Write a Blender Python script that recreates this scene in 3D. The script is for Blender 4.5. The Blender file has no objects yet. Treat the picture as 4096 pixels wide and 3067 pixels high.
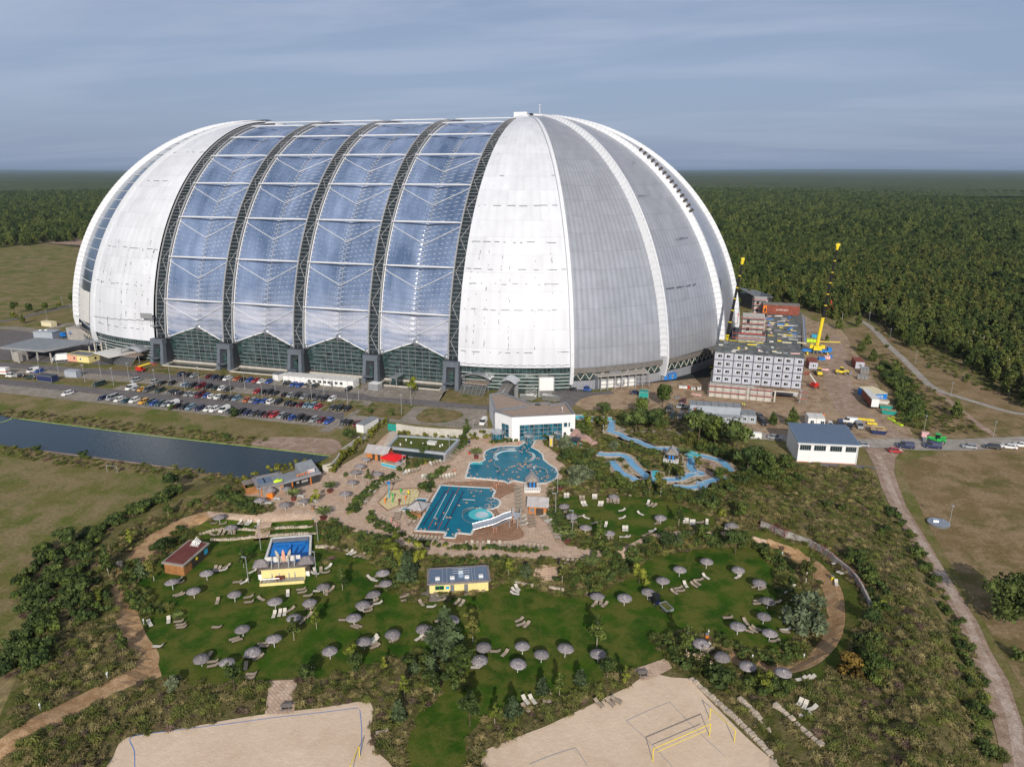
import bpy,bmesh,math,random
import numpy as np
from mathutils import Vector,Matrix
R=random.Random(7)
rad,pi,sin,cos=math.radians,math.pi,math.sin,math.cos
SC=bpy.context.scene
COL=SC.collection
# ---------------------------------------------------------------- camera
CAMP=np.array([165.85,-354.36,83.68]);YAW=rad(-15.978);PIT=rad(17.093);FPX=2787.0*2212/4096
cam=bpy.data.cameras.new('camera');camo=bpy.data.objects.new('camera',cam);COL.objects.link(camo)
camo.location=CAMP;camo.rotation_euler=(pi/2-PIT,0,-YAW)
cam.sensor_width=36;cam.lens=36*2787.0/4096;cam.clip_start=1;cam.clip_end=120000
SC.camera=camo
# ---------------------------------------------------------------- world: daylight sky with thin streaked cloud
SUN_EL=rad(26.5);SUND=Vector((0.309*cos(SUN_EL),-0.951*cos(SUN_EL),sin(SUN_EL)))
wd=bpy.data.worlds.new('World');SC.world=wd;wd.use_nodes=True
nt=wd.node_tree;nt.nodes.clear()
def wn(t,**k):
 n=nt.nodes.new(t)
 for a,b in k.items():setattr(n,a,b)
 return n
sky=wn('ShaderNodeTexSky',sky_type='NISHITA',sun_disc=False,sun_elevation=SUN_EL,sun_rotation=math.atan2(0.309,-0.951),altitude=80,air_density=1.0,dust_density=2.5,ozone_density=2.5)
bg=wn('ShaderNodeBackground');out=wn('ShaderNodeOutputWorld')
tc=wn('ShaderNodeTexCoord');sep=wn('ShaderNodeSeparateXYZ');nt.links.new(tc.outputs['Generated'],sep.inputs[0])
zc=wn('ShaderNodeMath',operation='MAXIMUM');nt.links.new(sep.outputs[2],zc.inputs[0]);zc.inputs[1].default_value=0.0
za=wn('ShaderNodeMath',operation='ADD');nt.links.new(zc.outputs[0],za.inputs[0]);za.inputs[1].default_value=0.09
def wm(op,a,b):
 n=wn('ShaderNodeMath',operation=op)
 for i,q in enumerate((a,b)):
  if isinstance(q,(int,float)):n.inputs[i].default_value=q
  else:nt.links.new(q,n.inputs[i])
 return n.outputs[0]
dx=wm('DIVIDE',sep.outputs[0],za.outputs[0]);dy=wm('DIVIDE',sep.outputs[1],za.outputs[0])
cmb=wn('ShaderNodeCombineXYZ');nt.links.new(wm('MULTIPLY',dx,0.35),cmb.inputs[0]);nt.links.new(wm('MULTIPLY',dy,0.9),cmb.inputs[1])
nz=wn('ShaderNodeTexNoise');nz.inputs['Scale'].default_value=1.1;nz.inputs['Detail'].default_value=8;nz.inputs['Roughness'].default_value=.55;nz.inputs['Distortion'].default_value=.35
nt.links.new(cmb.outputs[0],nz.inputs['Vector'])
cr=wn('ShaderNodeMapRange',interpolation_type='SMOOTHSTEP');nt.links.new(nz.outputs[0],cr.inputs[0]);cr.inputs[1].default_value=.42;cr.inputs[2].default_value=.66
# cloud veil: thin near the horizon, fuller overhead
hm=wn('ShaderNodeMapRange');nt.links.new(zc.outputs[0],hm.inputs[0]);hm.inputs[1].default_value=0.0;hm.inputs[2].default_value=.22;hm.inputs[3].default_value=.12;hm.inputs[4].default_value=.55
cf=wm('MULTIPLY',cr.outputs[0],hm.outputs[0])
sc_=wn('ShaderNodeVectorMath',operation='SCALE');nt.links.new(sky.outputs[0],sc_.inputs[0]);sc_.inputs['Scale'].default_value=1.0
vr=wn('ShaderNodeMapRange',interpolation_type='SMOOTHSTEP');nt.links.new(zc.outputs[0],vr.inputs[0]);vr.inputs[1].default_value=.0;vr.inputs[2].default_value=.8
vz=wn('ShaderNodeMix',data_type='RGBA');nt.links.new(vr.outputs[0],vz.inputs['Factor']);vz.inputs[6].default_value=(2.45,3.1,4.6,1);vz.inputs[7].default_value=(2.0,2.1,2.4,1)
veil=wn('ShaderNodeMix',data_type='RGBA');veil.inputs['Factor'].default_value=.78;nt.links.new(sc_.outputs[0],veil.inputs[6]);nt.links.new(vz.outputs[2],veil.inputs[7])
mx=wn('ShaderNodeMix',data_type='RGBA');nt.links.new(cf,mx.inputs['Factor']);nt.links.new(veil.outputs[2],mx.inputs[6]);mx.inputs[7].default_value=(4.2,4.7,5.9,1)
nt.links.new(mx.outputs[2],bg.inputs[0]);bg.inputs[1].default_value=0.12
nt.links.new(bg.outputs[0],out.inputs[0])
# ---------------------------------------------------------------- sun
sl=bpy.data.lights.new('sun','SUN');sl.energy=3.9;sl.angle=rad(.55);sl.color=(1,.925,.82)
so=bpy.data.objects.new('sun',sl);COL.objects.link(so);so.rotation_euler=SUND.to_track_quat('Z','Y').to_euler();so.location=(200,-600,300)
SC.view_settings.view_transform='Standard';SC.view_settings.look='None';SC.view_settings.exposure=0;SC.view_settings.gamma=1
SC.cycles.max_bounces=6;SC.cycles.diffuse_bounces=2;SC.cycles.glossy_bounces=3;SC.cycles.transmission_bounces=4;SC.cycles.transparent_max_bounces=8;SC.cycles.volume_bounces=0
SC.cycles.caustics_reflective=False;SC.cycles.caustics_refractive=False
# ================================================================ helpers
class MB:
 """collects vertices and faces (several material slots), then links them as ONE mesh object"""
 def __init__(s):s.v=[];s.f=[];s.m=[];s.u=[]
 def add(s,vs,fs,m=0,uv=None):
  o=len(s.v);s.v+=[tuple(map(float,p))for p in vs]
  for f in fs:
   s.f.append([o+i for i in f]);s.m.append(m);s.u.append([uv[i]for i in f]if uv is not None else None)
  return s
 def quad(s,a,b,c,d,m=0):return s.add([a,b,c,d],[(0,1,2,3)],m)
 def box(s,c,d,rz=0,m=0,ty=0):
  ca,sa=cos(rz),sin(rz);vs=[]
  for z in(-.5,.5):
   for x,y in((-.5,-.5),(.5,-.5),(.5,.5),(-.5,.5)):
    X,Y,Z=x*d[0],y*d[1],z*d[2]
    if ty:X,Z=X*cos(ty)+Z*sin(ty),-X*sin(ty)+Z*cos(ty)
    vs.append((c[0]+X*ca-Y*sa,c[1]+X*sa+Y*ca,c[2]+Z))
  return s.add(vs,[(3,2,1,0),(4,5,6,7),(0,1,5,4),(1,2,6,5),(2,3,7,6),(3,0,4,7)],m)
 def prism(s,poly,z0,z1,m=0,top=None):
  if sum(poly[i-1][0]*poly[i][1]-poly[i][0]*poly[i-1][1]for i in range(len(poly)))<0:poly=poly[::-1]
  n=len(poly);z1s=z1 if isinstance(z1,(list,tuple))else[z1]*n
  vs=[(p[0],p[1],z0)for p in poly]+[(p[0],p[1],z1s[i])for i,p in enumerate(poly)]
  s.add(vs,[(i,(i+1)%n,n+(i+1)%n,n+i)for i in range(n)]+[tuple(range(n))[::-1]],m)
  return s.add(vs[n:],[tuple(range(n))],m if top is None else top)
 def cyl(s,p0,p1,r0,r1=None,n=8,m=0,caps=True):
  r1=r0 if r1 is None else r1;p0=Vector(p0);p1=Vector(p1);d=p1-p0
  if d.length<1e-6:return s
  q=d.to_track_quat('Z','Y');a=q@Vector((1,0,0));b=q@Vector((0,1,0));vs=[]
  for p,r in((p0,r0),(p1,r1)):
   for i in range(n):t=2*pi*i/n;vs.append(p+a*(r*cos(t))+b*(r*sin(t)))
  fs=[(i,(i+1)%n,n+(i+1)%n,n+i)for i in range(n)]
  if caps:fs+=[tuple(range(n))[::-1],tuple(range(n,2*n))]
  return s.add(vs,fs,m)
 def tube(s,pts,r,n=6,m=0):
  for i in range(len(pts)-1):
   s.cyl(pts[i],pts[i+1],r if not isinstance(r,(list,tuple))else r[i],r if not isinstance(r,(list,tuple))else r[i+1],n,m)
  return s
 def lathe(s,prof,c=(0,0,0),n=12,m=0,jit=0):
  vs=[]
  for r,z in prof:
   for i in range(n):
    t=2*pi*i/n;j=1+jit*(R.random()-.5)
    vs.append((c[0]+r*j*cos(t),c[1]+r*j*sin(t),c[2]+z))
  k=len(prof)
  return s.add(vs,[(a*n+i,a*n+(i+1)%n,(a+1)*n+(i+1)%n,(a+1)*n+i)for a in range(k-1)for i in range(n)]+[tuple(range(n))[::-1],tuple(range((k-1)*n,k*n))],m)
 def grid(s,fn,nu,nv,m=0,uv=None,flip=False):
  vs=[fn(i/nu,j/nv)for j in range(nv+1)for i in range(nu+1)]
  us=[uv(i/nu,j/nv)for j in range(nv+1)for i in range(nu+1)]if uv else None
  w=nu+1;fs=[(j*w+i,j*w+i+1,(j+1)*w+i+1,(j+1)*w+i)for j in range(nv)for i in range(nu)]
  if flip:fs=[f[::-1]for f in fs]
  return s.add(vs,fs,m,us)
 def strip(s,pts,w,h,m=0):
  """a low wall / kerb of width w, height h following points"""
  for i in range(len(pts)-1):
   a,b=pts[i],pts[i+1];dx,dy=b[0]-a[0],b[1]-a[1];L=math.hypot(dx,dy)
   if L<1e-4:continue
   nx,ny=-dy/L*w/2,dx/L*w/2
   za,zb=(a[2]if len(a)>2 else 0),(b[2]if len(b)>2 else 0)
   vs=[(a[0]-nx,a[1]-ny,za),(b[0]-nx,b[1]-ny,zb),(b[0]+nx,b[1]+ny,zb),(a[0]+nx,a[1]+ny,za)]
   vs+=[(p[0],p[1],p[2]+h)for p in vs]
   s.add(vs,[(0,1,5,4),(1,2,6,5),(2,3,7,6),(3,0,4,7),(4,5,6,7)],m)
  return s
 def build(s,name,mats,parent=None,smooth=False,loc=None,rz=None):
  me=bpy.data.meshes.new(name);me.from_pydata(s.v,[],s.f)
  mats=mats if isinstance(mats,(list,tuple))else[mats]
  for q in mats:me.materials.append(M[q])
  if len(mats)>1:me.polygons.foreach_set('material_index',s.m)
  if any(u is not None for u in s.u):
   l=me.uv_layers.new(name='UVMap');k=0;arr=[]
   for f,u in zip(s.f,s.u):arr+=[c for q in(u or[(0,0)]*len(f))for c in q]
   l.data.foreach_set('uv',arr)
  if smooth:me.polygons.foreach_set('use_smooth',[True]*len(s.f))
  me.update();o=bpy.data.objects.new(name,me);COL.objects.link(o)
  if parent:o.parent=parent
  if loc is not None:o.location=loc
  if rz is not None:o.rotation_euler=(0,0,rz)
  return o
def tag(o,label=None,cat=None,group=None,kind=None):
 for k,q in(('label',label),('category',cat),('group',group),('kind',kind)):
  if q:o[k]=q
 return o
def thing(name,label,cat,loc=(0,0,0),rz=0,group=None):
 o=bpy.data.objects.new(name,None);COL.objects.link(o);o.empty_display_size=.5
 o.location=loc;o.rotation_euler=(0,0,rz);return tag(o,label,cat,group)
def dup(root,loc,rz=0,label=None,group=None,sc=None,mats=None):
 """copy a thing with copies of its parts and their sub-parts (mesh data shared)"""
 def rec(o,par):
  c=o.copy();COL.objects.link(c);c.parent=par
  if mats and c.type=='MESH' and o.name.split('.')[0]in mats:
   c.data=recol(c.data,mats[o.name.split('.')[0]])
  for ch in KIDS.get(o.name,()):rec(ch,c)
  return c
 c=rec(root,None);c.location=loc;c.rotation_euler=(0,0,rz)
 if sc:c.scale=sc if isinstance(sc,tuple)else(sc,sc,sc)
 if label:c['label']=label
 if group:c['group']=group
 return c
KIDS={}
def proto(o):
 """remember a finished thing's children so that copies are quick"""
 for k in list(o.children):proto(k)
 KIDS[o.name]=list(o.children);return o
_rc={}
def recol(me,newmat):
 k=(me.name,newmat)
 if k not in _rc:
  n=me.copy();n.materials[0]=M[newmat];_rc[k]=n
 return _rc[k]
PROT={}
def place(key,loc,rz,label,group=None,sc=None,mats=None):
 """first use moves the prototype itself; later uses copy it"""
 o,used=PROT[key]
 if not used:
  PROT[key][1]=True
  if mats:
   for k in o.children:
    q=k.name.split('.')[0]
    if q in mats:k.data=recol(k.data,mats[q])
  o.location=loc;o.rotation_euler=(0,0,rz);o['label']=label
  if group:o['group']=group
  if sc:o.scale=sc if isinstance(sc,tuple)else(sc,sc,sc)
  return o
 return dup(o,loc,rz,label,group,sc,mats)
def ordn(i):return['first','second','third','fourth','fifth','sixth','seventh','eighth','ninth','tenth','eleventh','twelfth','thirteenth','fourteenth','fifteenth','sixteenth','seventeenth','eighteenth','nineteenth','twentieth','twenty-first','twenty-second','twenty-third','twenty-fourth','twenty-fifth','twenty-sixth','twenty-seventh','twenty-eighth','twenty-ninth','thirtieth'][i]
# ---------------------------------------------------------------- picture measurements -> ground
FW=np.array([sin(YAW)*cos(PIT),cos(YAW)*cos(PIT),-sin(PIT)]);RT=np.array([cos(YAW),-sin(YAW),0.]);UP=np.cross(RT,FW)
def G(px,py,z=0.):
 d=FW*FPX+RT*(px-1106)-UP*(py-828.15);return tuple(CAMP+d*((z-CAMP[2])/d[2]))
def crop(ox,oy,w,pw=2208):
 s=w/pw;return lambda a,b:((ox+a*s)*.54004,(oy+b*s)*.54004)
cF=lambda a,b:(a,b)
c4=crop(0,1150,1100,2212);c5=crop(1000,1250,1100,2212);c3=crop(3100,1200,996,2199);c6=crop(1800,1400,800,2212);c7=crop(1400,1700,1000);c8=crop(2200,1650,1000)
c9=crop(900,1800,700,2108);cA=crop(2500,1000,1000);cB=crop(0,1250,640,2120);cL=crop(400,2000,1000);cM=crop(1300,2150,1000);cR=crop(2200,2100,1000)
cE=crop(3100,2000,996,2199);cW=crop(0,1750,1000);cS=crop(0,2500,1500,2212);cT=crop(1400,2550,1500,2212);cU=crop(2700,2550,1396,2212)
def W(c,a,b,z=None):
 """point of the terrain (or of the level z) seen at crop coordinates a, b"""
 p=c(a,b)
 if z is not None:return Vector(G(p[0],p[1],z))
 zz=0.
 for _ in range(8):
  q=G(p[0],p[1],zz);zz=.5*zz+.5*hz(q[0],q[1])
 q=G(p[0],p[1],zz);return Vector((q[0],q[1],hz(q[0],q[1])))
def WP(c,pts,z=0):return[G(*c(a,b),z)[:2]for a,b in pts]
def smooth(pts,k=4,closed=True):
 n=len(pts);o=[]
 for i in range(n if closed else n-1):
  p=[pts[(i+j)%n]if closed else pts[min(max(i+j,0),n-1)]for j in(-1,0,1,2)]
  for t in(q/k for q in range(k)):
   o.append(tuple(.5*(2*p[1][d]+(p[2][d]-p[0][d])*t+(2*p[0][d]-5*p[1][d]+4*p[2][d]-p[3][d])*t*t+(3*p[1][d]-p[0][d]-3*p[2][d]+p[3][d])*t**3)for d in(0,1)))
 if not closed:o.append(tuple(pts[-1]))
 return o
def inside(poly,x,y):
 c=False;j=len(poly)-1
 for i in range(len(poly)):
  a,b=poly[i],poly[j]
  if(a[1]>y)!=(b[1]>y)and x<(b[0]-a[0])*(y-a[1])/(b[1]-a[1])+a[0]:c=not c
  j=i
 return c
def dseg(x,y,pts):
 best=1e9
 for i in range(len(pts)-1):
  ax,ay,bx,by=*pts[i],*pts[i+1];dx,dy=bx-ax,by-ay;t=max(0,min(1,((x-ax)*dx+(y-ay)*dy)/(dx*dx+dy*dy+1e-9)))
  best=min(best,math.hypot(x-ax-t*dx,y-ay-t*dy))
 return best
 # ---------------------------------------------------------------- materials
M={}
def mat(name,col,rough=.7,metal=0.,var=.12,scale=.6,bump=0.,bs=None,rnd=0.,spec=.4,col2=None,detail=4,stretch=None,emit=None,alpha=None,trans=None):
 m=bpy.data.materials.new(name);m.use_nodes=True;t=m.node_tree;b=t.nodes['Principled BSDF']
 b.inputs['Roughness'].default_value=rough;b.inputs['Metallic'].default_value=metal;b.inputs['Specular IOR Level'].default_value=spec
 c=tuple(col)+(1,)
 last=None
 if var or bump:
  tcn=t.nodes.new('ShaderNodeTexCoord');v=tcn.outputs['Object']
  if stretch:
   mp=t.nodes.new('ShaderNodeMapping');mp.inputs['Scale'].default_value=stretch;t.links.new(v,mp.inputs[0]);v=mp.outputs[0]
  if rnd:
   oi=t.nodes.new('ShaderNodeObjectInfo');ad=t.nodes.new('ShaderNodeVectorMath');ad.operation='ADD';mu=t.nodes.new('ShaderNodeVectorMath');mu.operation='SCALE';mu.inputs['Scale'].default_value=50
   cx=t.nodes.new('ShaderNodeCombineXYZ');t.links.new(oi.outputs['Random'],cx.inputs[0]);t.links.new(cx.outputs[0],mu.inputs[0]);t.links.new(v,ad.inputs[0]);t.links.new(mu.outputs[0],ad.inputs[1]);v=ad.outputs[0]
 if var:
  n=t.nodes.new('ShaderNodeTexNoise');n.inputs['Scale'].default_value=scale;n.inputs['Detail'].default_value=detail;n.inputs['Roughness'].default_value=.65;t.links.new(v,n.inputs['Vector'])
  r=t.nodes.new('ShaderNodeValToRGB');lo=tuple(max(0,q*(1-var*1.6))for q in col);hi=tuple(min(1,q*(1+var*1.6))for q in(col if col2 is None else col2))
  r.color_ramp.elements[0].position=.32;r.color_ramp.elements[1].position=.68;r.color_ramp.elements[0].color=lo+(1,);r.color_ramp.elements[1].color=hi+(1,)
  t.links.new(n.outputs[0],r.inputs[0]);last=r.outputs[0]
 if rnd:
  oi=t.nodes.new('ShaderNodeObjectInfo');hs=t.nodes.new('ShaderNodeHueSaturation');mr=t.nodes.new('ShaderNodeMapRange');t.links.new(oi.outputs['Random'],mr.inputs[0]);mr.inputs[3].default_value=1-rnd;mr.inputs[4].default_value=1+rnd
  t.links.new(mr.outputs[0],hs.inputs['Value']);m2=t.nodes.new('ShaderNodeMapRange');t.links.new(oi.outputs['Random'],m2.inputs[0]);m2.inputs[3].default_value=.5+rnd*.05;m2.inputs[4].default_value=.5-rnd*.05;t.links.new(m2.outputs[0],hs.inputs['Hue'])
  if last:t.links.new(last,hs.inputs['Color'])
  else:hs.inputs['Color'].default_value=c
  last=hs.outputs[0]
 if last:t.links.new(last,b.inputs['Base Color'])
 else:b.inputs['Base Color'].default_value=c
 if bump:
  n2=t.nodes.new('ShaderNodeTexNoise');n2.inputs['Scale'].default_value=bs or scale*4;n2.inputs['Detail'].default_value=3;t.links.new(v,n2.inputs['Vector'])
  bp=t.nodes.new('ShaderNodeBump');bp.inputs['Strength'].default_value=min(1,bump);bp.inputs['Distance'].default_value=max(.05,bump*.2);t.links.new(n2.outputs[0],bp.inputs['Height']);t.links.new(bp.outputs[0],b.inputs['Normal'])
 if emit:b.inputs['Emission Color'].default_value=tuple(emit)+(1,);b.inputs['Emission Strength'].default_value=1
 if alpha is not None:b.inputs['Alpha'].default_value=alpha
 if trans:b.inputs['Transmission Weight'].default_value=trans
 M[name]=m;return m
def uvstripes(name,fu,bump=.5,dark=.8,fv=None,vdark=.85,seed=0):
 """add stripes from the UV map (metres) to a material: sheet joints and profile ridges"""
 m=M[name];t=m.node_tree;b=t.nodes['Principled BSDF'];uv=t.nodes.new('ShaderNodeUVMap');sp=t.nodes.new('ShaderNodeSeparateXYZ');t.links.new(uv.outputs[0],sp.inputs[0])
 def mth(op,a,c=0.):
  n=t.nodes.new('ShaderNodeMath');n.operation=op
  for i,q in enumerate((a,c)):
   if isinstance(q,(int,float)):n.inputs[i].default_value=q
   else:t.links.new(q,n.inputs[i])
  return n.outputs[0]
 src=b.inputs['Base Color'].links[0].from_socket
 fr=mth('FRACT',mth('MULTIPLY',sp.outputs[0],fu));w=mth('GREATER_THAN',fr,.62)
 cellu=mth('FLOOR',mth('MULTIPLY',sp.outputs[0],fu/2.));cellv=mth('FLOOR',mth('MULTIPLY',sp.outputs[1],fv or.1))
 cx=t.nodes.new('ShaderNodeCombineXYZ');t.links.new(cellu,cx.inputs[0]);t.links.new(cellv,cx.inputs[1]);wn_=t.nodes.new('ShaderNodeTexWhiteNoise');wn_.noise_dimensions='2D';t.links.new(cx.outputs[0],wn_.inputs[0])
 k=mth('ADD',mth('MULTIPLY',wn_.outputs[0],.10),.93);k=mth('MULTIPLY',k,mth('SUBTRACT',1.,mth('MULTIPLY',w,1-dark)))
 if fv:
  f2=mth('FRACT',mth('MULTIPLY',sp.outputs[1],fv));k=mth('MULTIPLY',k,mth('SUBTRACT',1.,mth('MULTIPLY',mth('LESS_THAN',f2,.035),1-vdark)))
 sc=t.nodes.new('ShaderNodeVectorMath');sc.operation='SCALE';t.links.new(src,sc.inputs[0]);t.links.new(k,sc.inputs['Scale']);t.links.new(sc.outputs[0],b.inputs['Base Color'])
 if bump:
  bp=t.nodes.new('ShaderNodeBump');bp.inputs['Strength'].default_value=bump;bp.inputs['Distance'].default_value=.15;t.links.new(mth('PINGPONG',mth('MULTIPLY',sp.outputs[0],fu),.5),bp.inputs['Height']);t.links.new(bp.outputs[0],b.inputs['Normal'])
  # plain paints and building stuff
for n_,c_,r_,mt_,v_ in(('white_paint',(.80,.80,.79),.5,0,.03),('off_white',(.66,.65,.62),.6,0,.06),('light_metal',(.52,.54,.57),.35,.6,.05),('grey_metal',(.30,.32,.35),.4,.5,.08),('dark_metal',(.07,.075,.085),.4,.5,.1),('pier_blue',(.115,.135,.165),.7,0,.08),('black',(.012,.012,.013),.5,0,0),('dark_interior',(.015,.02,.022),.9,0,0),('concrete',(.36,.34,.31),.85,0,.14),('pale_concrete',(.52,.49,.44),.85,0,.1),('yellow_paint',(.80,.62,.03),.4,0,.03),('blue_paint',(.02,.13,.45),.4,0,.05),('red_paint',(.50,.03,.02),.4,0,.05),('green_paint',(.03,.42,.08),.4,0,.05),('orange_paint',(.75,.22,.03),.4,0,.05),('teal_paint',(.02,.30,.26),.5,0,.08),('pale_yellow',(.80,.68,.30),.7,0,.04),('cream',(.70,.63,.42),.8,0,.05),('salmon',(.72,.36,.25),.8,0,.04),('roof_grey',(.27,.29,.31),.6,.2,.07),('roof_felt',(.16,.17,.18),.85,0,.22),('silver_roof',(.20,.27,.37),.35,.5,.04),('wood',(.33,.15,.055),.7,0,.2),('grey_wood',(.30,.27,.24),.8,0,.15),('dark_wood',(.06,.045,.035),.7,0,.2),('deck_wood',(.22,.19,.17),.8,0,.12),('rust_red',(.24,.065,.04),.7,0,.18),('shingle',(.42,.40,.40),.85,0,.12),('container_grey',(.36,.40,.45),.6,0,.06),('container_front',(.40,.42,.49),.7,0,.05),('rubber',(.02,.02,.02),.8,0,0),('skin',(.56,.30,.20),.6,0,.1),('skin_pale',(.66,.40,.29),.6,0,.1),('hair_dark',(.03,.02,.015),.8,0,0),('hair_fair',(.30,.20,.10),.8,0,0),('swim_navy',(.02,.03,.1),.7,0,0),('swim_red',(.45,.03,.03),.7,0,0),('swim_black',(.01,.01,.012),.7,0,0),('swim_pink',(.7,.12,.25),.7,0,0),('hivis',(.55,.8,.02),.6,0,0),('lounger_beige',(.48,.42,.33),.7,0,.05),('lounger_brown',(.38,.31,.235),.7,0,.08),('lounger_white',(.62,.58,.50),.7,0,.03),('pole_grey',(.42,.43,.44),.5,.3,0),('red_cloth',(.75,.015,.02),.7,0,.04),('sign_cyan',(.03,.40,.62),.5,0,.05),('lime',(.55,.8,.03),.5,0,0),('window_white',(.8,.8,.8),.4,0,0),('plastic_blue',(.02,.20,.60),.5,0,.08),('pallet_pink',(.75,.45,.45),.7,0,.15),('trunk',(.11,.08,.055),.9,0,.2),('trunk_birch',(.55,.53,.48),.8,0,.2),('terracotta',(.15,.04,.03),.7,0,.1),('steel',(.5,.52,.54),.3,.8,.05),('wall_red_leaf',(.16,.015,.015),.8,0,.3)):
 mat(n_,c_,r_,mt_,v_)
mat('thatch',(.27,.245,.25),.9,var=.35,scale=4,bump=.7,rnd=.22)
mat('car_glass',(.012,.016,.02),.12,var=0,spec=.8);mat('glass_dark',(.02,.035,.042),.08,var=0,spec=.7)
# ================================================================ terrain and ground surfaces
LAWNZ=-1.5
zone=[G(a,b,LAWNZ)[:2]for a,b in((300,1225),(345,1180),(430,1133),(560,1128),(685,1128),(700,1165),(765,1188),(850,1228),(905,1240),(1060,1238),(1180,1232),(1290,1235),(1380,1195),(1440,1172),(1560,1168),(1640,1172),(1745,1205),(1795,1280),(1812,1350),(1780,1420),(1700,1470),(1640,1500),(1680,1600),(1700,1720),(1100,1900),(230,1850),(180,1640),(300,1490),(262,1370),(270,1290))]
BERMS=[([G(a,b,1.5)[:2]for a,b in((1620,1085),(1700,1110),(1790,1155),(1880,1215),(1945,1290),(1990,1390),(2000,1500),(2010,1656))],2.6,6.0),([G(a,b,1.)[:2]for a,b in((40,1600),(90,1450),(120,1330),(190,1220),(300,1125),(400,1070),(480,1050))],1.7,5.0)]
def _prep(pl,pts_only=False):
 a=np.array(pl);return a
def _dpoly(X,Y,pts,closed):
 P=np.array(pts);n=len(P);D=np.full(X.shape,1e9)
 for i in range(n if closed else n-1):
  a,b=P[i],P[(i+1)%n];d=b-a;t=np.clip(((X-a[0])*d[0]+(Y-a[1])*d[1])/(d@d),0,1)
  D=np.minimum(D,np.hypot(X-a[0]-t*d[0],Y-a[1]-t*d[1]))
 return D
def _ins(X,Y,P):
 c=np.zeros(X.shape,bool);j=len(P)-1
 for i in range(len(P)):
  a,b=P[i],P[j]
  if a[1]!=b[1]:c^=((a[1]>Y)!=(b[1]>Y))&(X<(b[0]-a[0])*(Y-a[1])/(b[1]-a[1])+a[0])
  j=i
 return c
GX0,GX1,GY0,GY1,GS=10.,260.,-350.,-150.,2.
gx=np.arange(GX0,GX1+.1,GS);gy=np.arange(GY0,GY1+.1,GS)
XX,YY=np.meshgrid(gx,gy,indexing='ij')
sd=_dpoly(XX,YY,zone,True)*np.where(_ins(XX,YY,zone),1,-1)
t_=np.clip((sd+1.6)/4.0,0,1);HH=LAWNZ*t_*t_*(3-2*t_)
for pl,hh,w_ in BERMS:HH+=hh*np.exp(-(_dpoly(XX,YY,pl,False)/w_)**2)*np.clip((-sd)/2.5,0,1)
edge=np.minimum(np.minimum(XX-GX0,GX1-XX),np.minimum(YY-GY0,GY1-YY));HH*=np.clip(edge/10,0,1)
_rr=np.random.RandomState(3);HH[(HH>.25)]+=_rr.uniform(-.12,.12,int((HH>.25).sum()))
def hz(x,y):
 if not(GX0<x<GX1-.01 and GY0<y<GY1-.01):return 0.
 fx,fy=(x-GX0)/GS,(y-GY0)/GS;i,j=int(fx),int(fy);u,v=fx-i,fy-j
 a,b,c,d=HH[i,j],HH[i+1,j],HH[i+1,j+1],HH[i,j+1]
 return float(a+(b-a)*u+(c-b)*v)if u>v else float(a+(c-d)*u+(d-a)*v)
 # ground materials
def groundmat(name,cols,scales,rough=.95,bump=.4,bs=1.5,detail=6,sharp=.12,gr=.36):
 """several ground tones laid over each other by noise of different sizes"""
 m=bpy.data.materials.new(name);m.use_nodes=True;t=m.node_tree;b=t.nodes['Principled BSDF'];b.inputs['Roughness'].default_value=rough;b.inputs['Specular IOR Level'].default_value=.15
 ge=t.nodes.new('ShaderNodeNewGeometry');last=None
 for k,(c,s)in enumerate(zip(cols[1:],scales)):
  n=t.nodes.new('ShaderNodeTexNoise');n.inputs['Scale'].default_value=s;n.inputs['Detail'].default_value=detail;n.inputs['Roughness'].default_value=.62;n.inputs['Distortion'].default_value=.3
  mp=t.nodes.new('ShaderNodeMapping');mp.inputs['Location'].default_value=(17*k,31*k,5*k);t.links.new(ge.outputs['Position'],mp.inputs[0]);t.links.new(mp.outputs[0],n.inputs['Vector'])
  r=t.nodes.new('ShaderNodeMapRange');r.interpolation_type='SMOOTHSTEP';r.inputs[1].default_value=.5-sharp;r.inputs[2].default_value=.5+sharp;t.links.new(n.outputs[0],r.inputs[0])
  mx=t.nodes.new('ShaderNodeMix');mx.data_type='RGBA';t.links.new(r.outputs[0],mx.inputs['Factor'])
  if last is None:mx.inputs[6].default_value=tuple(cols[0])+(1,)
  else:t.links.new(last,mx.inputs[6])
  mx.inputs[7].default_value=tuple(c)+(1,);last=mx.outputs[2]
  # fine grain
 n=t.nodes.new('ShaderNodeTexNoise');n.inputs['Scale'].default_value=bs;n.inputs['Detail'].default_value=5;n.inputs['Roughness'].default_value=.75;t.links.new(ge.outputs['Position'],n.inputs['Vector'])
 mr=t.nodes.new('ShaderNodeMapRange');mr.inputs[1].default_value=.3;mr.inputs[2].default_value=.7;mr.inputs[3].default_value=1-gr;mr.inputs[4].default_value=1+gr;t.links.new(n.outputs[0],mr.inputs[0])
 sc=t.nodes.new('ShaderNodeVectorMath');sc.operation='SCALE';t.links.new(last,sc.inputs[0]);t.links.new(mr.outputs[0],sc.inputs['Scale']);t.links.new(sc.outputs[0],b.inputs['Base Color'])
 if bump:
  bp=t.nodes.new('ShaderNodeBump');bp.inputs['Strength'].default_value=bump;bp.inputs['Distance'].default_value=.3;t.links.new(n.outputs[0],bp.inputs['Height']);t.links.new(bp.outputs[0],b.inputs['Normal'])
 M[name]=m;return m
groundmat('field',((.138,.138,.034),(.172,.140,.054),(.100,.128,.022),(.23,.18,.09)),(.011,.028,.12),bump=.5,bs=1.2)
groundmat('brown_field',((.185,.135,.060),(.225,.155,.082),(.13,.115,.036),(.28,.20,.115)),(.02,.05,.16),bump=.5,bs=1.3)
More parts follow.
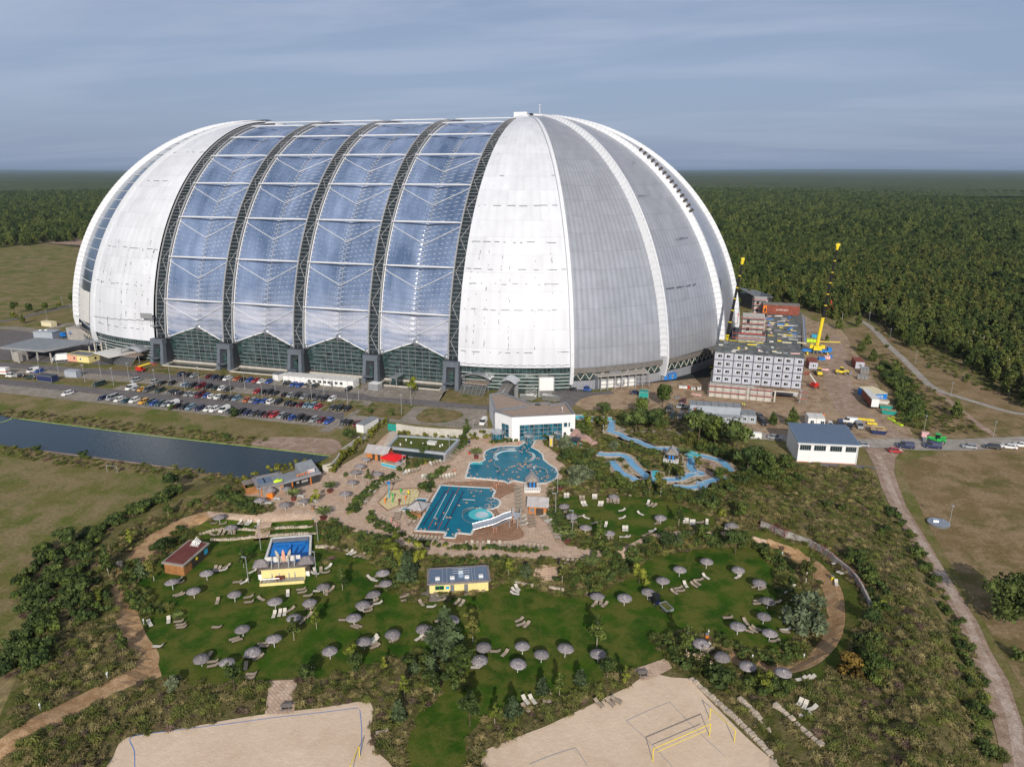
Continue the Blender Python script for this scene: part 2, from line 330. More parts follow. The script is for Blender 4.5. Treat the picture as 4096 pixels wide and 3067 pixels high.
groundmat('forest_floor',((.055,.045,.025),(.10,.07,.045),(.035,.04,.015)),(.03,.1),bump=.4,bs=1)
groundmat('rough',((.105,.108,.026),(.140,.122,.040),(.075,.095,.016),(.19,.155,.07)),(.06,.15,.3),bump=1.,bs=2.2)
groundmat('lawn',((.036,.090,.004),(.052,.105,.006),(.022,.066,.003),(.105,.115,.02)),(.05,.15,.22),bump=.35,bs=3.,gr=.25)
groundmat('strip_grass',((.13,.125,.035),(.17,.125,.055),(.075,.10,.02),(.22,.17,.09)),(.06,.12,.3),bump=.4,bs=2.)
groundmat('asphalt',((.165,.152,.150),(.185,.17,.167),(.14,.128,.127)),(.05,.4),bump=.1,bs=3,rough=.85)
groundmat('paved',((.29,.255,.22),(.33,.29,.25),(.22,.20,.16)),(.08,.5),bump=.2,bs=3)
groundmat('track_gravel',((.45,.36,.30),(.50,.41,.35),(.36,.27,.21)),(.15,.5),bump=.4,bs=3)
groundmat('light_road',((.36,.33,.30),(.42,.385,.345),(.29,.26,.23)),(.06,.4),bump=.15,bs=3)
groundmat('sand',((.73,.575,.43),(.77,.62,.475),(.65,.50,.365),(.70,.55,.41)),(.04,.12,.3),bump=.35,bs=1.1,gr=.06)
groundmat('yard',((.30,.205,.135),(.36,.26,.175),(.22,.15,.095),(.40,.30,.20)),(.04,.1,.3),bump=.5,bs=1.5)
groundmat('gravel',((.37,.27,.21),(.43,.33,.27),(.29,.205,.15)),(.1,.5),bump=.5,bs=3)
groundmat('bark_path',((.46,.30,.165),(.52,.35,.20),(.37,.225,.115)),(.1,.5),bump=.6,bs=4)
groundmat('soil',((.06,.045,.025),(.085,.06,.035),(.04,.045,.012)),(.3,.8),bump=.8,bs=3)
groundmat('canopy',((.040,.070,.017),(.055,.085,.02),(.028,.050,.015),(.085,.095,.028)),(.0012,.006,.02),bump=1.,bs=.12,detail=9)
def brickmat(name,c1,c2,mortar,sz=.55):
 groundmat(name,(c1,c2,tuple(q*.86 for q in c1)),(.12,.6),bump=.2,bs=3,gr=.14)
 m=M[name];t=m.node_tree;b=t.nodes['Principled BSDF'];src=b.inputs['Base Color'].links[0].from_socket
 ge=t.nodes.new('ShaderNodeNewGeometry');mp=t.nodes.new('ShaderNodeMapping');mp.inputs['Rotation'].default_value=(0,0,.5);t.links.new(ge.outputs['Position'],mp.inputs[0])
 br=t.nodes.new('ShaderNodeTexBrick');br.inputs['Scale'].default_value=1;br.inputs['Brick Width'].default_value=sz*2;br.inputs['Row Height'].default_value=sz;br.inputs['Mortar Size'].default_value=.05;br.inputs['Color1'].default_value=(1.06,1.05,1.04,1);br.inputs['Color2'].default_value=(.92,.91,.90,1);br.inputs['Mortar'].default_value=mortar+(1,)
 t.links.new(mp.outputs[0],br.inputs['Vector']);mu=t.nodes.new('ShaderNodeMix');mu.data_type='RGBA';mu.blend_type='MULTIPLY';mu.inputs['Factor'].default_value=1;t.links.new(src,mu.inputs[6]);t.links.new(br.outputs[0],mu.inputs[7]);t.links.new(mu.outputs[2],b.inputs['Base Color'])
brickmat('paving',(.60,.45,.34),(.66,.52,.41),(.7,.62,.55))
brickmat('wet_paving',(.36,.215,.14),(.44,.28,.19),(.7,.62,.55))
def struct(o):o['kind']='structure';return o
# base sheet with a fine patch where the park rises and falls
def axis(lo,hi):
 a=list(np.arange(lo,hi+.1,GS));s=4.
 l,r=[a[0]],[a[-1]];q=s
 while l[-1]>-60000:l.append(l[-1]-q);r.append(r[-1]+q);q*=1.45
 return np.array(sorted(l[1:])+a+r[1:])
ax,ay=axis(GX0,GX1),axis(GY0,GY1)
_x,_y=np.meshgrid(ax,ay,indexing='ij');_z=np.vectorize(hz)(_x,_y)if False else np.zeros(_x.shape)
i0,j0=int(np.where(ax==gx[0])[0][0]),int(np.where(ay==gy[0])[0][0]);_z[i0:i0+len(gx),j0:j0+len(gy)]=HH
nX,nY=_x.shape;vs=np.stack([_x,_y,_z],-1).reshape(-1,3)
fs=[]
for i in range(nX-1):
 for j in range(nY-1):
  a=i*nY+j;b=a+nY;fs.append((a,b,b+1));fs.append((a,b+1,a+1))
me=bpy.data.meshes.new('ground');me.from_pydata(vs.tolist(),[],fs);me.materials.append(M['field']);struct(bpy.data.objects.new('ground',me));COL.objects.link(bpy.data.objects['ground'])
def drape(name,poly,m,off,kind='structure',zbase=None):
 if sum(poly[i-1][0]*poly[i][1]-poly[i][0]*poly[i-1][1]for i in range(len(poly)))<0:poly=poly[::-1]
 from mathutils.geometry import delaunay_2d_cdt
 bm=bmesh.new();cv,_e,cf=delaunay_2d_cdt([Vector(p[:2])for p in poly],[],[list(range(len(poly)))],1,1e-4)[:3]
 vv=[bm.verts.new((p[0],p[1],0))for p in cv]
 for f in cf:bm.faces.new([vv[i]for i in f])
 bm.normal_update()
 xs=[p[0]for p in poly];ys=[p[1]for p in poly]
 if zbase is None and max(xs)>GX0 and min(xs)<GX1 and max(ys)>GY0 and min(ys)<GY1:
  lo=np.array([max(min(xs),GX0),max(min(ys),GY0)]);hi=np.array([min(max(xs),GX1),min(max(ys),GY1)])
  def cut(co,no):
   bmesh.ops.bisect_plane(bm,geom=bm.verts[:]+bm.edges[:]+bm.faces[:],plane_co=co,plane_no=no,dist=1e-4)
  for x in gx:
   if lo[0]<=x<=hi[0]:cut((x,0,0),(1,0,0))
  for y in gy:
   if lo[1]<=y<=hi[1]:cut((0,y,0),(0,1,0))
  d0=(GX0-GY0)
  for k in np.arange(math.floor((lo[0]-hi[1]-d0)/GS)*GS,hi[0]-lo[1]-d0+GS,GS):cut((GX0+k,GY0,0),(1,-1,0))
  for v in bm.verts:v.co.z=hz(v.co.x,v.co.y)+off
 else:
  for v in bm.verts:v.co.z=(zbase or 0)+off
 for f in bm.faces:
  if f.normal.z<0:f.normal_flip()
 me=bpy.data.meshes.new(name);bm.to_mesh(me);bm.free();me.materials.append(M[m]);o=bpy.data.objects.new(name,me);COL.objects.link(o);o['kind']=kind;return o
def ribbon(pts,w):
 pts=smooth(pts,5,False);L,Rr=[],[]
 for i,p in enumerate(pts):
  a=pts[max(i-1,0)];b=pts[min(i+1,len(pts)-1)];d=math.hypot(b[0]-a[0],b[1]-a[1])+1e-9;nx,ny=-(b[1]-a[1])/d*w/2,(b[0]-a[0])/d*w/2
  L.append((p[0]+nx,p[1]+ny));Rr.append((p[0]-nx,p[1]-ny))
 return L+Rr[::-1]
 # --- large outer surfaces
drape('field_east',[(262,-108),(330,-112),(480,-150),(700,-260),(700,-420),(262,-420),(225,-300),(222,-240),(222,-180),(224,-138)],'brown_field',.02)
drape('forest_floor',[(-1500,330),(-700,330),(-420,240),(-250,262),(-100,260),(205,215),(236,130),(262,70),(300,20),(380,-60),(470,-105),(800,-200),(4000,-600),(4000,3500),(-3500,3500),(-3500,330)],'forest_floor',.02)
park_ground=drape('park_ground',WP(cF,((505,1040),(700,1010),(860,930),(1060,935),(1240,930),(1240,885),(1330,880),(1500,900),(1700,985),(1880,1010),(1905,1075),(1985,1250),(2060,1400),(2120,1560),(2150,1720),(1000,1800),(0,1720),(0,1560),(40,1470),(90,1330),(170,1200),(290,1110),(400,1050))),'rough',.03)
# --- roads and parking
drape('upper_road',[(93,-121),(46,-122.4),(-66,-120.6),(-133,-124),(-420,-140),(-420,-148),(-133,-131.8),(-66,-127.4),(46,-129.2),(93,-128.4)],'asphalt',.045)
drape('lower_road',[(-420,-158),(-300,-152),(-133,-145.4),(-50,-144),(43,-144),(46,-150.3),(-50,-150.3),(-133,-152.2),(-300,-160),(-420,-166)],'asphalt',.045)
drape('south_parking_bays',[(-133,-151.5),(50,-150),(50,-158.6),(-133,-160)],'paved',.035)
drape('middle_parking_bays',[(-60,-144.5),(43,-144.5),(43,-139.2),(-60,-139.2)],'paved',.035)
drape('north_parking_bays',[(-130,-131),(-60,-127),(46,-128.8),(46,-134.6),(-60,-134.6),(-130,-139)],'paved',.035)
drape('forecourt_bays',[(-40,-121.6),(60,-122.9),(88,-122),(88,-114),(60,-112.4),(50,-115.4),(-40,-115.4)],'paved',.035)
bl_=MB()
for y0,y1,x0,x1 in((-158,-150.6,-110,48),(-144.2,-139.6,-58,42),(-134.2,-129.4,-58,44),(-121.2,-115.8,-38,48)):
 for x in np.arange(x0,x1,2.75):bl_.quad((x-.06,y0,.062),(x+.06,y0,.062),(x+.06,y1,.062),(x-.06,y1,.062))
struct(bl_.build('bay_markings','off_white'))
drape('grass_strip',[(-130,-138.6),(-60,-134.4),(52,-134.4),(52,-139.5),(-60,-139.5),(-130,-144.6)],'strip_grass',.055)
drape('grass_verge',[(-84,-114.5),(-84,-120.4),(-66,-120.4),(-25,-121),(-25,-116),(22,-116),(22,-110),(-84,-110)],'strip_grass',.055)
drape('entrance_paving',WP(c5,((880,650),(1000,680),(1530,710),(1600,610),(1560,600),(1040,540),(900,560))),'paved',.06)
drape('cross_path',WP(c5,((930,715),(1000,718),(850,825),(1190,860),(1325,760),(1440,765),(1340,840),(1340,880),(1905,915),(1905,790),(1700,770),(1720,760),(1905,760),(1905,985),(1720,930),(1180,885),(1110,880),(1040,870),(780,870),(640,960),(540,960),(700,870),(780,830))),'paved',.04)
drape('turnaround',WP(c5,((1320,755),(1905,780),(1915,915),(1180,885),(1210,860))),'paved',.05)
drape('oval_green',smooth(WP(c5,((1440,768),(1600,780),(1710,810),(1690,850),(1560,885),(1400,885),(1335,850),(1370,805)))),'strip_grass',.06)
drape('square_green',WP(c5,((985,722),(1320,755),(1205,862),(842,825))),'strip_grass',.06)
drape('corner_green',WP(c5,((640,700),(925,715),(840,800),(560,790))),'strip_grass',.06)
drape('tower_green',WP(c5,((1520,715),(1560,640),(1650,600),(1910,640),(1905,750))),'strip_grass',.06)
drape('depot_yard',[(-220,-125),(-133,-122),(-90,-116),(-92,-96),(-125,-84),(-150,-78),(-190,-70),(-215,-80)],'asphalt',.04)
drape('depot_green',WP(c4,((515,635),(545,600),(760,600),(690,655))),'strip_grass',.06)
drape('west_track',ribbon(WP(c4,((-900,400),(0,275),(340,200),(600,140),(900,60))),5),'asphalt',.04)
drape('west_path',ribbon(WP(c4,((-300,330),(100,325),(330,350),(520,300),(640,290))),7),'paved',.045)
drape('service_road',WP(c6,((1125,425),(1310,440),(1600,470),(2212,395),(2500,330),(2760,220),(2760,170),(3050,150),(3060,60),(3300,40),(3330,150),(2900,330),(2500,440),(2212,470),(1700,500),(1450,560),(1360,620),(1330,650),(1130,525))),'asphalt',.045)
drape('east_road',WP(c3,((-1500,1110),(-700,1150),(0,1180),(720,1228),(1200,1225),(1600,1230),(2199,1205),(2900,1180),(2900,1270),(2199,1300),(1700,1330),(1300,1328),(1100,1320),(700,1300),(0,1240),(-700,1200),(-1500,1150))),'light_road',.07)
drape('building_yard',WP(c3,((-1150,420),(-900,250),(-700,400),(0,100),(200,100),(330,180),(560,230),(640,330),(690,440),(800,560),(880,700),(960,850),(1040,1000),(1190,1130),(1230,1228),(720,1228),(0,1180),(-700,1150),(-1100,1080),(-1450,800),(-1250,620))),'yard',.05)
drape('yard_track',WP(c3,((460,300),(560,320),(640,480),(640,600),(720,900),(900,1050),(1200,1225),(1010,1225),(700,1080),(560,1000),(420,700),(500,480))),'gravel',.06)
dirt_edges=((930,1330),(985,1450),(1035,1600)),((1060,1395),(1095,1480),(1130,1656))
drape('dirt_road',WP(c3,((790,1300),(800,1320),(880,1470),(940,1656)))+WP(cE,((1040,100),(1160,300),(1300,530),(1450,790),(1580,1000),(1680,1280),(1760,1480),(1830,1656)))+WP(cU,((2030,600),(2075,819),(2110,1100),(2420,1100),(2290,819),(2205,560)))+WP(cE,((2060,1600),(1900,1330),(1800,1100),(1650,860),(1470,570),(1390,430),(1270,240),(1160,60)))+WP(c3,((1090,1640),(1050,1520),(1060,1400),(1120,1330),(1130,1318))),'gravel',.08)
drape('wheel_track',ribbon(WP(c3,((900,1350),(960,1480),(1010,1640)))+WP(cE,((1110,80),(1250,300),(1420,560),(1560,820),(1690,1060),(1800,1320),(1930,1560)))+WP(cU,((2130,500),(2190,819),(2240,1100))),1.7),'track_gravel',.095)
drape('forest_track',ribbon(WP(c3,((700,170),(800,205),(900,290),(1000,400),(1130,520),(1250,640),(1350,740),(1450,800),(1600,850),(1800,910),(2000,970),(2199,1010),(2700,1060))),3.0),'light_road',.07)
drape('heath_path',ribbon(WP(c3,((1380,770),(1550,900),(1660,990),(1800,1100),(1950,1200))),2.2),'gravel',.06)
drape('dry_heath',WP(c3,((600,250),(900,230),(1200,440),(1500,620),(2199,900),(2900,1000),(2900,1190),(1600,1225),(1250,1200),(1000,900),(850,620),(700,450))),'brown_field',.045)
drape('sand_patch',WP(c6,((1380,600),(1450,540),(1600,500),(1900,480),(2150,500),(2212,600),(1900,660),(1500,660))),'yard',.06)
drape('bare_shore',smooth(WP(c5,((0,1060),(120,1010),(330,1000),(560,1010),(700,1030),(740,1100),(640,1140),(400,1120),(150,1085)))),'gravel',.06)
# --- park surfaces
paved_area=WP(cF,((1075,935),(1012,950),(965,985),(920,1000),(880,1010)))+WP(cF,((862,925),(838,935),(800,970),(742,1003),(690,1022),(612,1040),(545,1062),(522,1070),(545,1085),(600,1098),(572,1108),(540,1112),(450,1104),(418,1122),(455,1116),(540,1135),(560,1130),(668,1120),(690,1125),(742,1135),(765,1146),(800,1158),(850,1180),(950,1202),(1050,1206),(1180,1206),(1290,1205),(1350,1200),(1378,1188),(1290,1185),(1222,1178),(1222,1140),(1200,1110),(1180,1080),(1185,1050),(1222,1010),(1210,985),(1175,960),(1165,935)))
drape('paved_terrace',paved_area,'paving',.05)
drape('wet_paving',smooth(WP(c7,((1000,500),(1350,500),(1500,560),(1340,640),(1300,760),(1480,880),(1530,990),(1300,1030),(950,1040),(800,1010),(700,980),(600,960),(560,930),(780,540)))),'wet_paving',.06)
drape('curved_poolside',smooth(WP(c7,((1010,500),(1020,300),(1170,290),(1150,210),(1300,160),(1620,170),(1740,260),(1870,420),(1800,510),(1400,560)))),'paving',.055)
drape('white_house_path',ribbon(WP(c6,((0,1260),(120,1150),(230,1060),(350,1010),(440,1000))),5),'paving',.056)
upper_lawn=drape('upper_lawn',smooth(WP(c8,((80,750),(300,738),(700,735),(1000,770),(1150,820),(1480,950),(1460,995),(1300,985),(1100,1005),(940,1090),(780,1165),(640,1135),(500,1115),(380,1075),(250,1010),(120,930),(65,850))),3),'lawn',.06)
def hW(pts):return[tuple(W(cF,a,b)[:2])for a,b in pts]
drape('lower_lawn',smooth(hW(((345,1208),(450,1165),(560,1154),(690,1150),(700,1190),(760,1197),(825,1233),(868,1288),(925,1302),(1062,1272),(1090,1260),(1165,1275),(1240,1290),(1300,1275),(1372,1240),(1400,1208),(1470,1190),(1560,1182),(1640,1187),(1690,1215),(1705,1250),(1722,1310),(1715,1370),(1690,1400),(1640,1412),(1560,1392),(1530,1372),(1485,1362),(1442,1380),(1430,1405),(1440,1422),(1360,1445),(1290,1480),(1210,1500),(1150,1512),(1060,1548),(1005,1600),(1010,1700),(885,1700),(880,1610),(905,1540),(955,1490),(930,1440),(870,1424),(780,1442),(735,1458),(690,1466),(640,1462),(570,1470),(450,1478),(362,1470),(345,1450),(318,1380),(288,1310),(292,1260))),3),'lawn',.06)
drape('west_terrace_lawn',[tuple(W(cL,a,b)[:2])for a,b in((720,275),(930,190),(1100,168),(1410,200),(1400,330),(1000,365),(880,345),(800,300))],'lawn',.055)
drape('east_terrace_lawn',[tuple(W(cL,a,b)[:2])for a,b in((1500,195),(1890,168),(1905,290),(1480,325))],'lawn',.055)
def hR(c,pts,w):return ribbon([tuple(W(c,a,b)[:2])for a,b in pts],w)
drape('bark_path',hR(cF,((-60,1660),(0,1618),(90,1560),(200,1505),(285,1462),(318,1425),(292,1380),(272,1320),(266,1270),(290,1215),(340,1162),(400,1128),(450,1112)),4.0),'bark_path',.08)
drape('path_junction',[tuple(W(cF,a,b)[:2])for a,b in((285,1330),(310,1385),(340,1430),(350,1460),(300,1475),(230,1490),(290,1450),(300,1420),(280,1370))],'bark_path',.085)
drape('ring_path',hR(c8,((560,1250),(640,1225),(780,1160),(900,1100),(1100,1070),(1250,1078),(1450,1078),(1620,1095),(1800,1130),(1950,1180),(2100,1240)),2.2),'paving',.08)
drape('ring_path_east',ribbon([tuple(W(c8,a,b)[:2])for a,b in((1900,1165),(2100,1240),(2200,1290))]+[tuple(W(cE,a,b)[:2])for a,b in((150,470),(300,570),(420,670),(510,800),(535,950),(530,1100),(490,1230),(400,1350),(280,1440),(120,1500),(-60,1480),(-300,1420),(-480,1320))],3.2),'bark_path',.082)
drape('west_sand_court',smooth(hW(((225,1700),(245,1635),(262,1600),(290,1590),(400,1572),(545,1546),(700,1528),(800,1517),(800,1580),(812,1620),(850,1660),(845,1720),(500,1760))),3),'sand',.075)
drape('east_sand_court',hW(((1036,1700),(1042,1622),(1100,1598),(1180,1568),(1270,1525),(1360,1482),(1400,1452),(1450,1463),(1487,1465),(1540,1520),(1610,1590),(1670,1640),(1720,1700),(1400,1780))),'sand',.075)
drape('west_court_steps',hW(((582,1470),(642,1468),(636,1540),(572,1543))),'paving',.09)
drape('east_court_paving',hW(((1362,1448),(1440,1421),(1452,1443),(1410,1465),(1388,1470))),'paving',.09)
groundmat('outer_grass',((.090,.105,.018),(.13,.115,.032),(.06,.085,.012)),(.12,.3),bump=.4,bs=2)
drape('outer_strip',[tuple(W(c8,a,b)[:2])for a,b in((1620,1020),(1700,1040),(1860,1035),(2000,1095),(2160,1160))]+[tuple(W(cE,a,b)[:2])for a,b in((60,350),(300,430),(500,570),(700,770),(820,970),(740,1180),(640,1400),(420,1580),(150,1640),(-100,1620),(-100,1500),(280,1440),(490,1230),(530,1100),(535,950),(510,800),(420,670),(300,570),(150,470),(-20,400))]+[tuple(W(c8,a,b)[:2])for a,b in((1950,1185),(1800,1130))],'outer_grass',.05)
# stairs down from the terrace
def stair_ribbon(name,c,a,b,w,n):
 A=W(c,*a);B=W(c,*b);mb=MB();d=(B-A);d.z=0;L=d.length;d/=L;nrm=Vector((-d.y,d.x,0))*w/2;zt,zb=A.z+.1,B.z+.06
 for k in range(n):
  p=A+d*(L*k/n);q=A+d*(L*(k+1)/n);z=zt+(zb-zt)*k/(n-1)
  mb.prism([(p-nrm)[:2],(q-nrm)[:2],(q+nrm)[:2],(p+nrm)[:2]],zb-.6,z)
 o=mb.build(name,'paving');return struct(o)
stair_ribbon('stairs',c7,(1755,1235),(1690,1430),5.2,12)
stair_ribbon('stairs',c9,(1640,985),(1430,1190),4.6,12)
stair_ribbon('stairs',c9,(480,870),(435,1085),3.4,8)
# ================================================================ water
def watermat(name,col,rough=.05,bscale=1.,bump=.3,deep=None,var=.2,spec=.5):
 m=bpy.data.materials.new(name);m.use_nodes=True;t=m.node_tree;b=t.nodes['Principled BSDF'];b.inputs['Roughness'].default_value=rough;b.inputs['Specular IOR Level'].default_value=spec
 ge=t.nodes.new('ShaderNodeNewGeometry');n=t.nodes.new('ShaderNodeTexNoise');n.inputs['Scale'].default_value=bscale;n.inputs['Detail'].default_value=4;mp=t.nodes.new('ShaderNodeMapping');mp.inputs['Scale'].default_value=(1,1.8,1);mp.inputs['Rotation'].default_value=(0,0,.5);t.links.new(ge.outputs['Position'],mp.inputs[0]);t.links.new(mp.outputs[0],n.inputs['Vector'])
 bp=t.nodes.new('ShaderNodeBump');bp.inputs['Strength'].default_value=bump;bp.inputs['Distance'].default_value=.3;t.links.new(n.outputs[0],bp.inputs['Height']);t.links.new(bp.outputs[0],b.inputs['Normal'])
 n2=t.nodes.new('ShaderNodeTexNoise');n2.inputs['Scale'].default_value=.35;n2.inputs['Detail'].default_value=5;t.links.new(ge.outputs['Position'],n2.inputs['Vector']);mx=t.nodes.new('ShaderNodeMix');mx.data_type='RGBA';t.links.new(n2.outputs[0],mx.inputs['Factor'])
 mx.inputs[6].default_value=tuple(q*(1-var)for q in col)+(1,);mx.inputs[7].default_value=tuple(q*(1+var)for q in col)+(1,);t.links.new(mx.outputs[2],b.inputs['Base Color']);M[name]=m
watermat('pond_water',(.012,.032,.045),.12,1.3,.25,spec=.4);watermat('pool_water',(.003,.155,.24),.16,1.4,.2,var=.3,spec=.1);watermat('river_water',(.17,.40,.62),.15,2,.3,var=.45,spec=.3);watermat('turquoise_water',(.05,.50,.56),.15,2,.3,spec=.3);watermat('moat_water',(.03,.035,.022),.08,1.5,.2);watermat('foam',(.55,.72,.78),.4,4,.8,var=.3)
groundmat('shore_line',((.30,.42,.10),(.40,.52,.16)),(.3,),bump=0)
pond=WP(c4,((100,1050),))+WP(c9,((1270,75),(1130,150),(900,195),(500,290),(170,355),(60,330)))+WP(cW,((1990,335),(1750,312),(1500,275),(1040,212),(860,192),(370,128),(0,62),(-500,0),(-400,-300)))
drape('pond',pond,'pond_water',.10)
drape('pond_edge',ribbon(WP(c4,((-500,1190),(0,1088),(100,1050))),.6),'shore_line',.13)
drape('pond_edge',ribbon(WP(c4,((100,1050),(1100,1178)))+WP(c9,((600,-5),(1270,75))),.6),'shore_line',.13)
drape('shore_stones',ribbon(WP(cW,((360,118),(860,182),(1040,205),(1500,268),(1750,302))),.8),'gravel',.12)
def pool(name,pts,m,rim=.55,rimm='off_white',z=.14,label=None,cat='pool',rz_=.2):
 pts=pts if pts[0]!=pts[-1]else pts[:-1]
 t=thing(name,label,cat,(0,0,0));mb=MB();mb.strip([(p[0],p[1],.03)for p in pts+pts[:1]],rim,rz_);mb.build('rim',rimm,t)
 w=drape('water',pts,m,z,zbase=0.);del w['kind'];w.parent=t;return t
curved=smooth(WP(c7,((1045,345),(1058,332))),1,False)[:0]+WP(c7,((1020,465),(1058,332),(1165,326),(1190,310),(1180,270),(1195,235),(1245,208),(1320,192),(1400,188),(1490,190),(1540,160),(1528,138),(1640,138),(1605,200),(1660,228),(1700,262),(1712,310),(1760,350),(1815,385),(1838,425),(1830,465),(1790,495),(1730,515),(1640,520),(1500,505),(1440,490),(1398,518),(1360,498),(1200,480)))
pool('swimming_pool',curved,'pool_water',label='large curved outdoor pool crowded with swimmers before the white house',cat='pool')
lap=WP(c7,((800,533),(940,543),(1250,560),(1283,585),(1262,635),(1265,645),(1300,655),(1325,675),(1328,700),(1310,720),(1270,740),(1222,745),(1210,755),(1240,770),(1265,795),(1265,830),(1240,850),(1215,858),(1120,870),(1085,880),(1105,900),(1070,968),(945,955),(925,1000),(830,995),(850,950),(575,935)))
lp=pool('swimming_pool',lap,'pool_water',label='rectangular lap pool with lane ropes and a water slide',cat='pool')
mb=MB()
for a,b in(((845,585),(650,880)),((915,590),(750,915)),((1000,595),(835,920))):
 A,B=G(*c7(*a))[:2],G(*c7(*b))[:2];mb.strip([(*A,.15),(*B,.15)],.35,.006)
 for P_ in(A,B):mb.box((P_[0],P_[1],.154),(1.3,.35,.006),.1)
mb.build('lane_marking','swim_navy',lp)
for(a,b)in(((888,545),(692,920)),((968,548),(775,935))):
 A,B=Vector(G(*c7(*a))),Vector(G(*c7(*b)));n=44;me1,me2=MB(),MB()
 for k in range(n):
  q=A.lerp(B,(k+.5)/n);u=(k+.5)/n
  if.2<u<.8:
   if k%2:mw=MB();mw.cyl((q.x,q.y-.16,.2),(q.x,q.y+.16,.2),.11,n=6);mw.build('rope_float','white_paint',lp)
 for u0,u1 in((0,.2),(.8,1)):mr=MB();mr.cyl((*A.lerp(B,u0)[:2],.2),(*A.lerp(B,u1)[:2],.2),.08,n=6);mr.build('lane_rope','red_paint',lp)
def disc(c,a,b,r):x,y,_=G(*c(a,b));return[(x+r*cos(t*pi/12),y+r*sin(t*pi/12))for t in range(24)]
# whirlpool basins and bubbling circle of the lap pool
for a,b,r in((1240,664,1.05),(1278,694,.95),(1222,718,.95)):
 mb=MB();p=disc(c7,a,b,r);mb.strip([(*q,.14)for q in p+p[:1]],.16,.16);mb.build('whirlpool','steel',lp)
def arc(c,a,b,rx,t0,t1,n=20,z=.16):x,y,_=G(*c(a,b));return[(x+rx*cos(t0+(t1-t0)*i/n),y+rx*sin(t0+(t1-t0)*i/n),z)for i in range(n+1)]
mb=MB();mb.strip(arc(c7,1145,805,4.3,0,2*pi,32),.12,.1);mb.strip([(*G(*c7(q,w))[:2],.16)for q,w in((990,800),(1000,770),(1040,750),(1095,740))],.1,.5);mb.build('circle_rim','steel',lp)
foam_=drape('foam',disc(c7,1165,795,1.7),'foam',.152,zbase=0.);del foam_['kind'];foam_.parent=lp
tq=drape('bubble_water',disc(c7,1150,790,3.0),'turquoise_water',.147,zbase=0.);del tq['kind'];tq.parent=lp
cp=bpy.data.objects['swimming_pool']
for k,pts in enumerate((((1290,300),(1268,270),(1290,245),(1350,222),(1460,216)),((1560,250),(1600,262),(1615,290),(1590,320),(1530,340)))):
 P_=smooth(WP(c7,pts),5,False);mb=MB();mb.strip([(*p,.15)for p in P_],.14,.45);mb.build('bubble_wall','steel',cp)
 P2=ribbon(WP(c7,[(a+(8 if k else 10),b+(-8 if k else 12))for a,b in pts]),1.1);f=drape('foam',P2,'foam',.152,zbase=0.);del f['kind'];f.parent=cp
mb=MB();P_=smooth(WP(c7,((1560,395),(1620,380),(1700,392),(1742,425),(1735,460),(1690,480))),5,False);mb.strip([(*p,.15)for p in P_],.12,.5);mb.build('pool_rail','steel',cp);mb=MB();P_=smooth(WP(c7,((1275,345),(1275,370),(1310,385),(1325,410),(1300,430))),5,False);mb.strip([(*p,.15)for p in P_],.12,.6);mb.build('pool_rail','steel',cp)
tq=drape('shallow_step',WP(c7,((1062,334),(1165,328),(1175,350),(1055,352))),'turquoise_water',.148,zbase=0.);del tq['kind'];tq.parent=cp
for a,b in(((1040,605),(1143,620)),((998,695),(1104,700))):
 A,B=Vector(G(*c7(*a))),Vector(G(*c7(*b)))
 mb=MB();mb.tube([A,A+Vector((0,0,1.3)),B+Vector((0,0,1.3)),B],.06);mb.build('water_goal','steel',lp)
 # paddling pool, splash court
pool('paddling_pool',WP(c7,((595,650),(690,655),(625,740),(500,765),(440,745),(530,715))),'pool_water',label='small paddling pool between the splash court and the lap pool',rim=.4)
drape('splash_court',WP(c7,((345,565),(600,552),(628,590),(600,640),(580,700),(430,715),(330,760),(240,685))),'wet_paving',.075)
groundmat('rubber_floor',((.62,.52,.28),(.66,.56,.32)),(.4,),bump=0)
drape('splash_floor',WP(c7,((355,575),(590,562),(615,592),(575,695),(430,708),(335,748),(255,685))),'rubber_floor',.085)
# wild river: pale blue channel
groundmat('stone_bank',((.52,.42,.31),(.62,.51,.39),(.30,.24,.16)),(.5,1.2),bump=.8,bs=2)
river=[(c6,((1370,760),(1430,745),(1500,752),(1530,772),(1600,760),(1700,765),(1790,770))),(c6,((1800,780),(1780,820),(1790,870),(1770,900),(1830,920),(1900,945),(1950,980),(2050,1000),(2130,1040),(2212,1080))),(c8,((640,210),(690,235),(760,255),(850,290),(930,320),(1060,325),(1150,340),(1230,365),(1330,385),(1430,410),(1520,440),(1560,480),(1590,520))),(c8,((1240,385),(1250,430),(1240,480),(1270,520),(1340,545),(1250,550),(1150,590),(1030,598),(940,590),(930,520))),(c8,((420,365),(500,378),(620,378),(690,410),(720,450),(770,500),(830,550),(870,590),(930,600))),(c8,((540,430),(580,480),(620,530),(690,570),(760,600))),(c8,((1090,655),(1200,668),(1300,660),(1370,625),(1450,600),(1550,575))),(c8,((1290,625),(1350,640),(1340,680)))]
rv=thing('wild_river','pale blue wild water channel winding between rocks and grasses','water channel')
for k,(c,pts)in enumerate(river):
 P_=WP(c,pts);w_=2.2 if k!=0 else 3.2
 bank=drape('stone_bank',ribbon(P_,w_+3.2),'stone_bank',.10,zbase=0.);del bank['kind'];bank.parent=rv
 w=drape('channel_water',ribbon(P_,w_),'river_water' if k else 'turquoise_water',.13+.004*k,zbase=0.);del w['kind'];w.parent=rv
 rb=ribbon(P_,w_+.1);h=len(rb)//2;mb=MB();mb.strip([(*p,.1)for p in rb[:h]],.22,.22);mb.strip([(*p,.1)for p in rb[h:]],.22,.22);mb.build('channel_wall','container_grey',rv)
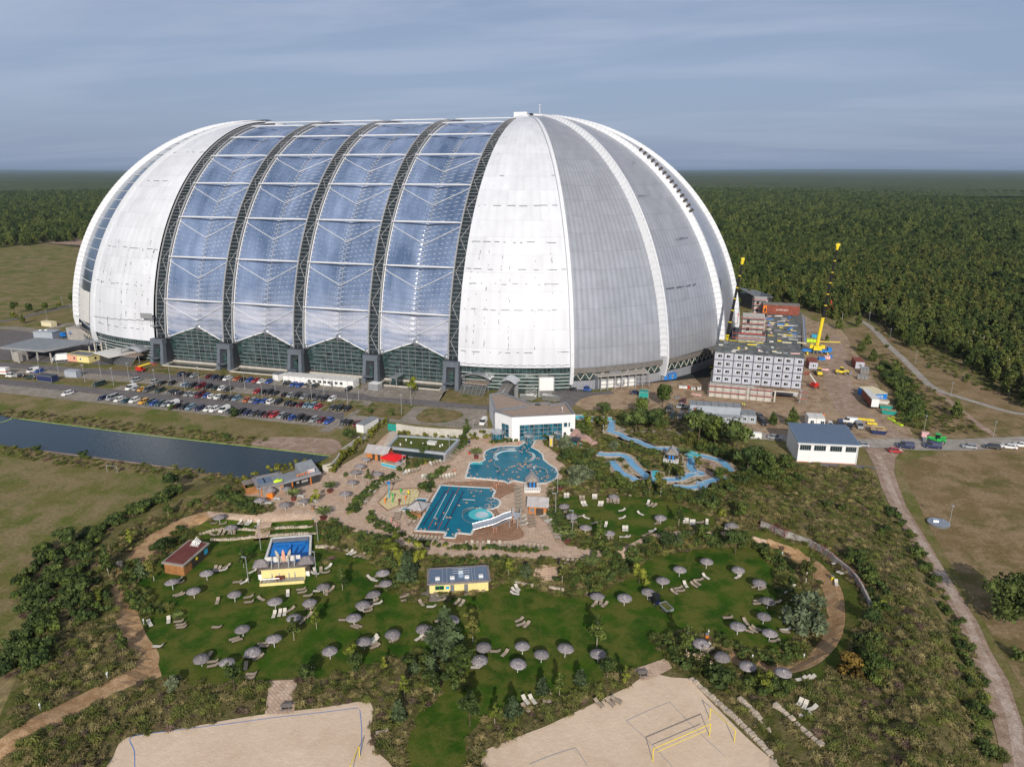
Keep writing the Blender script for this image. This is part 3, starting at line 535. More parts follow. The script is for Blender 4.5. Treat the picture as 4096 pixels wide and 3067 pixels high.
for pts in(((1150,340),(1230,330),(1345,375),(1300,400),(1220,400)),((910,515),(955,515),(975,600),(940,640),(850,620),(830,600),(905,590))):
 b_=drape('basin_water',WP(c8,pts),'turquoise_water',.165,zbase=0.);del b_['kind'];b_.parent=rv
drape('stone_island',smooth(WP(c8,((1310,400),(1430,430),(1520,490),(1560,560),(1440,590),(1330,580),(1380,540),(1290,500)))),'gravel',.12)
pl=pool('plunge_pool',WP(c6,((1190,1000),(1250,985),(1400,1000),(1480,1060),(1440,1085),(1200,1070))),'turquoise_water',label='turquoise pool under the rocks beside the white house',rim=.3,cat='pool')
# ================================================================ the great domed hall
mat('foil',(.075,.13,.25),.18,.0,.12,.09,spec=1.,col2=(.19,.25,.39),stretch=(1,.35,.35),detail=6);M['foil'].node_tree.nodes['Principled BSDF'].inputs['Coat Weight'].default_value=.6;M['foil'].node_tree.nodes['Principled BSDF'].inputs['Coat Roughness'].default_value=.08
mt_=M['foil'].node_tree;b_=mt_.nodes['Principled BSDF'];ge_=mt_.nodes.new('ShaderNodeNewGeometry');sx_=mt_.nodes.new('ShaderNodeSeparateXYZ');mt_.links.new(ge_.outputs['Position'],sx_.inputs[0]);cv_=mt_.nodes.new('ShaderNodeValToRGB');nn_=mt_.nodes.new('ShaderNodeTexNoise');nn_.inputs['Scale'].default_value=.12;mt_.links.new(ge_.outputs['Position'],nn_.inputs['Vector'])  # pale band low on the foil: bright interior and reflection painted into its colour
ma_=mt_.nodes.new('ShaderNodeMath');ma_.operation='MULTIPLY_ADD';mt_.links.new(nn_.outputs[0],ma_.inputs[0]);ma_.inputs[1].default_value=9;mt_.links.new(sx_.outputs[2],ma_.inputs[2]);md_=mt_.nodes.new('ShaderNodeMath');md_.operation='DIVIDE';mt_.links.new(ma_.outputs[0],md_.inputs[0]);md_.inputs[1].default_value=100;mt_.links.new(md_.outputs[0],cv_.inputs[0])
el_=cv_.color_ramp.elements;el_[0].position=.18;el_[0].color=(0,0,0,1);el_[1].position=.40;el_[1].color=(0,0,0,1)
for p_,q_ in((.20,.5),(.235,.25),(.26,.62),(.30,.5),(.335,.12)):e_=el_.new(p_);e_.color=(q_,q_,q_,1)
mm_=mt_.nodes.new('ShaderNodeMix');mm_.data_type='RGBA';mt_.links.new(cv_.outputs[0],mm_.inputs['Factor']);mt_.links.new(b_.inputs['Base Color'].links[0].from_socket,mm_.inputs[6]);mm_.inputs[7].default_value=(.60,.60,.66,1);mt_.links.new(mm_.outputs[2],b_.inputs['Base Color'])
mat('shell_white',(.65,.67,.72),.55,0,.035,.25,stretch=(1,1,.1));uvstripes('shell_white',.42,.15,.965,.13,.90)
mat('shell_grey',(.42,.44,.49),.34,.40,.05,.2);uvstripes('shell_grey',.75,.35,.90,.125,.84)
mat('louvre',(.16,.15,.14),.7,0,.15,1);mat('rib_white',(.66,.68,.72),.5,0,.03,.5)
mat('glazing',(.018,.035,.036),.15,0,.6,.45,spec=.6,col2=(.035,.065,.065),stretch=(1,1,2.6));mat('blue_glazing',(.07,.11,.17),.15,.2,.3,.4,spec=1.)
mat('lattice_grey',(.30,.31,.33),.6,0,0);mat('lattice_dark',(.035,.05,.06),.35,.3,.3,.6)
hall=thing('domed_hall','gigantic white and glass domed hall towering over the park','hall',(0,0,0))
RC,ZC=103.7,3.3
def arcp(x,th,r=RC):return(x,-r*cos(th),ZC+r*sin(th))
def thz(z,r=RC):return math.asin((z-ZC)/r)
ARX=[-70,-35,0,35,70];HWD=2.37
NST=52
for ix,x in enumerate(ARX):
 t0=thz(11.2)
 back=MB();back.grid(lambda u,v:arcp(x-HWD+2*HWD*u,t0+(pi-2*t0)*v,RC-1.1),1,60)
 back.build('arch_glazing','lattice_dark',hall)
 lt=MB()
 for s in(-1,1):
  pts=[arcp(x+s*HWD,t0+(pi-2*t0)*k/64,RC+.25)for k in range(65)];lt.tube(pts,.34,6)
  lt.grid(lambda u,v,s=s:arcp(x+s*HWD,t0+(pi-2*t0)*v,RC-1.2+1.4*u),1,60,1)
 k=0;th=t0;n=0
 while th<pi/2+.5:
  a,b=arcp(x-HWD,th,RC),arcp(x+HWD,th,RC);lt.cyl(a,b,.10,n=4,m=0,caps=False)
  if n%4==0:
   s=1 if(n//4)%2 else-1;lt.cyl(arcp(x-s*HWD*.8,th,RC-.8),arcp(x+s*HWD*.8,th+.068,RC-.8),.16,n=4,m=0,caps=False)
  th+=.017;n+=1
 lt.cyl(arcp(x-.5,t0,RC),arcp(x-.5,t0+.01,RC),.08)
 lt.build('arch_lattice',['lattice_grey','grey_metal'],hall)
 # foil cushions, struts and raking braces between the arches
STR=[math.atan2(z-ZC,y)for y,z in((100.9,28.4),(94.6,46.3),(84.6,62.6),(72.7,76.9),(57.9,89.0),(42.3,98.3),(24.8,104.7),(7.1,108.1))]
for b in range(4):
 xa,xb=ARX[b]+HWD,ARX[b+1]-HWD;wv=xb-xa;xm=(xa+xb)/2
 def foil(u,v,xa=xa,wv=wv):
  g=1-abs(2*u-1);z0=11.4+5.6*g;t0=thz(z0);th=t0+(pi/2+.45-t0)*v
  s=(th-.08)*RC;
  pl=abs(sin(pi*(s/2.15+.9*g*(1 if u<.5 else.65))));sag=2.1*g**1.5
  edge=min(1,6*g)*min(1,7*(1-g)+.12)
  r=RC-.9-sag+.55*pl*edge
  return(xa+wv*u,-r*cos(th),ZC+r*sin(th))
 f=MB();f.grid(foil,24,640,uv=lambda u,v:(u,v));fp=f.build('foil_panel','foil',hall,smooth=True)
 sm=MB()
 for k in range(64):
  for h in(0,.5):
   P_=[]
   for j in range(5):
    u=h+.5*j/4;g=1-abs(2*u-1);z0=11.4+5.6*g;t0=thz(z0);th=.08+(k*2.15-.9*2.15*g*(1 if h==0 else.65))/RC
    if th>t0:P_.append(foil(u,(th-t0)/(pi/2+.45-t0)))
   if len(P_)>1:sm.tube([(p[0],p[1]-.06,p[2]+.03)for p in P_],.085,3)
 sm.build('pleat_seams','white_paint',fp)
 def backfoil(u,v,xa=xa,wv=wv):th=pi/2+.45+(pi-.08-pi/2-.45)*v;return(xa+wv*u,-(RC-1.6)*cos(th),ZC+(RC-1.6)*sin(th))
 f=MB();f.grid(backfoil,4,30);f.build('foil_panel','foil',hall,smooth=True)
 cab=MB();cp_=[foil(.5,k/90)for k in range(91)];cab.tube([(p[0],p[1]-.1,p[2]+.25)for p in cp_],.13,4);cab.build('ridge_cable','light_metal',hall)
 eg=MB()
 for s in(0,1):
  eg.tube([(lambda p:(p[0],p[1]-.25,p[2]+.1))(foil(abs(s-.012),k/60))for k in range(61)],.22,5)
 for h in(0,.5):eg.tube([(lambda p:(p[0],p[1]-.2,p[2]))(foil(h+.5*k/8,0))for k in range(9)],.22,5)
 eg.build('foil_edge','white_paint',hall)
 for i,th in enumerate(STR):
  st=MB();a,c=arcp(xa-.2,th,RC+.5),arcp(xb+.2,th,RC+.5);m1=arcp(xa+3,th,RC+.6);m2=arcp(xb-3,th,RC+.6)
  st.tube([a,m1,m2,c],[.22,.37,.37,.22],8);st.build('strut','rib_white',hall)
  if i<5:
   br=MB();low=.085;pm=foil(.5,0);thm=th-low;rr=RC-2.0
   for x_ in(xa,xb):br.cyl(arcp(x_,th-.015,RC+.2),arcp(xm,thm,rr),.15,n=6)
   br.build('brace','rib_white',hall)
   # glazed gable below the foil
 def glaz(u,v,xa=xa,wv=wv):p=foil(u,0);g=1-abs(2*u-1);return(p[0],-101.2+(p[1]+101.2)*v+.0,.8+(p[2]-.8)*v)
 gl=MB();gl.grid(glaz,20,1);gl.build('glazed_gable','glazing',hall)
 ml=MB()
 for k in range(10):
  z=1.6+k*1.65;u0=0 if z<11.6 else(z-11.4)/11.2
  if u0<.5:y=-101.6-.5*z/20;ml.box((xm,y,z),(wv*(1-2*u0),.30,.13))
 for k in range(0,21,2):x_=xa+wv*k/20;h=11+5.4*(1-abs(k/10-1));ml.box((x_,-101.45,h/2),(.09,.1,h-1))
 ml.build('glazing_bars','lattice_grey',hall)
 hd=MB();hp=foil(.5,0);hd.lathe([(2.0,-1.5),(2.0,0),(1.7,.9),(1.0,1.4),(.1,1.6)],(hp[0],hp[1]+.8,hp[2]-.2),14);hd.build('ridge_hood','grey_metal',hall,smooth=True)
 for x_ in(xa+1.0,xb-1.0):hd=MB();hd.lathe([(1.1,-1),(1.1,.2),(.8,.8),(.1,1.1)],(x_,-102.6,12.0),12);hd.build('corner_hood','grey_metal',hall,smooth=True)
 pl_=MB();pl_.box((xm,-102.4,.5),(wv-2,1.2,.7));pl_.build('plinth','pale_concrete',hall)
 # piers under the arch feet: a portal in front, a raked block behind
for ix,x in enumerate(ARX):
 p=MB();y0,y1,yt=-108.8,-101.5,-107.2;H=11.3
 for s in(-1,1):p.add([(x+s*3.6,y0,0),(x+s*1.9,y0,0),(x+s*1.9,yt,H-2.2),(x+s*3.2,yt,H-2.2),(x+s*3.6,y0+2.2,0),(x+s*1.9,y0+2.2,0),(x+s*1.9,yt+2,H-2.2),(x+s*3.2,yt+2,H-2.2)],[(0,1,2,3),(4,5,6,7),(0,4,7,3),(1,5,6,2)]if s>0 else[(3,2,1,0),(7,6,5,4),(3,7,4,0),(2,6,5,1)])
 p.box((x,yt+1.2,H-1.1),(6.5,2.6,2.2))
 p.add([(x-3.9,y0+2.21,-.5),(x+3.9,y0+2.21,-.5),(x+3.9,y1+3,-.5),(x-3.9,y1+3,-.5),(x-3.1,yt+2.0,H),(x+3.1,yt+2.0,H),(x+3.1,y1+1,H),(x-3.1,y1+1,H)],[(0,1,5,4),(1,2,6,5),(2,3,7,6),(3,0,4,7),(4,5,6,7)],1)
 q=p.build('pier',['pier_blue','dark_metal'],hall)
 d=MB();d.box((x,y0+2.1,4),(1.7,.25,6.5));d.build('pier_window','glazing',q)
 d=MB();d.box((x,y0-.6,3.1),(4.2,2.4,.18));d.build('porch_roof','pier_blue',q)
 # end shells: slices meeting over the outer arches
def shell(xc,s):
 def S(az,el,r,z0=2.5):return(xc+s*r*cos(el)*sin(az),-r*cos(el)*cos(az),z0+r*sin(el))
 A=[rad(0),rad(24.5)]+[rad(24.5+22.2*k)for k in range(1,8)]
 for k in range(8):
  a0,a1=A[k],A[k+1]
  if s>0:m_='shell_white' if k in(0,7)else 'shell_grey'
  else:m_='shell_white' if k in(0,7)else('blue_glazing' if k==1 else 'shell_grey')
  r=105.6 if k in(0,7)else 106.2+.25*min(k,7-k)
  e0=math.asin((9.6-2.5)/r)if k in(0,7)else math.asin((9.2-2.5)/r)
  def fn(u,v,a0=a0,a1=a1,r=r,e0=e0):
   az=a0+(a1-a0)*u;el=e0+(pi/2-e0)*v;rr=r-1.2*(1-(2*u-1)**2)*(0 if k in(0,7)else 1)*cos(el);return S(az,el,rr)
  mb=MB();mb.grid(fn,14,40,0,uv=lambda u,v,a0=a0,a1=a1,r=r:((a0+(a1-a0)*u)*r*(.55 if True else 1),r*(pi/2)*v),flip=(s<0));pt=mb.build('fixed_shell' if k in(0,7)else 'door_segment',m_,hall,smooth=True)
  if s>0 and 0<k<7 or(s<0 and 1<=k<7):
   for(z0,z1,dr,mm,nm)in((7.2,9.4,-.3,'louvre','louvre_band'),(4.0,7.2,-1.8,'glazing','window_band'),(0,4.0,-.9,'shell_grey','base_wall')):
    b=MB();b.grid(lambda u,v:(xc+s*(r+dr)*sin(a0+(a1-a0)*u),-(r+dr)*cos(a0+(a1-a0)*u),z0+(z1-z0)*v),10,1,uv=lambda u,v:((a0+(a1-a0)*u)*r,z0+v*(z1-z0)),flip=(s<0));b.build(nm,mm,pt)
   b=MB();nz_=11
   for i in range(nz_):
    f0,f1=i/nz_,(i+1)/nz_;fm=(f0+f1)/2
    P_=lambda f,z:(xc+s*(r-1.2)*sin(a0+(a1-a0)*f),-(r-1.2)*cos(a0+(a1-a0)*f),z)
    b.cyl(P_(f0,4.2),P_(fm,7.1),.17,n=4);b.cyl(P_(fm,7.1),P_(f1,4.2),.17,n=4)
   b.build('zigzag_bracing','pale_concrete',pt)
  elif k in(0,7):
   g=MB();P_=lambda f,z,q=0:(xc+s*(r-1.4+q)*sin(a0+(a1-a0)*f),-(r-1.4+q)*cos(a0+(a1-a0)*f),z)
   g.grid(lambda u,v:P_(u,9.5*v),10,1,flip=(s<0));pg=g.build('shell_glazing','glazing',pt)
   g=MB()
   for z in(1.2,2.6,4.0,5.4,6.8):
    for i in range(8):g.cyl(P_(i/8,z,.25),P_((i+1)/8,z,.25),.11,n=4)
   g.build('glazing_bars','white_paint',pg)
   g=MB()
   for i in range(29):g.cyl(P_(i/28,6.9,.15),P_(i/28,9.5,.15),.06,n=4,caps=False)
   g.build('glazing_bars','grey_metal',pg)
  if s<0 and k==1:
   b=MB()
   for i in range(26):
    el=e0+.02+i*.05
    for j in range(6):b.cyl(S(a0+(a1-a0)*j/6,el,r+.1-1.2*(1-(j/3-1)**2)*cos(el)),S(a0+(a1-a0)*(j+1)/6,el,r+.1-1.2*(1-((j+1)/3-1)**2)*cos(el)),.16,n=4,caps=False)
   b.build('glazing_bars','white_paint',pt)
   b=MB();b.grid(lambda u,v:S(a0+.02+.17*u,.10+.14*v,r+.25),6,6,flip=True);b.build('solid_panel','off_white',pt)
   # ribs
  az=A[k+1]
  if k<7:
   n=64;b=MB();big=k>0
   wd_,hh=(1.5,3.0)if big else(1.3,1.3)
   def RP(v,off,h):
    el=v*1.53;c_=S(az,el,105.7+h*(1-.75*v**4)-(0 if v>.04 else(1-v/.04)*1.5))
    tx,ty=s*cos(az),sin(az);return(c_[0]+tx*off,c_[1]+ty*off,c_[2])
   outl=((-.7,-.4),(-.7,hh),(.7,hh),(.7,-.4))if not big else((-.2,-.5),(-.2,hh+.2),(.7,hh+.2),(.7,-.5))
   for q in range(3):b.grid(lambda u,v,q=q:RP(v,*[outl[q][i]+(outl[q+1][i]-outl[q][i])*u for i in(0,1)]),1,n,flip=(s>0))
   rb=b.build('rib','rib_white',hall)
   if big:
    b=MB();n2=66
    for i in range(n2):
     v0,v1=.05+.95*i/n2,.05+.95*(i+1)/n2
     b.add([RP(v0,-1.8,.0),RP(v0,-.25,hh-.1),RP(v1,-.25,hh-.1),RP(v1,-1.8,.0),RP(v0+.004,-1.7,.55),RP(v0+.004,-.25,hh+.3),RP(v1-.005,-.25,hh+.05),RP(v1-.005,-1.7,.25)],[(4,5,6,7),(0,1,5,4),(2,3,7,6),(3,0,4,7)]if s<0 else[(7,6,5,4),(4,5,1,0),(6,7,3,2),(7,4,0,3)])
    b.build('rib_cladding','rib_white',rb)
 cap=MB();cap.lathe([(6.5,104),(6.5,108.0),(4,109.0),(.1,109.4)],(xc,0,0 if s>0 else-.8),20);s<0 or cap.grid(lambda u,v:S(rad(26)+(pi-rad(52))*u,rad(82.5)+rad(7.5)*v,107.2,2.4),24,6,flip=(s<0));s<0 or cap.grid(lambda u,v:S(rad(26)+(pi-rad(52))*u,rad(82.3)+rad(.3)*v,105.4+1.8*v,2.4),24,1,flip=(s<0));cap.build('pivot_cap','rib_white',hall,smooth=True)
 # gaps in the roofing joints
 gp=MB();rr=random.Random(11+s)
 def gap(az,el,w,h):
  c_=Vector(S(az,el,105.72));tx=Vector((s*cos(az),sin(az),0));nr=(c_-Vector((xc,0,2.5))).normalized();up=nr.cross(tx).normalized()
  if up.z<0:up=-up
  vs=[c_+tx*a*w/2+up*b_*h/2 for a,b_ in((-1,-1),(1,-1),(1,1),(-1,1))];gp.add(vs+[q+nr*.05 for q in vs],[(4,5,6,7)if s>0 else(7,6,5,4)])
 rows=[.125,.28,.375,.43,.535,.69,.84,.97,1.1]if s>0 else[.115,.30,.46,.80,1.0]
 for r_i,el in enumerate(rows):
  az=.02
  while az<rad(24):
   w=rr.choice((.5,1,2,3.2))if rr.random()<(.75 if r_i in(2,3,4)or(s>0 and r_i<6)else.3)else 0
   if w:gap(az,el+rr.choice((0,.0015,-.0015)),w,.19)
   az+=(w+rr.uniform(.4,3))/(105*max(.25,cos(el)))
 for _ in range(60 if s>0 else 70):gap(rr.choice((.03,.06,.1,.155,.19,.29,.36))+rr.uniform(-.003,.003),rr.uniform(.11,.5),.16,rr.choice((.5,.5,1.2)))
 if s<0:
  for i in range(26):gap(i*rad(24)/26+.008,.155+.0016*(i%3)-i*.0008,1.75,.2)
  gap(rad(16.5),.118,.18,7.2)
 else:
  for i in range(24):gap(i*rad(24)/24+.008,.076+.002*(i%2),1.7,.16)
 gp.build('joint_gaps','dark_metal',hall)
shell(72.4,1);shell(-72.4,-1)
# repair traces on the grey doors
def onD(az,el,r=106.9):return(72.4+r*cos(el)*sin(az),-r*cos(el)*cos(az),2.5+r*sin(el))
dm=MB()
for az0,az1,el in((rad(49),rad(60),.33),(rad(56),rad(63),.52),(rad(50),rad(55),.72),(rad(58),rad(61),.9)):
 n=16
 for i in range(n):
  if R.random()<.8:a=az0+(az1-az0)*i/n;b_=a+(az1-az0)/n*R.uniform(.5,1);dm.add([onD(a,el),onD(b_,el),onD(b_,el+.0035),onD(a,el+.0035)],[(0,1,2,3)])
dm.build('worn_joint','dark_metal',hall)
cl=MB()
for i in range(15):a=rad(70.0);el=.62+i*.024;cl.add([onD(a-.03,el,108.6),onD(a-.006,el,109.8),onD(a-.006,el+.012,109.8),onD(a-.03,el+.009,108.6)],[(0,1,2,3)])
cl.build('open_cladding','dark_wood',hall)
# roof top gear, maintenance cradle, water basins
b=MB();b.box((69,0,109.2),(6.5,3,2.4));b.build('plant_box','white_paint',hall)
b=MB();b.cyl((79,-2,108),(79,-2,113),.12);b.lathe([(.1,0),(.7,.3),(.8,.5)],(79,-2,113),8);b.build('mast','white_paint',hall)
b=MB();b.box((-74,-105.8,20.5),(6,1.6,.3));b.box((-74,-106.4,21.6),(6,.12,2));b.box((-71,-106,17),(3,1.5,.3))
for k in range(6):b.cyl((-77+k*1.2,-106.5,16.5 if k>3 else 20),(-77+k*1.2,-106.5,22.5),.1)
b.build('maintenance_cradle','light_metal',hall)
for i in range(4):
 x0,x1=ARX[i]+4.2,ARX[i+1]-4.2;o=drape('moat',[(x0,-103),(x1,-103),(x1,-109.6),(x0,-109.6)],'moat_water',.12,zbase=0);k_=MB();k_.strip([(x0,-103,0),(x0,-109.8,0),(x1,-109.8,0),(x1,-103,0)],.7,.45);struct(k_.build('moat_wall','pale_concrete'))
 # interior floor so that nothing shines through
drape('hall_floor',[(-170,-60),(-120,-95),(120,-95),(170,-60),(170,60),(120,95),(-120,95),(-170,60)],'dark_interior',.3,zbase=0)
# ================================================================ buildings
def front(name,label,cat,c,a,b,z=None,group=None):
 """an Empty at the front left corner seen in the picture; x runs along the front, y to the back"""
 A,B=W(c,*a,z),W(c,*b,z);d=B-A;L=math.hypot(d.x,d.y)
 t=thing(name,label,cat,A,math.atan2(d.y,d.x),group);t.location.z=min(A.z,B.z);return t,L
def part(name,m,par,fn,smooth=False):
 mb=MB();fn(mb);return mb.build(name,m,par,smooth)
def window(par,x,y,z,w,h,fr='window_white',gl='glass_dark',along='x',n=1,name='window'):
 mb=MB();q=MB();t=.09
 if along=='x':
  mb.box((x,y,z+h/2),(w+.2,.08,h+.2));q.box((x,y-.05,z+h/2),(w,.04,h));[q.add([(x-w/2+w*k/n-.03,y-.075,z),(x-w/2+w*k/n+.03,y-.075,z),(x-w/2+w*k/n+.03,y-.075,z+h),(x-w/2+w*k/n-.03,y-.075,z+h)],[(0,1,2,3)],1)for k in range(1,n)]
 else:
  mb.box((x,y,z+h/2),(.08,w+.2,h+.2));q.box((x+along*.05,y,z+h/2),(.04,w,h))
 o=mb.build(name,fr,par);q.build('pane',[gl,fr],o);return o
 # ---- white spa house
mat('spa_white',(.80,.80,.80),.6,0,.02,.4);mat('gravel_roof',(.33,.25,.20),.95,0,.25,3,.5);mat('coping',(.20,.215,.24),.5,.2,.05);mat('teal_glass',(.008,.045,.065),.08,0,.5,.7,spec=.6,col2=(.02,.12,.17))
sp=thing('spa_house','white angular flat-roofed bath house behind the curved pool','building',(0,0,0))
foot=[(103.0,-154.4),(108.3,-156.0),(128.9,-147.2),(124.0,-135.5),(118.5,-138.8),(117.6,-136.6),(111.6,-139.0),(98.6,-130.8),(95.0,-133.8),(98.2,-141.2),(109.2,-142.0),(101.4,-150.6)]
foot=[(101.6,-150.2),(108.4,-153.6),(127.2,-145.2),(121.9,-134.2),(117.4,-137.6),(116.6,-135.6),(110.8,-138.2),(97.8,-129.8),(94.1,-132.8),(99.3,-144.6)]
HZ=8.1
part('walls','spa_white',sp,lambda m:m.prism(foot,-.2,HZ-.5))
def inset(poly,d):
 n=len(poly);o=[]
 for i in range(n):
  a,b,c=Vector(poly[i-1]),Vector(poly[i]),Vector(poly[(i+1)%n]);e1=(b-a).normalized();e2=(c-b).normalized();n1=Vector((-e1.y,e1.x));n2=Vector((-e2.y,e2.x));k=(n1+n2);k=k/max(.3,(1+n1.dot(n2)));o.append((b.x+k.x*d,b.y+k.y*d))
 return o
ccw=foot if sum(foot[i-1][0]*foot[i][1]-foot[i][0]*foot[i-1][1]for i in range(len(foot)))>0 else foot[::-1]
inn=inset(ccw,.6);n_=len(ccw)
rf=part('roof','gravel_roof',sp,lambda m:m.prism(inn,HZ-.49,HZ-.25))
part('parapet','spa_white',sp,lambda m:[m.add([(*ccw[i],HZ-.5),(*ccw[(i+1)%n_],HZ-.5),(*ccw[(i+1)%n_],HZ+.1),(*ccw[i],HZ+.1)],[(0,1,2,3)])for i in range(n_)])
def ring(m,o,i,z,dz):
 for k in range(len(o)):
  a,b,c,d=o[k],o[(k+1)%len(o)],i[(k+1)%len(o)],i[k];m.add([(*a,z+dz),(*b,z+dz),(*c,z+dz),(*d,z+dz),(*c,z-.5),(*d,z-.5),(*a,z),(*b,z)],[(0,1,2,3),(3,2,4,5),(6,7,1,0)])
part('coping','coping',sp,lambda m:ring(m,inset(ccw,-.06),inn,HZ+.1,.12))
part('dividing_parapet','coping',sp,lambda m:m.strip([(101.4,-150.3,HZ-.3),(103.0,-147.6,HZ-.3),(110.2,-142.0,HZ-.3)],.6,.75))
def wallpt(a,b,f,z,out=.0):
 e=(Vector(b)-Vector(a));n_=Vector((e.y,-e.x)).normalized();p=Vector(a)+e*f+n_*out;return(p.x,p.y,z)
FA,FB=foot[1],foot[2];EF=math.atan2(FB[1]-FA[1],FB[0]-FA[0]);LF=math.dist(FA,FB)
def wpanel(par,A,B,f0,f1,z0,z1,nx,nz,mats=('teal_glass','light_metal'),name='window'):
 mb=MB();mb.quad(wallpt(A,B,f0,z0,.06),wallpt(A,B,f1,z0,.06),wallpt(A,B,f1,z1,.06),wallpt(A,B,f0,z1,.06));q=MB()
 for i in range(nx+1):f=f0+(f1-f0)*i/nx;q.cyl(wallpt(A,B,f,z0,.12),wallpt(A,B,f,z1,.12),.08,n=4)
 for j in range(nz+1):z=z0+(z1-z0)*j/nz;q.cyl(wallpt(A,B,f0,z,.12),wallpt(A,B,f1,z,.12),.07,n=4)
 o=mb.build(name,mats[0],par);q.build('frame',mats[1],o);return o
wpanel(sp,FA,FB,.12,.79,.1,5.4,9,4);wpanel(sp,FA,FB,.82,.87,4.1,5.5,1,1);wpanel(sp,FA,FB,.895,.915,4.1,5.5,1,1);wpanel(sp,foot[0],foot[1],.42,.82,1.0,5.2,2,3)
part('door','dark_metal',sp,lambda m:m.quad(wallpt(FA,FB,.82,0,.05),wallpt(FA,FB,.86,0,.05),wallpt(FA,FB,.86,2.2,.05),wallpt(FA,FB,.82,2.2,.05)))
part('vent_grille','dark_metal',sp,lambda m:m.quad(wallpt(FA,FB,.925,2.2,.05),wallpt(FA,FB,.965,2.2,.05),wallpt(FA,FB,.965,3.4,.05),wallpt(FA,FB,.925,3.4,.05)))
for a,b in((745,660),(900,620),(580,665),(765,712),(935,700),(1155,630),(1100,685)):
 p=G(*c6(a,b),HZ);part('roof_vent','grey_metal',rf,lambda m:m.cyl((p[0],p[1],HZ-.3),(p[0],p[1],HZ+.15),.14))
p=G(*c6(1240,680),HZ);part('antenna_mast','white_paint',rf,lambda m:(m.cyl((p[0],p[1],HZ-.2),(p[0],p[1],HZ+1.4),.06),m.cyl((p[0],p[1],HZ+1.0),(p[0],p[1],HZ+1.5),.2)))
p=G(*c6(970,600),HZ);part('roof_hatch','dark_metal',rf,lambda m:m.box((p[0],p[1],HZ),(1.6,1.1,.5)))
def porch(label,c,a,b,r,h):
 x,y,_=G(*c(a,b));t=thing('glass_porch',label,'porch',(x,y,0))
 part('glass_drum','teal_glass',t,lambda m:m.cyl((0,0,0),(0,0,h-.3),r*.9,n=16));part('roof','light_metal',t,lambda m:(m.cyl((0,0,h-.3),(0,0,h),r,n=20),m.lathe([(r*.95,h),(r*.3,h+.25),(.05,h+.3)],n=20)))
 part('mullions','light_metal',t,lambda m:[m.cyl((r*.92*cos(q*pi/6),r*.92*sin(q*pi/6),0),(r*.92*cos(q*pi/6),r*.92*sin(q*pi/6),h-.3),.06,n=4)for q in range(12)]);return t
porch('round glass porch with pale roof left of the white bath house',c6,530,990,2.3,2.9);porch('small round glass porch at the top of the curved pool',c6,870,1015,1.5,2.3);porch('small round glass porch over the turquoise pool',c6,1190,985,1.1,2.2)
for(a,b,w,h,rz,lab)in((850,555,5.2,1.6,.2,'flat silver ventilation duct behind the white bath house'),(1110,565,6.2,1.7,-.1,'bulky silver air duct right behind the white bath house')):
 x,y,_=G(*c6(a,b));t=thing('ventilation_duct',lab,'air duct',(x,y,0),rz);part('duct','steel',t,lambda m:(m.prism([(-w/2,-1.1),(w/2,-1.1),(w/2,1.1),(-w/2,1.1)],.4,h+.6),m.box((w/2+.5,0,h*.6+.3),(1,1.6,1.2))));part('duct_feet','grey_metal',t,lambda m:(m.box((-w/3,0,.2),(.3,2,.4)),m.box((w/3,0,.2),(.3,2,.4))))
 # ---- roofed stands and the covered stair beside the hall
def vault(m,L,D,z,rise,n=10,th=.25,x0=0,y0=0):
 P_=lambda u,v,d:(x0+L*u,y0+D*v,z+rise*sin(pi*u)+d)
 m.grid(lambda u,v:P_(u,v,th),n,3);m.grid(lambda u,v:P_(u,v,0),n,3,flip=True)
 for v in(0,1):m.grid(lambda u,w_,v=v:P_(u,v,th*w_),n,1,flip=bool(v))
def stand(label,x,y,rz,L=14,D=9):
 t=thing('covered_stand',label,'canopy',(x,y,0),rz)
 part('vaulted_roof','light_metal',t,lambda m:vault(m,L,D,5.3,1.7,x0=0,y0=2))
 part('platform','gravel_roof',t,lambda m:m.box((L/2,5.5,3.3),(L-3,8,.3)))
 for a,b in((1.2,2.6),(L-1.2,2.6),(1.2,9),(L-1.2,9)):part('column','grey_metal',t,lambda m:m.cyl((a,b,0),(a,b,5.5),.18))
 s=part('fire_stairs','light_metal',t,lambda m:[m.box((L/2,1.5-k*.42,3.15-k*.33),(L-2.4,.34,.07))for k in range(10)])
 part('stringer','light_metal',s,lambda m:[m.cyl((1.2+(L-2.4)*k/6,1.8,3.9),(1.2+(L-2.4)*k/6,-2.6,.5),.07,n=4)for k in range(7)])
 part('railing','light_metal',t,lambda m:(m.tube([(1.2,1.6,4.3),(1.2,9,4.3)],.05,4),m.tube([(L-1.2,1.6,4.3),(L-1.2,9,4.3)],.05,4)))
x,y,_=G(*c6(75,480));stand('arched silver canopy over stepped fire stairs left of the covered ramp',x,y+2.5,rad(-3),12.5,6.5)
x,y,_=G(*cB(1470,690));stand('arched silver canopy over stepped fire stairs at the hall west end',x+.5,y+2.6,rad(-3),12,7)
t,L=front('covered_stair','long covered stairway with dark ribbed roof between hall and bath house','covered walkway',c6,(450,470),(600,470))
A=Vector(G(*c6(528,560),0)[:2]+(0,));t.location=(96.2,-131.5,0);t.rotation_euler.z=rad(0)
part('ribbed_roof','louvre',t,lambda m:[m.add([(-1.9-k*.02,k*.75,4.6+k*.13),(2.0,k*.75,4.6+k*.13),(2.0,k*.75+.6,4.75+k*.13),(-1.9-k*.02,k*.75+.6,4.75+k*.13),(-1.9,k*.75,4.2+k*.13),(2.0,k*.75,4.2+k*.13)],[(0,1,2,3),(4,5,1,0)])for k in range(21)])
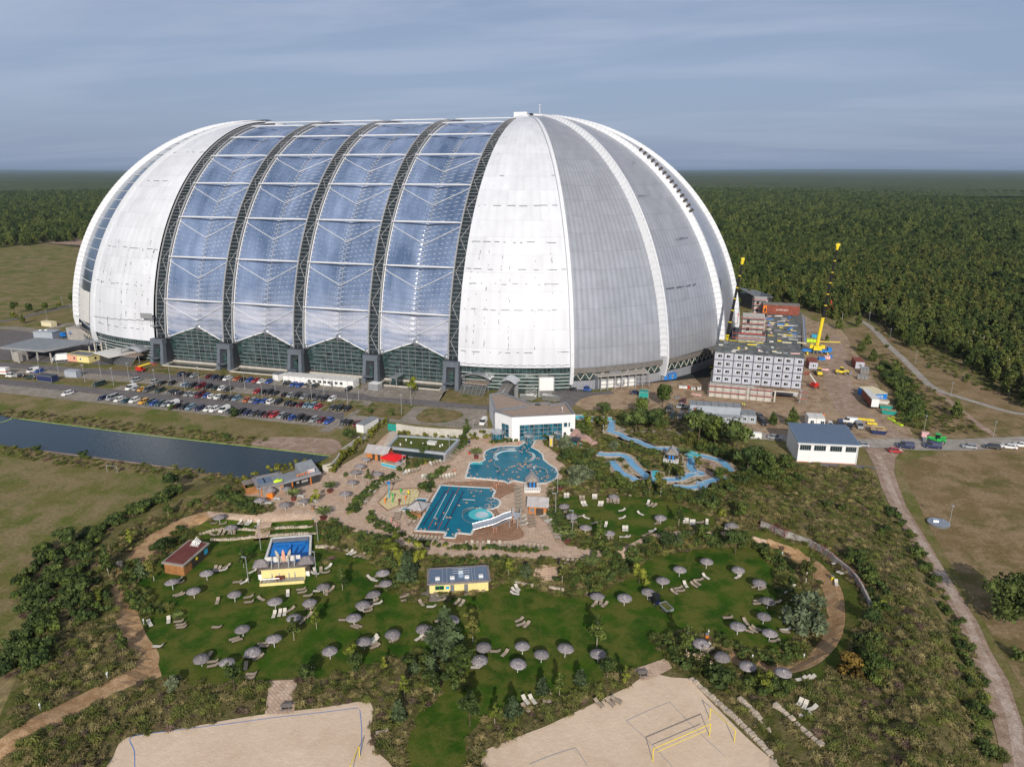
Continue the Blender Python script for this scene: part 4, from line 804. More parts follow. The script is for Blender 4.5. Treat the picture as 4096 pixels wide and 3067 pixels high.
part('side_wall','dark_metal',t,lambda m:m.add([(-1.8,0,0),(1.9,0,0),(1.9,17,0),(-1.8,17,0),(-1.8,0,4.5),(1.9,0,4.5),(1.9,17,6.6),(-1.8,17,6.6)],[(0,1,5,4),(1,2,6,5),(3,0,4,7),(4,5,6,7)]))
part('ridge_rail','light_metal',t,lambda m:m.add([(-.15,0,4.85),(.15,0,4.85),(.15,16,7.5),(-.15,16,7.5)],[(0,1,2,3)]));part('vaulted_hood','light_metal',t,lambda m:vault(m,6.4,6.5,7.6,1.5,x0=-3.2,y0=13.5))
part('hood_wall','light_metal',t,lambda m:m.box((0,19.5,3.9),(5.4,.5,7.6)))
t=thing('roller_gate','white roller gate in the glazed foot of the hall','gate',(106.8,-98.9,0),rad(20));part('gate_leaf','white_paint',t,lambda m:m.box((0,0,2.9),(5.6,.3,5.4)));part('gate_frame','light_metal',t,lambda m:(m.box((-3,0,3),(.3,.5,6)),m.box((3,0,3),(.3,.5,6)),m.box((0,0,5.9),(6.3,.5,.3))))
struct(drape('hall_basin',WP(c6,((690,440),(1115,440),(1140,520),(1000,525),(720,490))),'moat_water',.11,zbase=0))
# ---- depot roof on columns
t,L=front('depot_canopy','wide flat grey depot roof on concrete columns west of the hall','canopy',cB,(570,665),(1170,520));
zt=5.6;rp=[G(*cB(a,b),zt)[:2]for a,b in((0,455),(575,500),(1175,382),(1170,375),(500,330),(440,340))]
ro=t.location.copy();ir=Matrix.Rotation(-t.rotation_euler.z,2);loc=lambda p:tuple(ir@(Vector(p[:2])-ro.to_2d()))
part('roof_slab',['light_metal','roof_grey'],t,lambda m:m.prism([loc(p)for p in rp],zt-1.0,zt,0,1));part('roof_joint','grey_metal',t,lambda m:m.strip([(*loc(G(*cB(405,488),zt)),zt),(*loc(G(*cB(830,350),zt)),zt)],.25,.06))
for a,b in((180,625),(260,668),(510,630),(690,668),(965,530),(1100,510)):x,y=loc(G(*cB(a,b)));part('column','concrete',t,lambda m:m.cyl((x,y,0),(x,y,zt-1),.38))
x,y=loc(G(*cB(300,640)));part('loading_wall','concrete',t,lambda m:m.box((x,y+1,2.2),(4.5,3.5,4.4)))
def simplehouse(name,label,cat,c,a,b,D,h,wall,roof,z=None,over=.15,group=None,roofz=.25):
 t,L=front(name,label,cat,c,a,b,z,group);part('walls',wall,t,lambda m:m.box((L/2,D/2,h/2-.1),(L,D,h+.2)));part('roof',roof,t,lambda m:m.box((L/2,D/2,h+roofz/2+.002),(L+2*over,D+2*over,roofz)));return t,L
t,L=simplehouse('two_tone_hut','salmon and yellow flat-roofed hut with round windows by the depot','hut',cB,(900,640),(1185,672),6.5,2.9,'pale_yellow','roof_felt')
part('salmon_wall','salmon',t,lambda m:(m.box((L*.23-.03,3.2,1.42),(L*.46,6.52,2.9)),));part('round_window','window_white',t,lambda m:[m.cyl((x,-.06,1.6),(x,.02,1.6),.62,n=14)for x in(L*.33,L*.62)]);part('pane','glass_dark',t,lambda m:[m.cyl((x,-.09,1.6),(x,.0,1.6),.45,n=14)for x in(L*.33,L*.62)])
part('side_window','glass_dark',t,lambda m:m.cyl((L-.02,3.4,1.6),(L+.06,3.4,1.6),.55,n=14));part('parapet','pale_yellow',t,lambda m:m.strip([(0,0,2.9),(L,0,2.9),(L,6.5,2.9),(0,6.5,2.9),(0,0,2.9)],.2,.45))
simplehouse('plant_block','weathered grey concrete plant block with stained flat roof west of the hall','building',cB,(900,355),(1170,390),9,6.0,'concrete','concrete')
t,L=simplehouse('plant_hut','low grey sheet-metal hut behind the depot roof','hut',cB,(450,335),(700,345),6,3.0,'container_grey','container_grey');part('roof_vent','white_paint',t,lambda m:(m.box((2,3,3.5),(1.2,1,.5)),m.box((4.5,4,3.5),(1.2,1,.5))))
t,L=simplehouse('entrance_canopy','pale flat canopy on posts next to the west arched canopy','canopy',cB,(1330,640),(1490,690),9,3.6,'dark_metal','off_white',over=1.6,roofz=.5)
t=thing('linking_canopy','narrow flat roof on pale columns between depot and hall','canopy',G(*cB(1170,530)),rad(10));part('roof_slab','light_metal',t,lambda m:m.box((4,3,5.2),(11,4.5,.5)))
for x in(0,3,6.5,9):part('column','pale_concrete',t,lambda m:m.box((x,1.2,2.5),(.5,.5,5)))
# ---- site cabins and containers
def cabin(name,label,cat,c,a,b,D,h,wall,roof,n=1,win=(),door=None,group=None,z=None,zoff=0):
 t,L=front(name,label,cat,c,a,b,z,group);t.location.z+=zoff
 part('walls',wall,t,lambda m:m.box((L/2,D/2,h/2-.05),(L,D,h+.1)));part('roof',roof,t,lambda m:[m.box((L*(i+.5)/n,D/2,h+.11),(L/n-.12,D+.1,.2))for i in range(n)])
 part('edge_frame','light_metal',t,lambda m:(m.box((L/2,-.02,h+.02),(L+.1,.1,.16)),m.box((L/2,-.02,.08),(L+.1,.1,.16)),*[m.box((L*i/n,-.02,h/2),(.1,.1,h))for i in range(n+1)]))
 for f in win:window(t,L*f,-.05,h*.38,min(1.3,L*.2),h*.36,n=2)
 if door:part('door','grey_metal',t,lambda m:m.box((L*door,-.04,h*.42),(.95,.08,h*.8)))
 return t,L
cabin('office_cabins','long row of white office cabins along the upper car park','site cabin',c5,(268,560),(835,610),4.8,2.9,'white_paint','off_white',12,(.38,.45,.53,.60,.66,.76,.83),.70)
cabin('storage_cabin','small white cabin with dark roof left of the long cabin row','site cabin',c5,(185,543),(232,552),4.5,2.7,'white_paint','roof_felt',1)
cabin('shipping_container','light grey shipping container standing alone beside the upper road','container',cB,(862,855),(1020,865),2.6,2.7,'container_grey','container_grey',1)
cabin('waste_container','dark blue roll-off waste container on the lower road verge','container',cB,(495,905),(690,928),3.0,2.4,'swim_navy','dark_metal',1)
cabin('beige_container','cream container with blue sheeting on the grass west of the hall','container',cB,(552,178),(690,195),3,2.6,'cream','cream',1)
cabin('ticket_cabin','glass-walled white pavilion on the forecourt right of the cabin row','kiosk',c5,(955,622),(1030,632),3.2,2.6,'light_metal','white_paint',3)
cabin('pump_house','small white pump house with grey roof at the car park corner','hut',c5,(918,970),(1035,905),3.0,2.7,'white_paint','roof_grey',1)
t,L=front('glass_walkway','narrow glass-sided walkway crossing the moat to the hall','covered walkway',c5,(1115,580),(1165,585));part('roof','light_metal',t,lambda m:m.box((L/2+1.2,5,3.3),(3.0,12,.25)));part('glass_side','glazing',t,lambda m:m.box((L/2+1.2,5.5,1.7),(2.6,10.5,2.9)));part('portal_frame','light_metal',t,lambda m:(m.box((L/2-.2,-.8,1.7),(.25,.25,3.2)),m.box((L/2+2.6,-.8,1.7),(.25,.25,3.2))))
# ---- silver-roofed workshop
t,L=front('workshop_hall','white workshop hall with blue-silver seamed roof by the east road','building',c3,(190,1425),(712,1450));D=12.5;H0,H1=6.1,7.4
part('walls','spa_white',t,lambda m:m.add([(0,0,-.2),(L,0,-.2),(L,D,-.2),(0,D,-.2),(0,0,H0),(L,0,H0),(L,D,H1),(0,D,H1)],[(0,1,5,4),(1,2,6,5),(2,3,7,6),(3,0,4,7)]))
ro_=part('roof','silver_roof',t,lambda m:m.add([(-.4,-.5,H0),(L+.4,-.5,H0),(L+.4,D+.4,H1+.05),(-.4,D+.4,H1+.05),(-.4,-.5,H0+.3),(L+.4,-.5,H0+.3),(L+.4,D+.4,H1+.35),(-.4,D+.4,H1+.35)],[(4,5,6,7),(0,1,5,4),(1,2,6,5),(3,0,4,7),(2,3,7,6)]))
part('standing_seams','silver_roof',ro_,lambda m:[m.add([(x-.04,-.5,H0+.38),(x+.04,-.5,H0+.38),(x+.04,D+.4,H1+.43),(x-.04,D+.4,H1+.43),(x-.04,-.5,H0+.29),(x+.04,-.5,H0+.29),(x+.04,D+.4,H1+.34),(x-.04,D+.4,H1+.34)],[(0,1,2,3),(4,0,3,7),(1,5,6,2)])for x in[L*(i+.5)/36 for i in range(36)]])
part('gutter','white_paint',t,lambda m:(m.box((L/2,-.6,H0-.05),(L+1,.2,.25)),m.box((.05,-.25,3),(.14,.14,6)),m.box((L-.05,-.25,3),(.14,.14,6))))
for f0,f1 in((.03,.21),(.27,.46),(.54,.73),(.80,.97)):window(t,L*(f0+f1)/2,-.05,3.9,L*(f1-f0),1.5,'light_metal','glass_dark',n=5,name='ribbon_window')
part('door','white_paint',t,lambda m:m.box((L*.23,-.06,1.0),(1,.1,2.1)));part('plinth','salmon',t,lambda m:m.box((L/2,-.05,.1),(L,.1,.25)))
struct(drape('workshop_apron',WP(c3,((300,1440),(400,1430),(880,1470),(905,1500),(310,1465))),'asphalt',.06))
# ---- modular hotel under construction
mat('scaf',(.45,.47,.5),.4,.6,0);mat('bitumen',(.13,.14,.135),.8,0,.35,.5);mat('render_grey',(.44,.455,.53),.6,0,.08,.8)
ht=thing('modular_hotel','half-built modular hotel of stacked grey room units on concrete podium','building',(169.3,-85.2,0),rad(-1.5));LW=32.0
def hl(x,y,z):return(x,y,z)
part('podium','pale_concrete',ht,lambda m:(m.box((LW*.33,8,2.4),(LW*.66+1.6,22,4.8)),m.box((LW*.83,10,4.4),(LW*.36,20,.8)),m.box((LW+.2,0.5,2.2),(.5,.5,4.4)),m.box((LW*.72,-2.4,2.2),(.5,.5,4.4)),m.box((LW*.84,-1,4.3),(LW*.36,3,.5))))
part('podium_terrace','yard',ht,lambda m:m.box((LW*.74,-1.2,4.86),(LW*.5,3.2,.1)))
part('core_slab','pale_concrete',ht,lambda m:m.box((LW/2,11,10.5),(LW-1.2,21,11.2)))
W9=LW/9
for j in range(4):
 for i in range(9):
  x0=W9*i;z0=5.1+3.0*j;mb=MB();mb.box((x0+W9/2,3.5,z0+1.45),(W9-.28,7,2.72));u=mb.build('room_unit','render_grey',ht)
  mb=MB();mb.box((x0+W9/2+(.25 if i%2==0 else-.25),-.06,z0+1.55),(1.8,.1,1.3));w_=mb.build('window','window_white',u);mb=MB();mb.box((x0+W9/2+(.05 if i%2==0 else-.45),-.13,z0+1.55),(.88,.06,1.05));mb.box((x0+W9/2+(.82 if i%2==0 else.32),-.13,z0+1.55),(.48,.06,1.05));mb.build('pane','glass_dark',w_)
part('unit_frames','dark_wood',ht,lambda m:([m.box((W9*i,.15,11.1),(.12,.2,12))for i in range(10)]+[m.box((LW/2,.15,5.0+3*j),(LW,.2,.12))for j in range(5)]))
wgx0,wgx1=19.5,35.0
part('side_wing','render_grey',ht,lambda m:m.add([(wgx0,7.2,0),(LW-.1,7.2,0),(wgx1+2.6,92,0),(wgx0+3,92,0),(wgx0,7.2,16.3),(LW-.1,7.2,16.3),(wgx1+2.6,92,16.3),(wgx0+3,92,16.3)],[(0,1,5,4),(1,2,6,5),(2,3,7,6),(3,0,4,7)]))
rf=part('roof','bitumen',ht,lambda m:(m.box((LW/2,10.5,17.05),(LW,21.4,.25)),m.add([(wgx0,21.3,17.0),(LW+.3,21.3,17.0),(wgx1+2.7,92,17.0),(wgx0+3,92,17.0)],[(0,1,2,3)]),m.add([(LW,21.3,16.3),(wgx1+2.7,92,16.3),(wgx1+2.7,92,17.0),(LW,21.3,17.0)],[(0,1,2,3)])))
for k in range(78):
 x=R.uniform(1,30)if k<20 else R.uniform(21,34);y=R.uniform(1,20)if k<20 else R.uniform(22,80);m_=R.choice(['pallet_pink','off_white','scaf','scaf','yellow_paint','plastic_blue','cream','deck_wood'])
 w_,d_=R.choice(((.9,1.6),(3.5,.3),(1.6,.9),(2.4,.35)));mb=MB();mb.box((x,y,17.35),(w_,d_,R.choice((.25,.4))),R.uniform(-.3,.3));mb.build('roofing_material',m_,rf)
part('timber_beam','yellow_paint',rf,lambda m:[m.box((3+3.4*i,19.3+(i%2)*.8,17.3),(3.0,.35,.18))for i in range(5)])
# stair towers of bare concrete with their scaffolding
def tower(par,x,y,w,d,h):part('stair_tower','pale_concrete',par,lambda m:(m.box((x,y,h/2),(w,d,h)),*[m.box((x-w*.32,y-d/2-.04,z),(1.2,.1,1.3),0,0)for z in()]));part('tower_opening','dark_interior',par,lambda m:[m.box((x-w*.25,y-d/2-.03,z),(1.3,.08,1.5))for z in np.arange(h-8,h,3.4)])
tower(ht,14.5,33,12,10,16);tower(ht,14.8,58,9.5,14,20.5);tower(ht,18.5,96,6,12,22)
def scaffold(label,P0,P1,z0,z1,name='scaffold',par=None,dep=1.0,red=True):
 P0,P1=Vector(P0),Vector(P1);L=(P1-P0).length;t=thing(name,label,'scaffold',(P0.x,P0.y,z0),math.atan2(P1.y-P0.y,P1.x-P0.x),'scaffolds round the hotel');n=max(2,int(L/2.5));lv=max(1,int(round((z1-z0)/2.0)));H=z1-z0
 part('standards','scaf',t,lambda m:[m.cyl((L*i/n,q,0),(L*i/n,q,H+1),.05,n=4)for i in range(n+1)for q in(0,-dep)])
 part('decks','scaf',t,lambda m:[m.box((L/2,-dep/2,H*j/lv),(L,dep,.07))for j in range(1,lv+1)])
 part('guard_rails','red_paint' if red else 'scaf',t,lambda m:[m.box((L/2,-dep,H*j/lv+.14),(L,.05,.20))for j in range(1,lv+1)])
 part('handrails','scaf',t,lambda m:[m.cyl((0,-dep,H*j/lv+1.0),(L,-dep,H*j/lv+1.0),.035,n=4)for j in range(1,lv+1)]);return t
ro,co,so_=ht.location,cos(rad(-1.5)),sin(rad(-1.5));hw=lambda x,y:(ro.x+x*co-y*so_,ro.y+x*so_+y*co,0)
scaffold('scaffold with red toe boards along the left podium front of the hotel',hw(-1.2,-3.3),hw(13,-3.3),0,4.6);scaffold('scaffold with stair flight on the podium front beside the open bay',hw(14.2,-3.3),hw(22,-3.3),0,4.6)
scaffold('tall scaffold on the hall side of the hotel stair tower',hw(6,27.2),hw(19,27.2),8,19);scaffold('red-railed scaffold stepping back behind the hotel front block',hw(9,50),hw(19.5,50),12,21);scaffold('scaffold at the far stair tower near the red room unit',hw(14.5,88),hw(21.5,88),14,23,red=True);scaffold('grey roof-edge scaffold along the right side of the hotel wing',hw(33.4,24),hw(37,80),15.8,17.3,red=False)
scaffold('short scaffold at the right corner of the hotel podium',hw(31.5,-3),hw(34,-2.5),0,5)
# the red room unit being set on the roof
x,y,_=hw(27.5,86);t=thing('red_room_unit','large rust-red transport unit standing on the far end of the hotel roof','room unit',(x,y,17.15),rad(-1.5))
part('unit_body','rust_red',t,lambda m:m.box((0,0,2.2),(16.5,6.5,4.4)));part('unit_roof','deck_wood',t,lambda m:m.box((0,0,4.5),(16.8,6.8,.2)));part('emblem',['orange_paint','black'],t,lambda m:(m.box((-7.2,-3.28,2.2),(1.6,.05,3.4)),m.add([(-7.5,-3.33,.9),(-6.9,-3.33,.9),(-6.6,-3.33,1.8),(-7.0,-3.33,3.3),(-7.6,-3.33,1.8)],[(0,1,2,3,4)],1)))
def text(name,s,size,par,loc,rot,m,ext=.01,align='CENTER'):
 cu=bpy.data.curves.new(name,'FONT');cu.body=s;cu.size=size;cu.extrude=ext;cu.align_x=align;cu.align_y='CENTER';o=bpy.data.objects.new('tmp',cu);COL.objects.link(o);dg=bpy.context.evaluated_depsgraph_get();me=bpy.data.meshes.new_from_object(o.evaluated_get(dg));bpy.data.objects.remove(o)
 me.name=name;me.materials.clear();me.materials.append(M[m]);o=bpy.data.objects.new(name,me);COL.objects.link(o);o.parent=par;o.location=loc;o.rotation_euler=rot;return o
text('lettering','#1249-SDH',1.1,t,(.6,-3.3,2.2),(pi/2,0,0),'white_paint')
# dark gabled house behind the hotel
t,L=front('dark_house','dark slate-roofed house squeezed between hall and hotel','house',cA,(1010,700),(1150,690));t.location=(192,98,-1.5);L=13;part('walls','dark_metal',t,lambda m:m.box((L/2,8,5),(L,16,10)));part('roof','roof_felt',t,lambda m:m.add([(-.6,-.6,10),(L+.6,-.6,8.6),(L+.6,16.6,10),(-.6,16.6,12.6),(-.6,-.6,10.4),(L+.6,-.6,9),(L+.6,16.6,10.4),(-.6,16.6,13)],[(4,5,6,7),(0,1,5,4),(3,0,4,7)]))
for z in(3,6.5):window(t,2,-.05,z,2.2,1.6)
# two-storey grey site offices
t,L=front('site_office','two-storey grey site office cabins with outside gallery','site cabin',cA,(560,1510),(1020,1540));D=6
part('lower_cabins','container_grey',t,lambda m:m.box((L/2,D/2,1.35),(L,D,2.7)));part('upper_cabins','container_grey',t,lambda m:m.box((L/2,D/2+.6,4.15),(L-.5,D-1.2,2.7)));part('roof','roof_grey',t,lambda m:[m.box((L*(i+.5)/7,D/2+.6,5.6),(L/7-.15,D-1.1,.2))for i in range(7)])
part('gallery','scaf',t,lambda m:(m.box((L/2,-.5,2.78),(L+1.6,1.1,.1)),m.cyl((-.8,-1,3.8),(L+.8,-1,3.8),.05,n=4),*[m.cyl((L*i/9,-1,2.8),(L*i/9,-1,3.8),.04,n=4)for i in range(10)]));part('gallery_stairs','scaf',t,lambda m:[m.box((-1.0,-.4+k*.35,2.7-k*.25),(.9,.3,.05))for k in range(10)])
for f in(.08,.62,.77):window(t,L*f,-.05,1.0,1.2,.9,n=2)
for f in(.12,):part('door','rust_red',t,lambda m:m.box((L*f,.55,3.9),(.9,.1,2)))
cabin('office_cabin_pair','pair of single-storey grey cabins right of the site office','site cabin',cA,(1020,1525),(1155,1535),6,2.8,'container_grey','roof_grey',2,(.25,.75));x,y,_=G(*cA(985,1535));t=thing('yellow_locker','small yellow locker leaning against the site office','locker',(x,y,0));part('locker_body','yellow_paint',t,lambda m:m.box((0,0,.6),(1.1,.7,1.2)));part('locker_lid','yellow_paint',t,lambda m:m.box((0,0,1.24),(1.2,.8,.08)))
cabin('blue_cabin','bright blue site cabin at the hall foot','site cabin',cA,(385,1155),(455,1140),3,2.6,'plastic_blue','plastic_blue',1,(.5,));cabin('blue_cabin','blue tool container left of the blue site cabin','container',cA,(268,1145),(372,1155),3,2.5,'plastic_blue','roof_grey',2);cabin('green_shed','small green metal shed at the left edge of the site trees','hut',cA,(122,1305),(205,1310),3,2.3,'teal_paint','teal_paint',1)
# technical annex at the hall foot
t,L=front('technical_annex','grey mesh-fronted technical annex with stained roof against the domed hall','building',c6,(1665,450),(2200,405));D=8
part('roof','concrete',t,lambda m:m.add([(-1.2,0,5.6),(L,0,5.6),(L,D,6.6),(-3,D,6.6),(-1.2,0,5.85),(L,0,5.85),(L,D,6.85),(-3,D,6.85)],[(4,5,6,7),(0,1,5,4),(3,0,4,7)]));part('steel_columns','light_metal',t,lambda m:[m.box((L*i/7,0,2.8),(.28,.28,5.6))for i in range(8)]+[m.box((L/2,0,z),(L,.12,.12))for z in(1.2,2.6,4.2)])
part('back_wall','concrete',t,lambda m:m.box((L/2-1,D-.5,3),(L+1,.4,6)));part('air_plant','white_paint',t,lambda m:(m.box((L*.45,3.5,1.9),(L*.6,3,3.4)),m.box((1.6,3,2),(2.4,3,3.6))));part('pipework','steel',t,lambda m:m.tube([(L*.35,1.4,4.4),(L*.35,1.2,1.4),(L*.5,1.2,1.4),(L*.5,1.4,3.4)],.28,8));part('roof_plant','grey_metal',t,lambda m:m.box((L*.32,3.6,7.3),(4.6,3,2.2)));part('side_mesh','grey_metal',t,lambda m:m.add([(-1.2,0,0),(-3,D,0),(-3,D,6.6),(-1.2,0,5.6)],[(0,1,2,3)]))
# ================================================================ vehicles
PAINT=dict(white=(.78,.78,.77),black=(.012,.013,.015),silver=(.36,.38,.40),grey=(.10,.105,.11),navy=(.012,.02,.075),blue=(.02,.08,.34),red=(.40,.02,.025),maroon=(.13,.012,.018),yellow=(.70,.35,.03),teal=(.02,.07,.09),sky=(.22,.34,.45),green=(.02,.04,.03),orange=(.45,.10,.02),beige=(.33,.29,.25))
PNAME=dict(white='white',black='black',silver='silver',grey='dark grey',navy='navy blue',blue='bright blue',red='red',maroon='dark red',yellow='golden yellow',teal='dark teal',sky='light blue',green='dark green',orange='rust orange',beige='grey-beige')
for k,c in PAINT.items():mat('paint_'+k,c,.28,.25 if k in('silver','grey','sky','beige')else 0,0,spec=.7)
mat('headlight',(.8,.8,.82),.2,0,0);mat('tail_red',(.4,.01,.01),.3,0,0)
def loft(mb,st,m=0):
 """st: list of (x, halfwidth, z0, z1) sections along the length, with eased shoulders"""
 ring_=lambda x,w,a,b:[(x,-w*.93,a),(x,-w,a+(b-a)*.45),(x,-w*.90,b),(x,w*.90,b),(x,w,a+(b-a)*.45),(x,w*.93,a)]
 vs=[p for s in st for p in ring_(*s)];n=len(st);fs=[]
 for i in range(n-1):
  for j in range(6):fs.append((i*6+j,i*6+(j+1)%6,(i+1)*6+(j+1)%6,(i+1)*6+j))
 fs+=[tuple(range(6))[::-1],tuple(range((n-1)*6,n*6))];mb.add(vs,[f[::-1]for f in fs],m)
def wheels(t,xs,w,r=.33):
 mb=MB();mb.cyl((0,-.11,0),(0,.11,0),r,n=12);me=None
 for x in xs:
  for s in(-1,1):
   if me is None:o=mb.build('wheel','rubber',t);me=o.data;q=MB();q.cyl((0,-.125,0),(0,.125,0),r*.6,n=10);rm=q.build('rim','steel',o)
   else:o=bpy.data.objects.new('wheel',me);COL.objects.link(o);o.parent=t;r2=bpy.data.objects.new('rim',rm.data);COL.objects.link(r2);r2.parent=o
   o.location=(x,s*(w-.12),r)
def car(kind):
 t=thing('parked_car' if kind in('hatch','estate','sedan','suv','mini')else('parked_van' if kind in('van','minibus')else 'pickup_truck'),'car','car')
 L,w,zs,roof,gh=dict(hatch=(4.1,.88,.92,1.46,(-1.85,-1.5,.55,1.15)),estate=(4.6,.90,.92,1.48,(-2.2,-1.9,.55,1.25)),sedan=(4.6,.90,.90,1.42,(-1.85,-1.1,.45,1.2)),suv=(4.5,.93,1.05,1.66,(-2.1,-1.8,.5,1.15)),mini=(3.5,.82,.92,1.48,(-1.65,-1.4,.5,1.1)),van=(4.9,.97,1.15,1.95,(-2.4,-2.3,1.2,1.75)),minibus=(5.2,1.0,1.15,2.0,(-2.5,-2.35,1.3,1.9)),pickup=(5.6,1.0,1.1,2.0,(-.1,.1,1.5,2.1)))[kind]
 h=L/2;mb=MB();tail=zs*(.98 if kind!='sedan' else.93)
 loft(mb,[(-h,w*.86,.38,tail*.8),(-h+.12,w*.95,.24,tail*.97),(-h+.7,w,.2,zs),(gh[3]-.1,w,.2,zs),(h-.55,w*.97,.2,zs*.86),(h-.12,w*.88,.26,zs*.70),(h,w*.74,.36,zs*.56)]if kind!='pickup' else[(-h,w,.5,.62),(-.2,w,.5,.66),(-.1,w,.3,zs),(gh[3],w,.3,zs),(h-.1,w*.9,.3,zs*.82),(h,w*.8,.4,zs*.6)])
 x0,x1,x2,x3=gh;wt,wr=w*.88,w*.74;rr=roof
 mb.add([(x1,-wr,rr-.06),(x2,-wr,rr-.06),(x2,wr,rr-.06),(x1,wr,rr-.06),(x1+.1,-wr*.9,rr),(x2-.1,-wr*.9,rr),(x2-.1,wr*.9,rr),(x1+.1,wr*.9,rr)],[(4,5,6,7),(0,1,5,4),(1,2,6,5),(2,3,7,6),(3,0,4,7)])
 if kind in('van',):mb.add([(x0,-w*.93,zs-.02),(x2-.9,-w*.93,zs-.02),(x2-.9,-wr,rr-.05),(x1,-wr,rr-.05),(x0,w*.93,zs-.02),(x2-.9,w*.93,zs-.02),(x2-.9,wr,rr-.05),(x1,wr,rr-.05)],[(0,1,2,3),(5,4,7,6),(4,0,3,7)])
 else:
  for s in(-1,1):
   for xb,xt in((x0,x1),((x0+x3)/2,(x1+x2)/2),(x3,x2)):mb.cyl((xb,s*wt,zs-.02),(xt,s*wr,rr-.03),.05,n=4)
 mb.build('body','paint_white',t,smooth=False)
 g=MB();wt2=wt*1.0;g.add([(x0,-wt2,zs-.03),(x3,-wt2,zs-.03),(x3,wt2,zs-.03),(x0,wt2,zs-.03),(x1,-wr,rr-.05),(x2,-wr,rr-.05),(x2,wr,rr-.05),(x1,wr,rr-.05)],[(0,1,5,4),(1,2,6,5),(2,3,7,6),(3,0,4,7)]);g.build('windows','car_glass',t)
 wheels(t,(-h*.62,h*.64),w)
 for s in(-1,1):
  a=MB();a.box((h-.09,s*w*.60,zs*.62),(.12,.34,.14));a.build('headlight','headlight',t);a=MB();a.box((-h+.02,s*w*.72,zs*.76),(.1,.24,.2));a.build('tail_light','tail_red',t)
 if kind=='pickup':a=MB();a.strip([(-.25,-w+.04,.66),(-h+.03,-w+.04,.66),(-h+.03,w-.04,.66),(-.25,w-.04,.66)],.06,.42);a.box((-h/2-.1,0,.68),(h-.3,w*1.9,.06));a.build('load_bed','light_metal',t)
 PROT[kind]=[proto(t),False]
for k in('hatch','estate','sedan','suv','mini','van','minibus','pickup'):car(k)
KN=dict(hatch='hatchback',estate='estate car',sedan='saloon car',suv='SUV',mini='tiny car',van='panel van',minibus='minibus',pickup='flatbed pickup')
def row(cc,cars,where,group,rz0=90,flip=0.):
 for i,q in enumerate(cars):
  a,b,col=q[:3];kind=q[3]if len(q)>3 else R.choice(('hatch','hatch','estate','sedan','suv'));cq=q[5]if len(q)>5 else cc
  p=cq(a,b);x,y,_=G(p[0],p[1]);L={'van':2.4,'minibus':2.6,'mini':1.7}.get(kind,2.2)
  back=1 if R.random()<.12 else 0
  place(kind,(x,y+flip,.05 if 'road' in where else.06),rad(rz0+(180 if not back else 0)+R.uniform(-2.5,2.5))if len(q)<5 or q[4]is None else rad(q[4]),f"{PNAME[col]} {KN[kind]} {ordn(i)} from the left in the {where}",group,mats={'body':'paint_'+col})
V,Mb,S,P_,K='van','minibus','suv','pickup','mini'
row(c4,[(828,898,'navy'),(907,900,'silver',Mb),(963,912,'white','estate'),(1018,920,'teal'),(1083,920,'white',S),(1160,930,'yellow',S),(1210,934,'green',S),(1243,942,'blue'),(1293,945,'teal',S),(1340,949,'silver','estate'),(1397,950,'white',V),(1437,964,'black',S),(1487,971,'black'),(1535,974,'sky','estate'),(1608,982,'navy','estate'),(1680,987,'white'),(1727,993,'white',S),(1806,996,'white',V),(1852,1005,'grey')],'meadow-side row, west part','cars in the front row beside the meadow')
row(c4,[(1945,1012,'black',S),(1990,1020,'navy','hatch'),(2045,1026,'grey',S),(2105,1031,'black','hatch'),(2155,1034,'maroon','estate'),(2205,1037,'red',S)],'meadow-side row past the bush','cars in the front row beside the meadow')
row(c5,[(257,842,'silver','estate'),(300,851,'black','hatch'),(345,855,'blue','hatch'),(402,858,'black',S),(457,865,'black','sedan'),(517,872,'silver','estate'),(575,878,'maroon','hatch'),(635,886,'blue',S),(752,893,'grey','hatch'),(797,900,'black',K),(860,909,'maroon','hatch'),(915,912,'silver','estate')],'meadow-side row, east part','cars in the front row beside the meadow')
row(c4,[(1055,818,'white',V),(1100,826,'silver',K),(1140,831,'yellow',K),(1203,832,'grey',Mb),(1288,840,'green',S),(1380,850,'grey','hatch'),(1410,855,'black','hatch'),(1455,862,'grey','estate'),(1518,868,'silver','hatch'),(1560,872,'silver',K),(1610,876,'maroon',Mb),(1665,882,'blue',K),(1710,887,'white','hatch'),(1757,892,'white','hatch'),(1802,896,'black','hatch'),(1850,902,'grey','estate'),(1905,902,'sky','estate')],'middle row, west half','cars in the middle row')
row(c5,[(-22,715,'orange','hatch'),(25,719,'silver','hatch'),(68,723,'blue','sedan'),(120,724,'blue',K),(172,727,'white',S),(227,731,'black',S),(305,743,'black','hatch'),(355,749,'black','hatch'),(405,754,'maroon','hatch'),(455,759,'sky',K),(508,759,'sky','estate'),(550,768,'red','hatch'),(665,778,'grey','hatch'),(725,781,'black',S),(785,785,'black','hatch')],'middle row, east half','cars in the middle row')
row(c4,[(1252,768,'silver',S),(1305,779,'black','sedan'),(1385,780,'black',K),(1500,794,'sky','estate'),(1552,800,'black',S),(1615,806,'maroon',V),(1675,812,'black',S),(1733,819,'green','hatch'),(1785,823,'white','hatch'),(1835,830,'black','estate')],'third row, west half','cars in the rear row')
row(c5,[(60,646,'red','hatch'),(105,652,'black','hatch'),(157,654,'black',S),(205,661,'black','sedan'),(283,670,'black','hatch'),(328,677,'silver','hatch'),(388,679,'black',S),(437,689,'silver','sedan'),(495,689,'black','hatch'),(540,697,'grey','hatch'),(600,701,'black','estate'),(662,707,'white','estate')],'third row, east half','cars in the rear row')
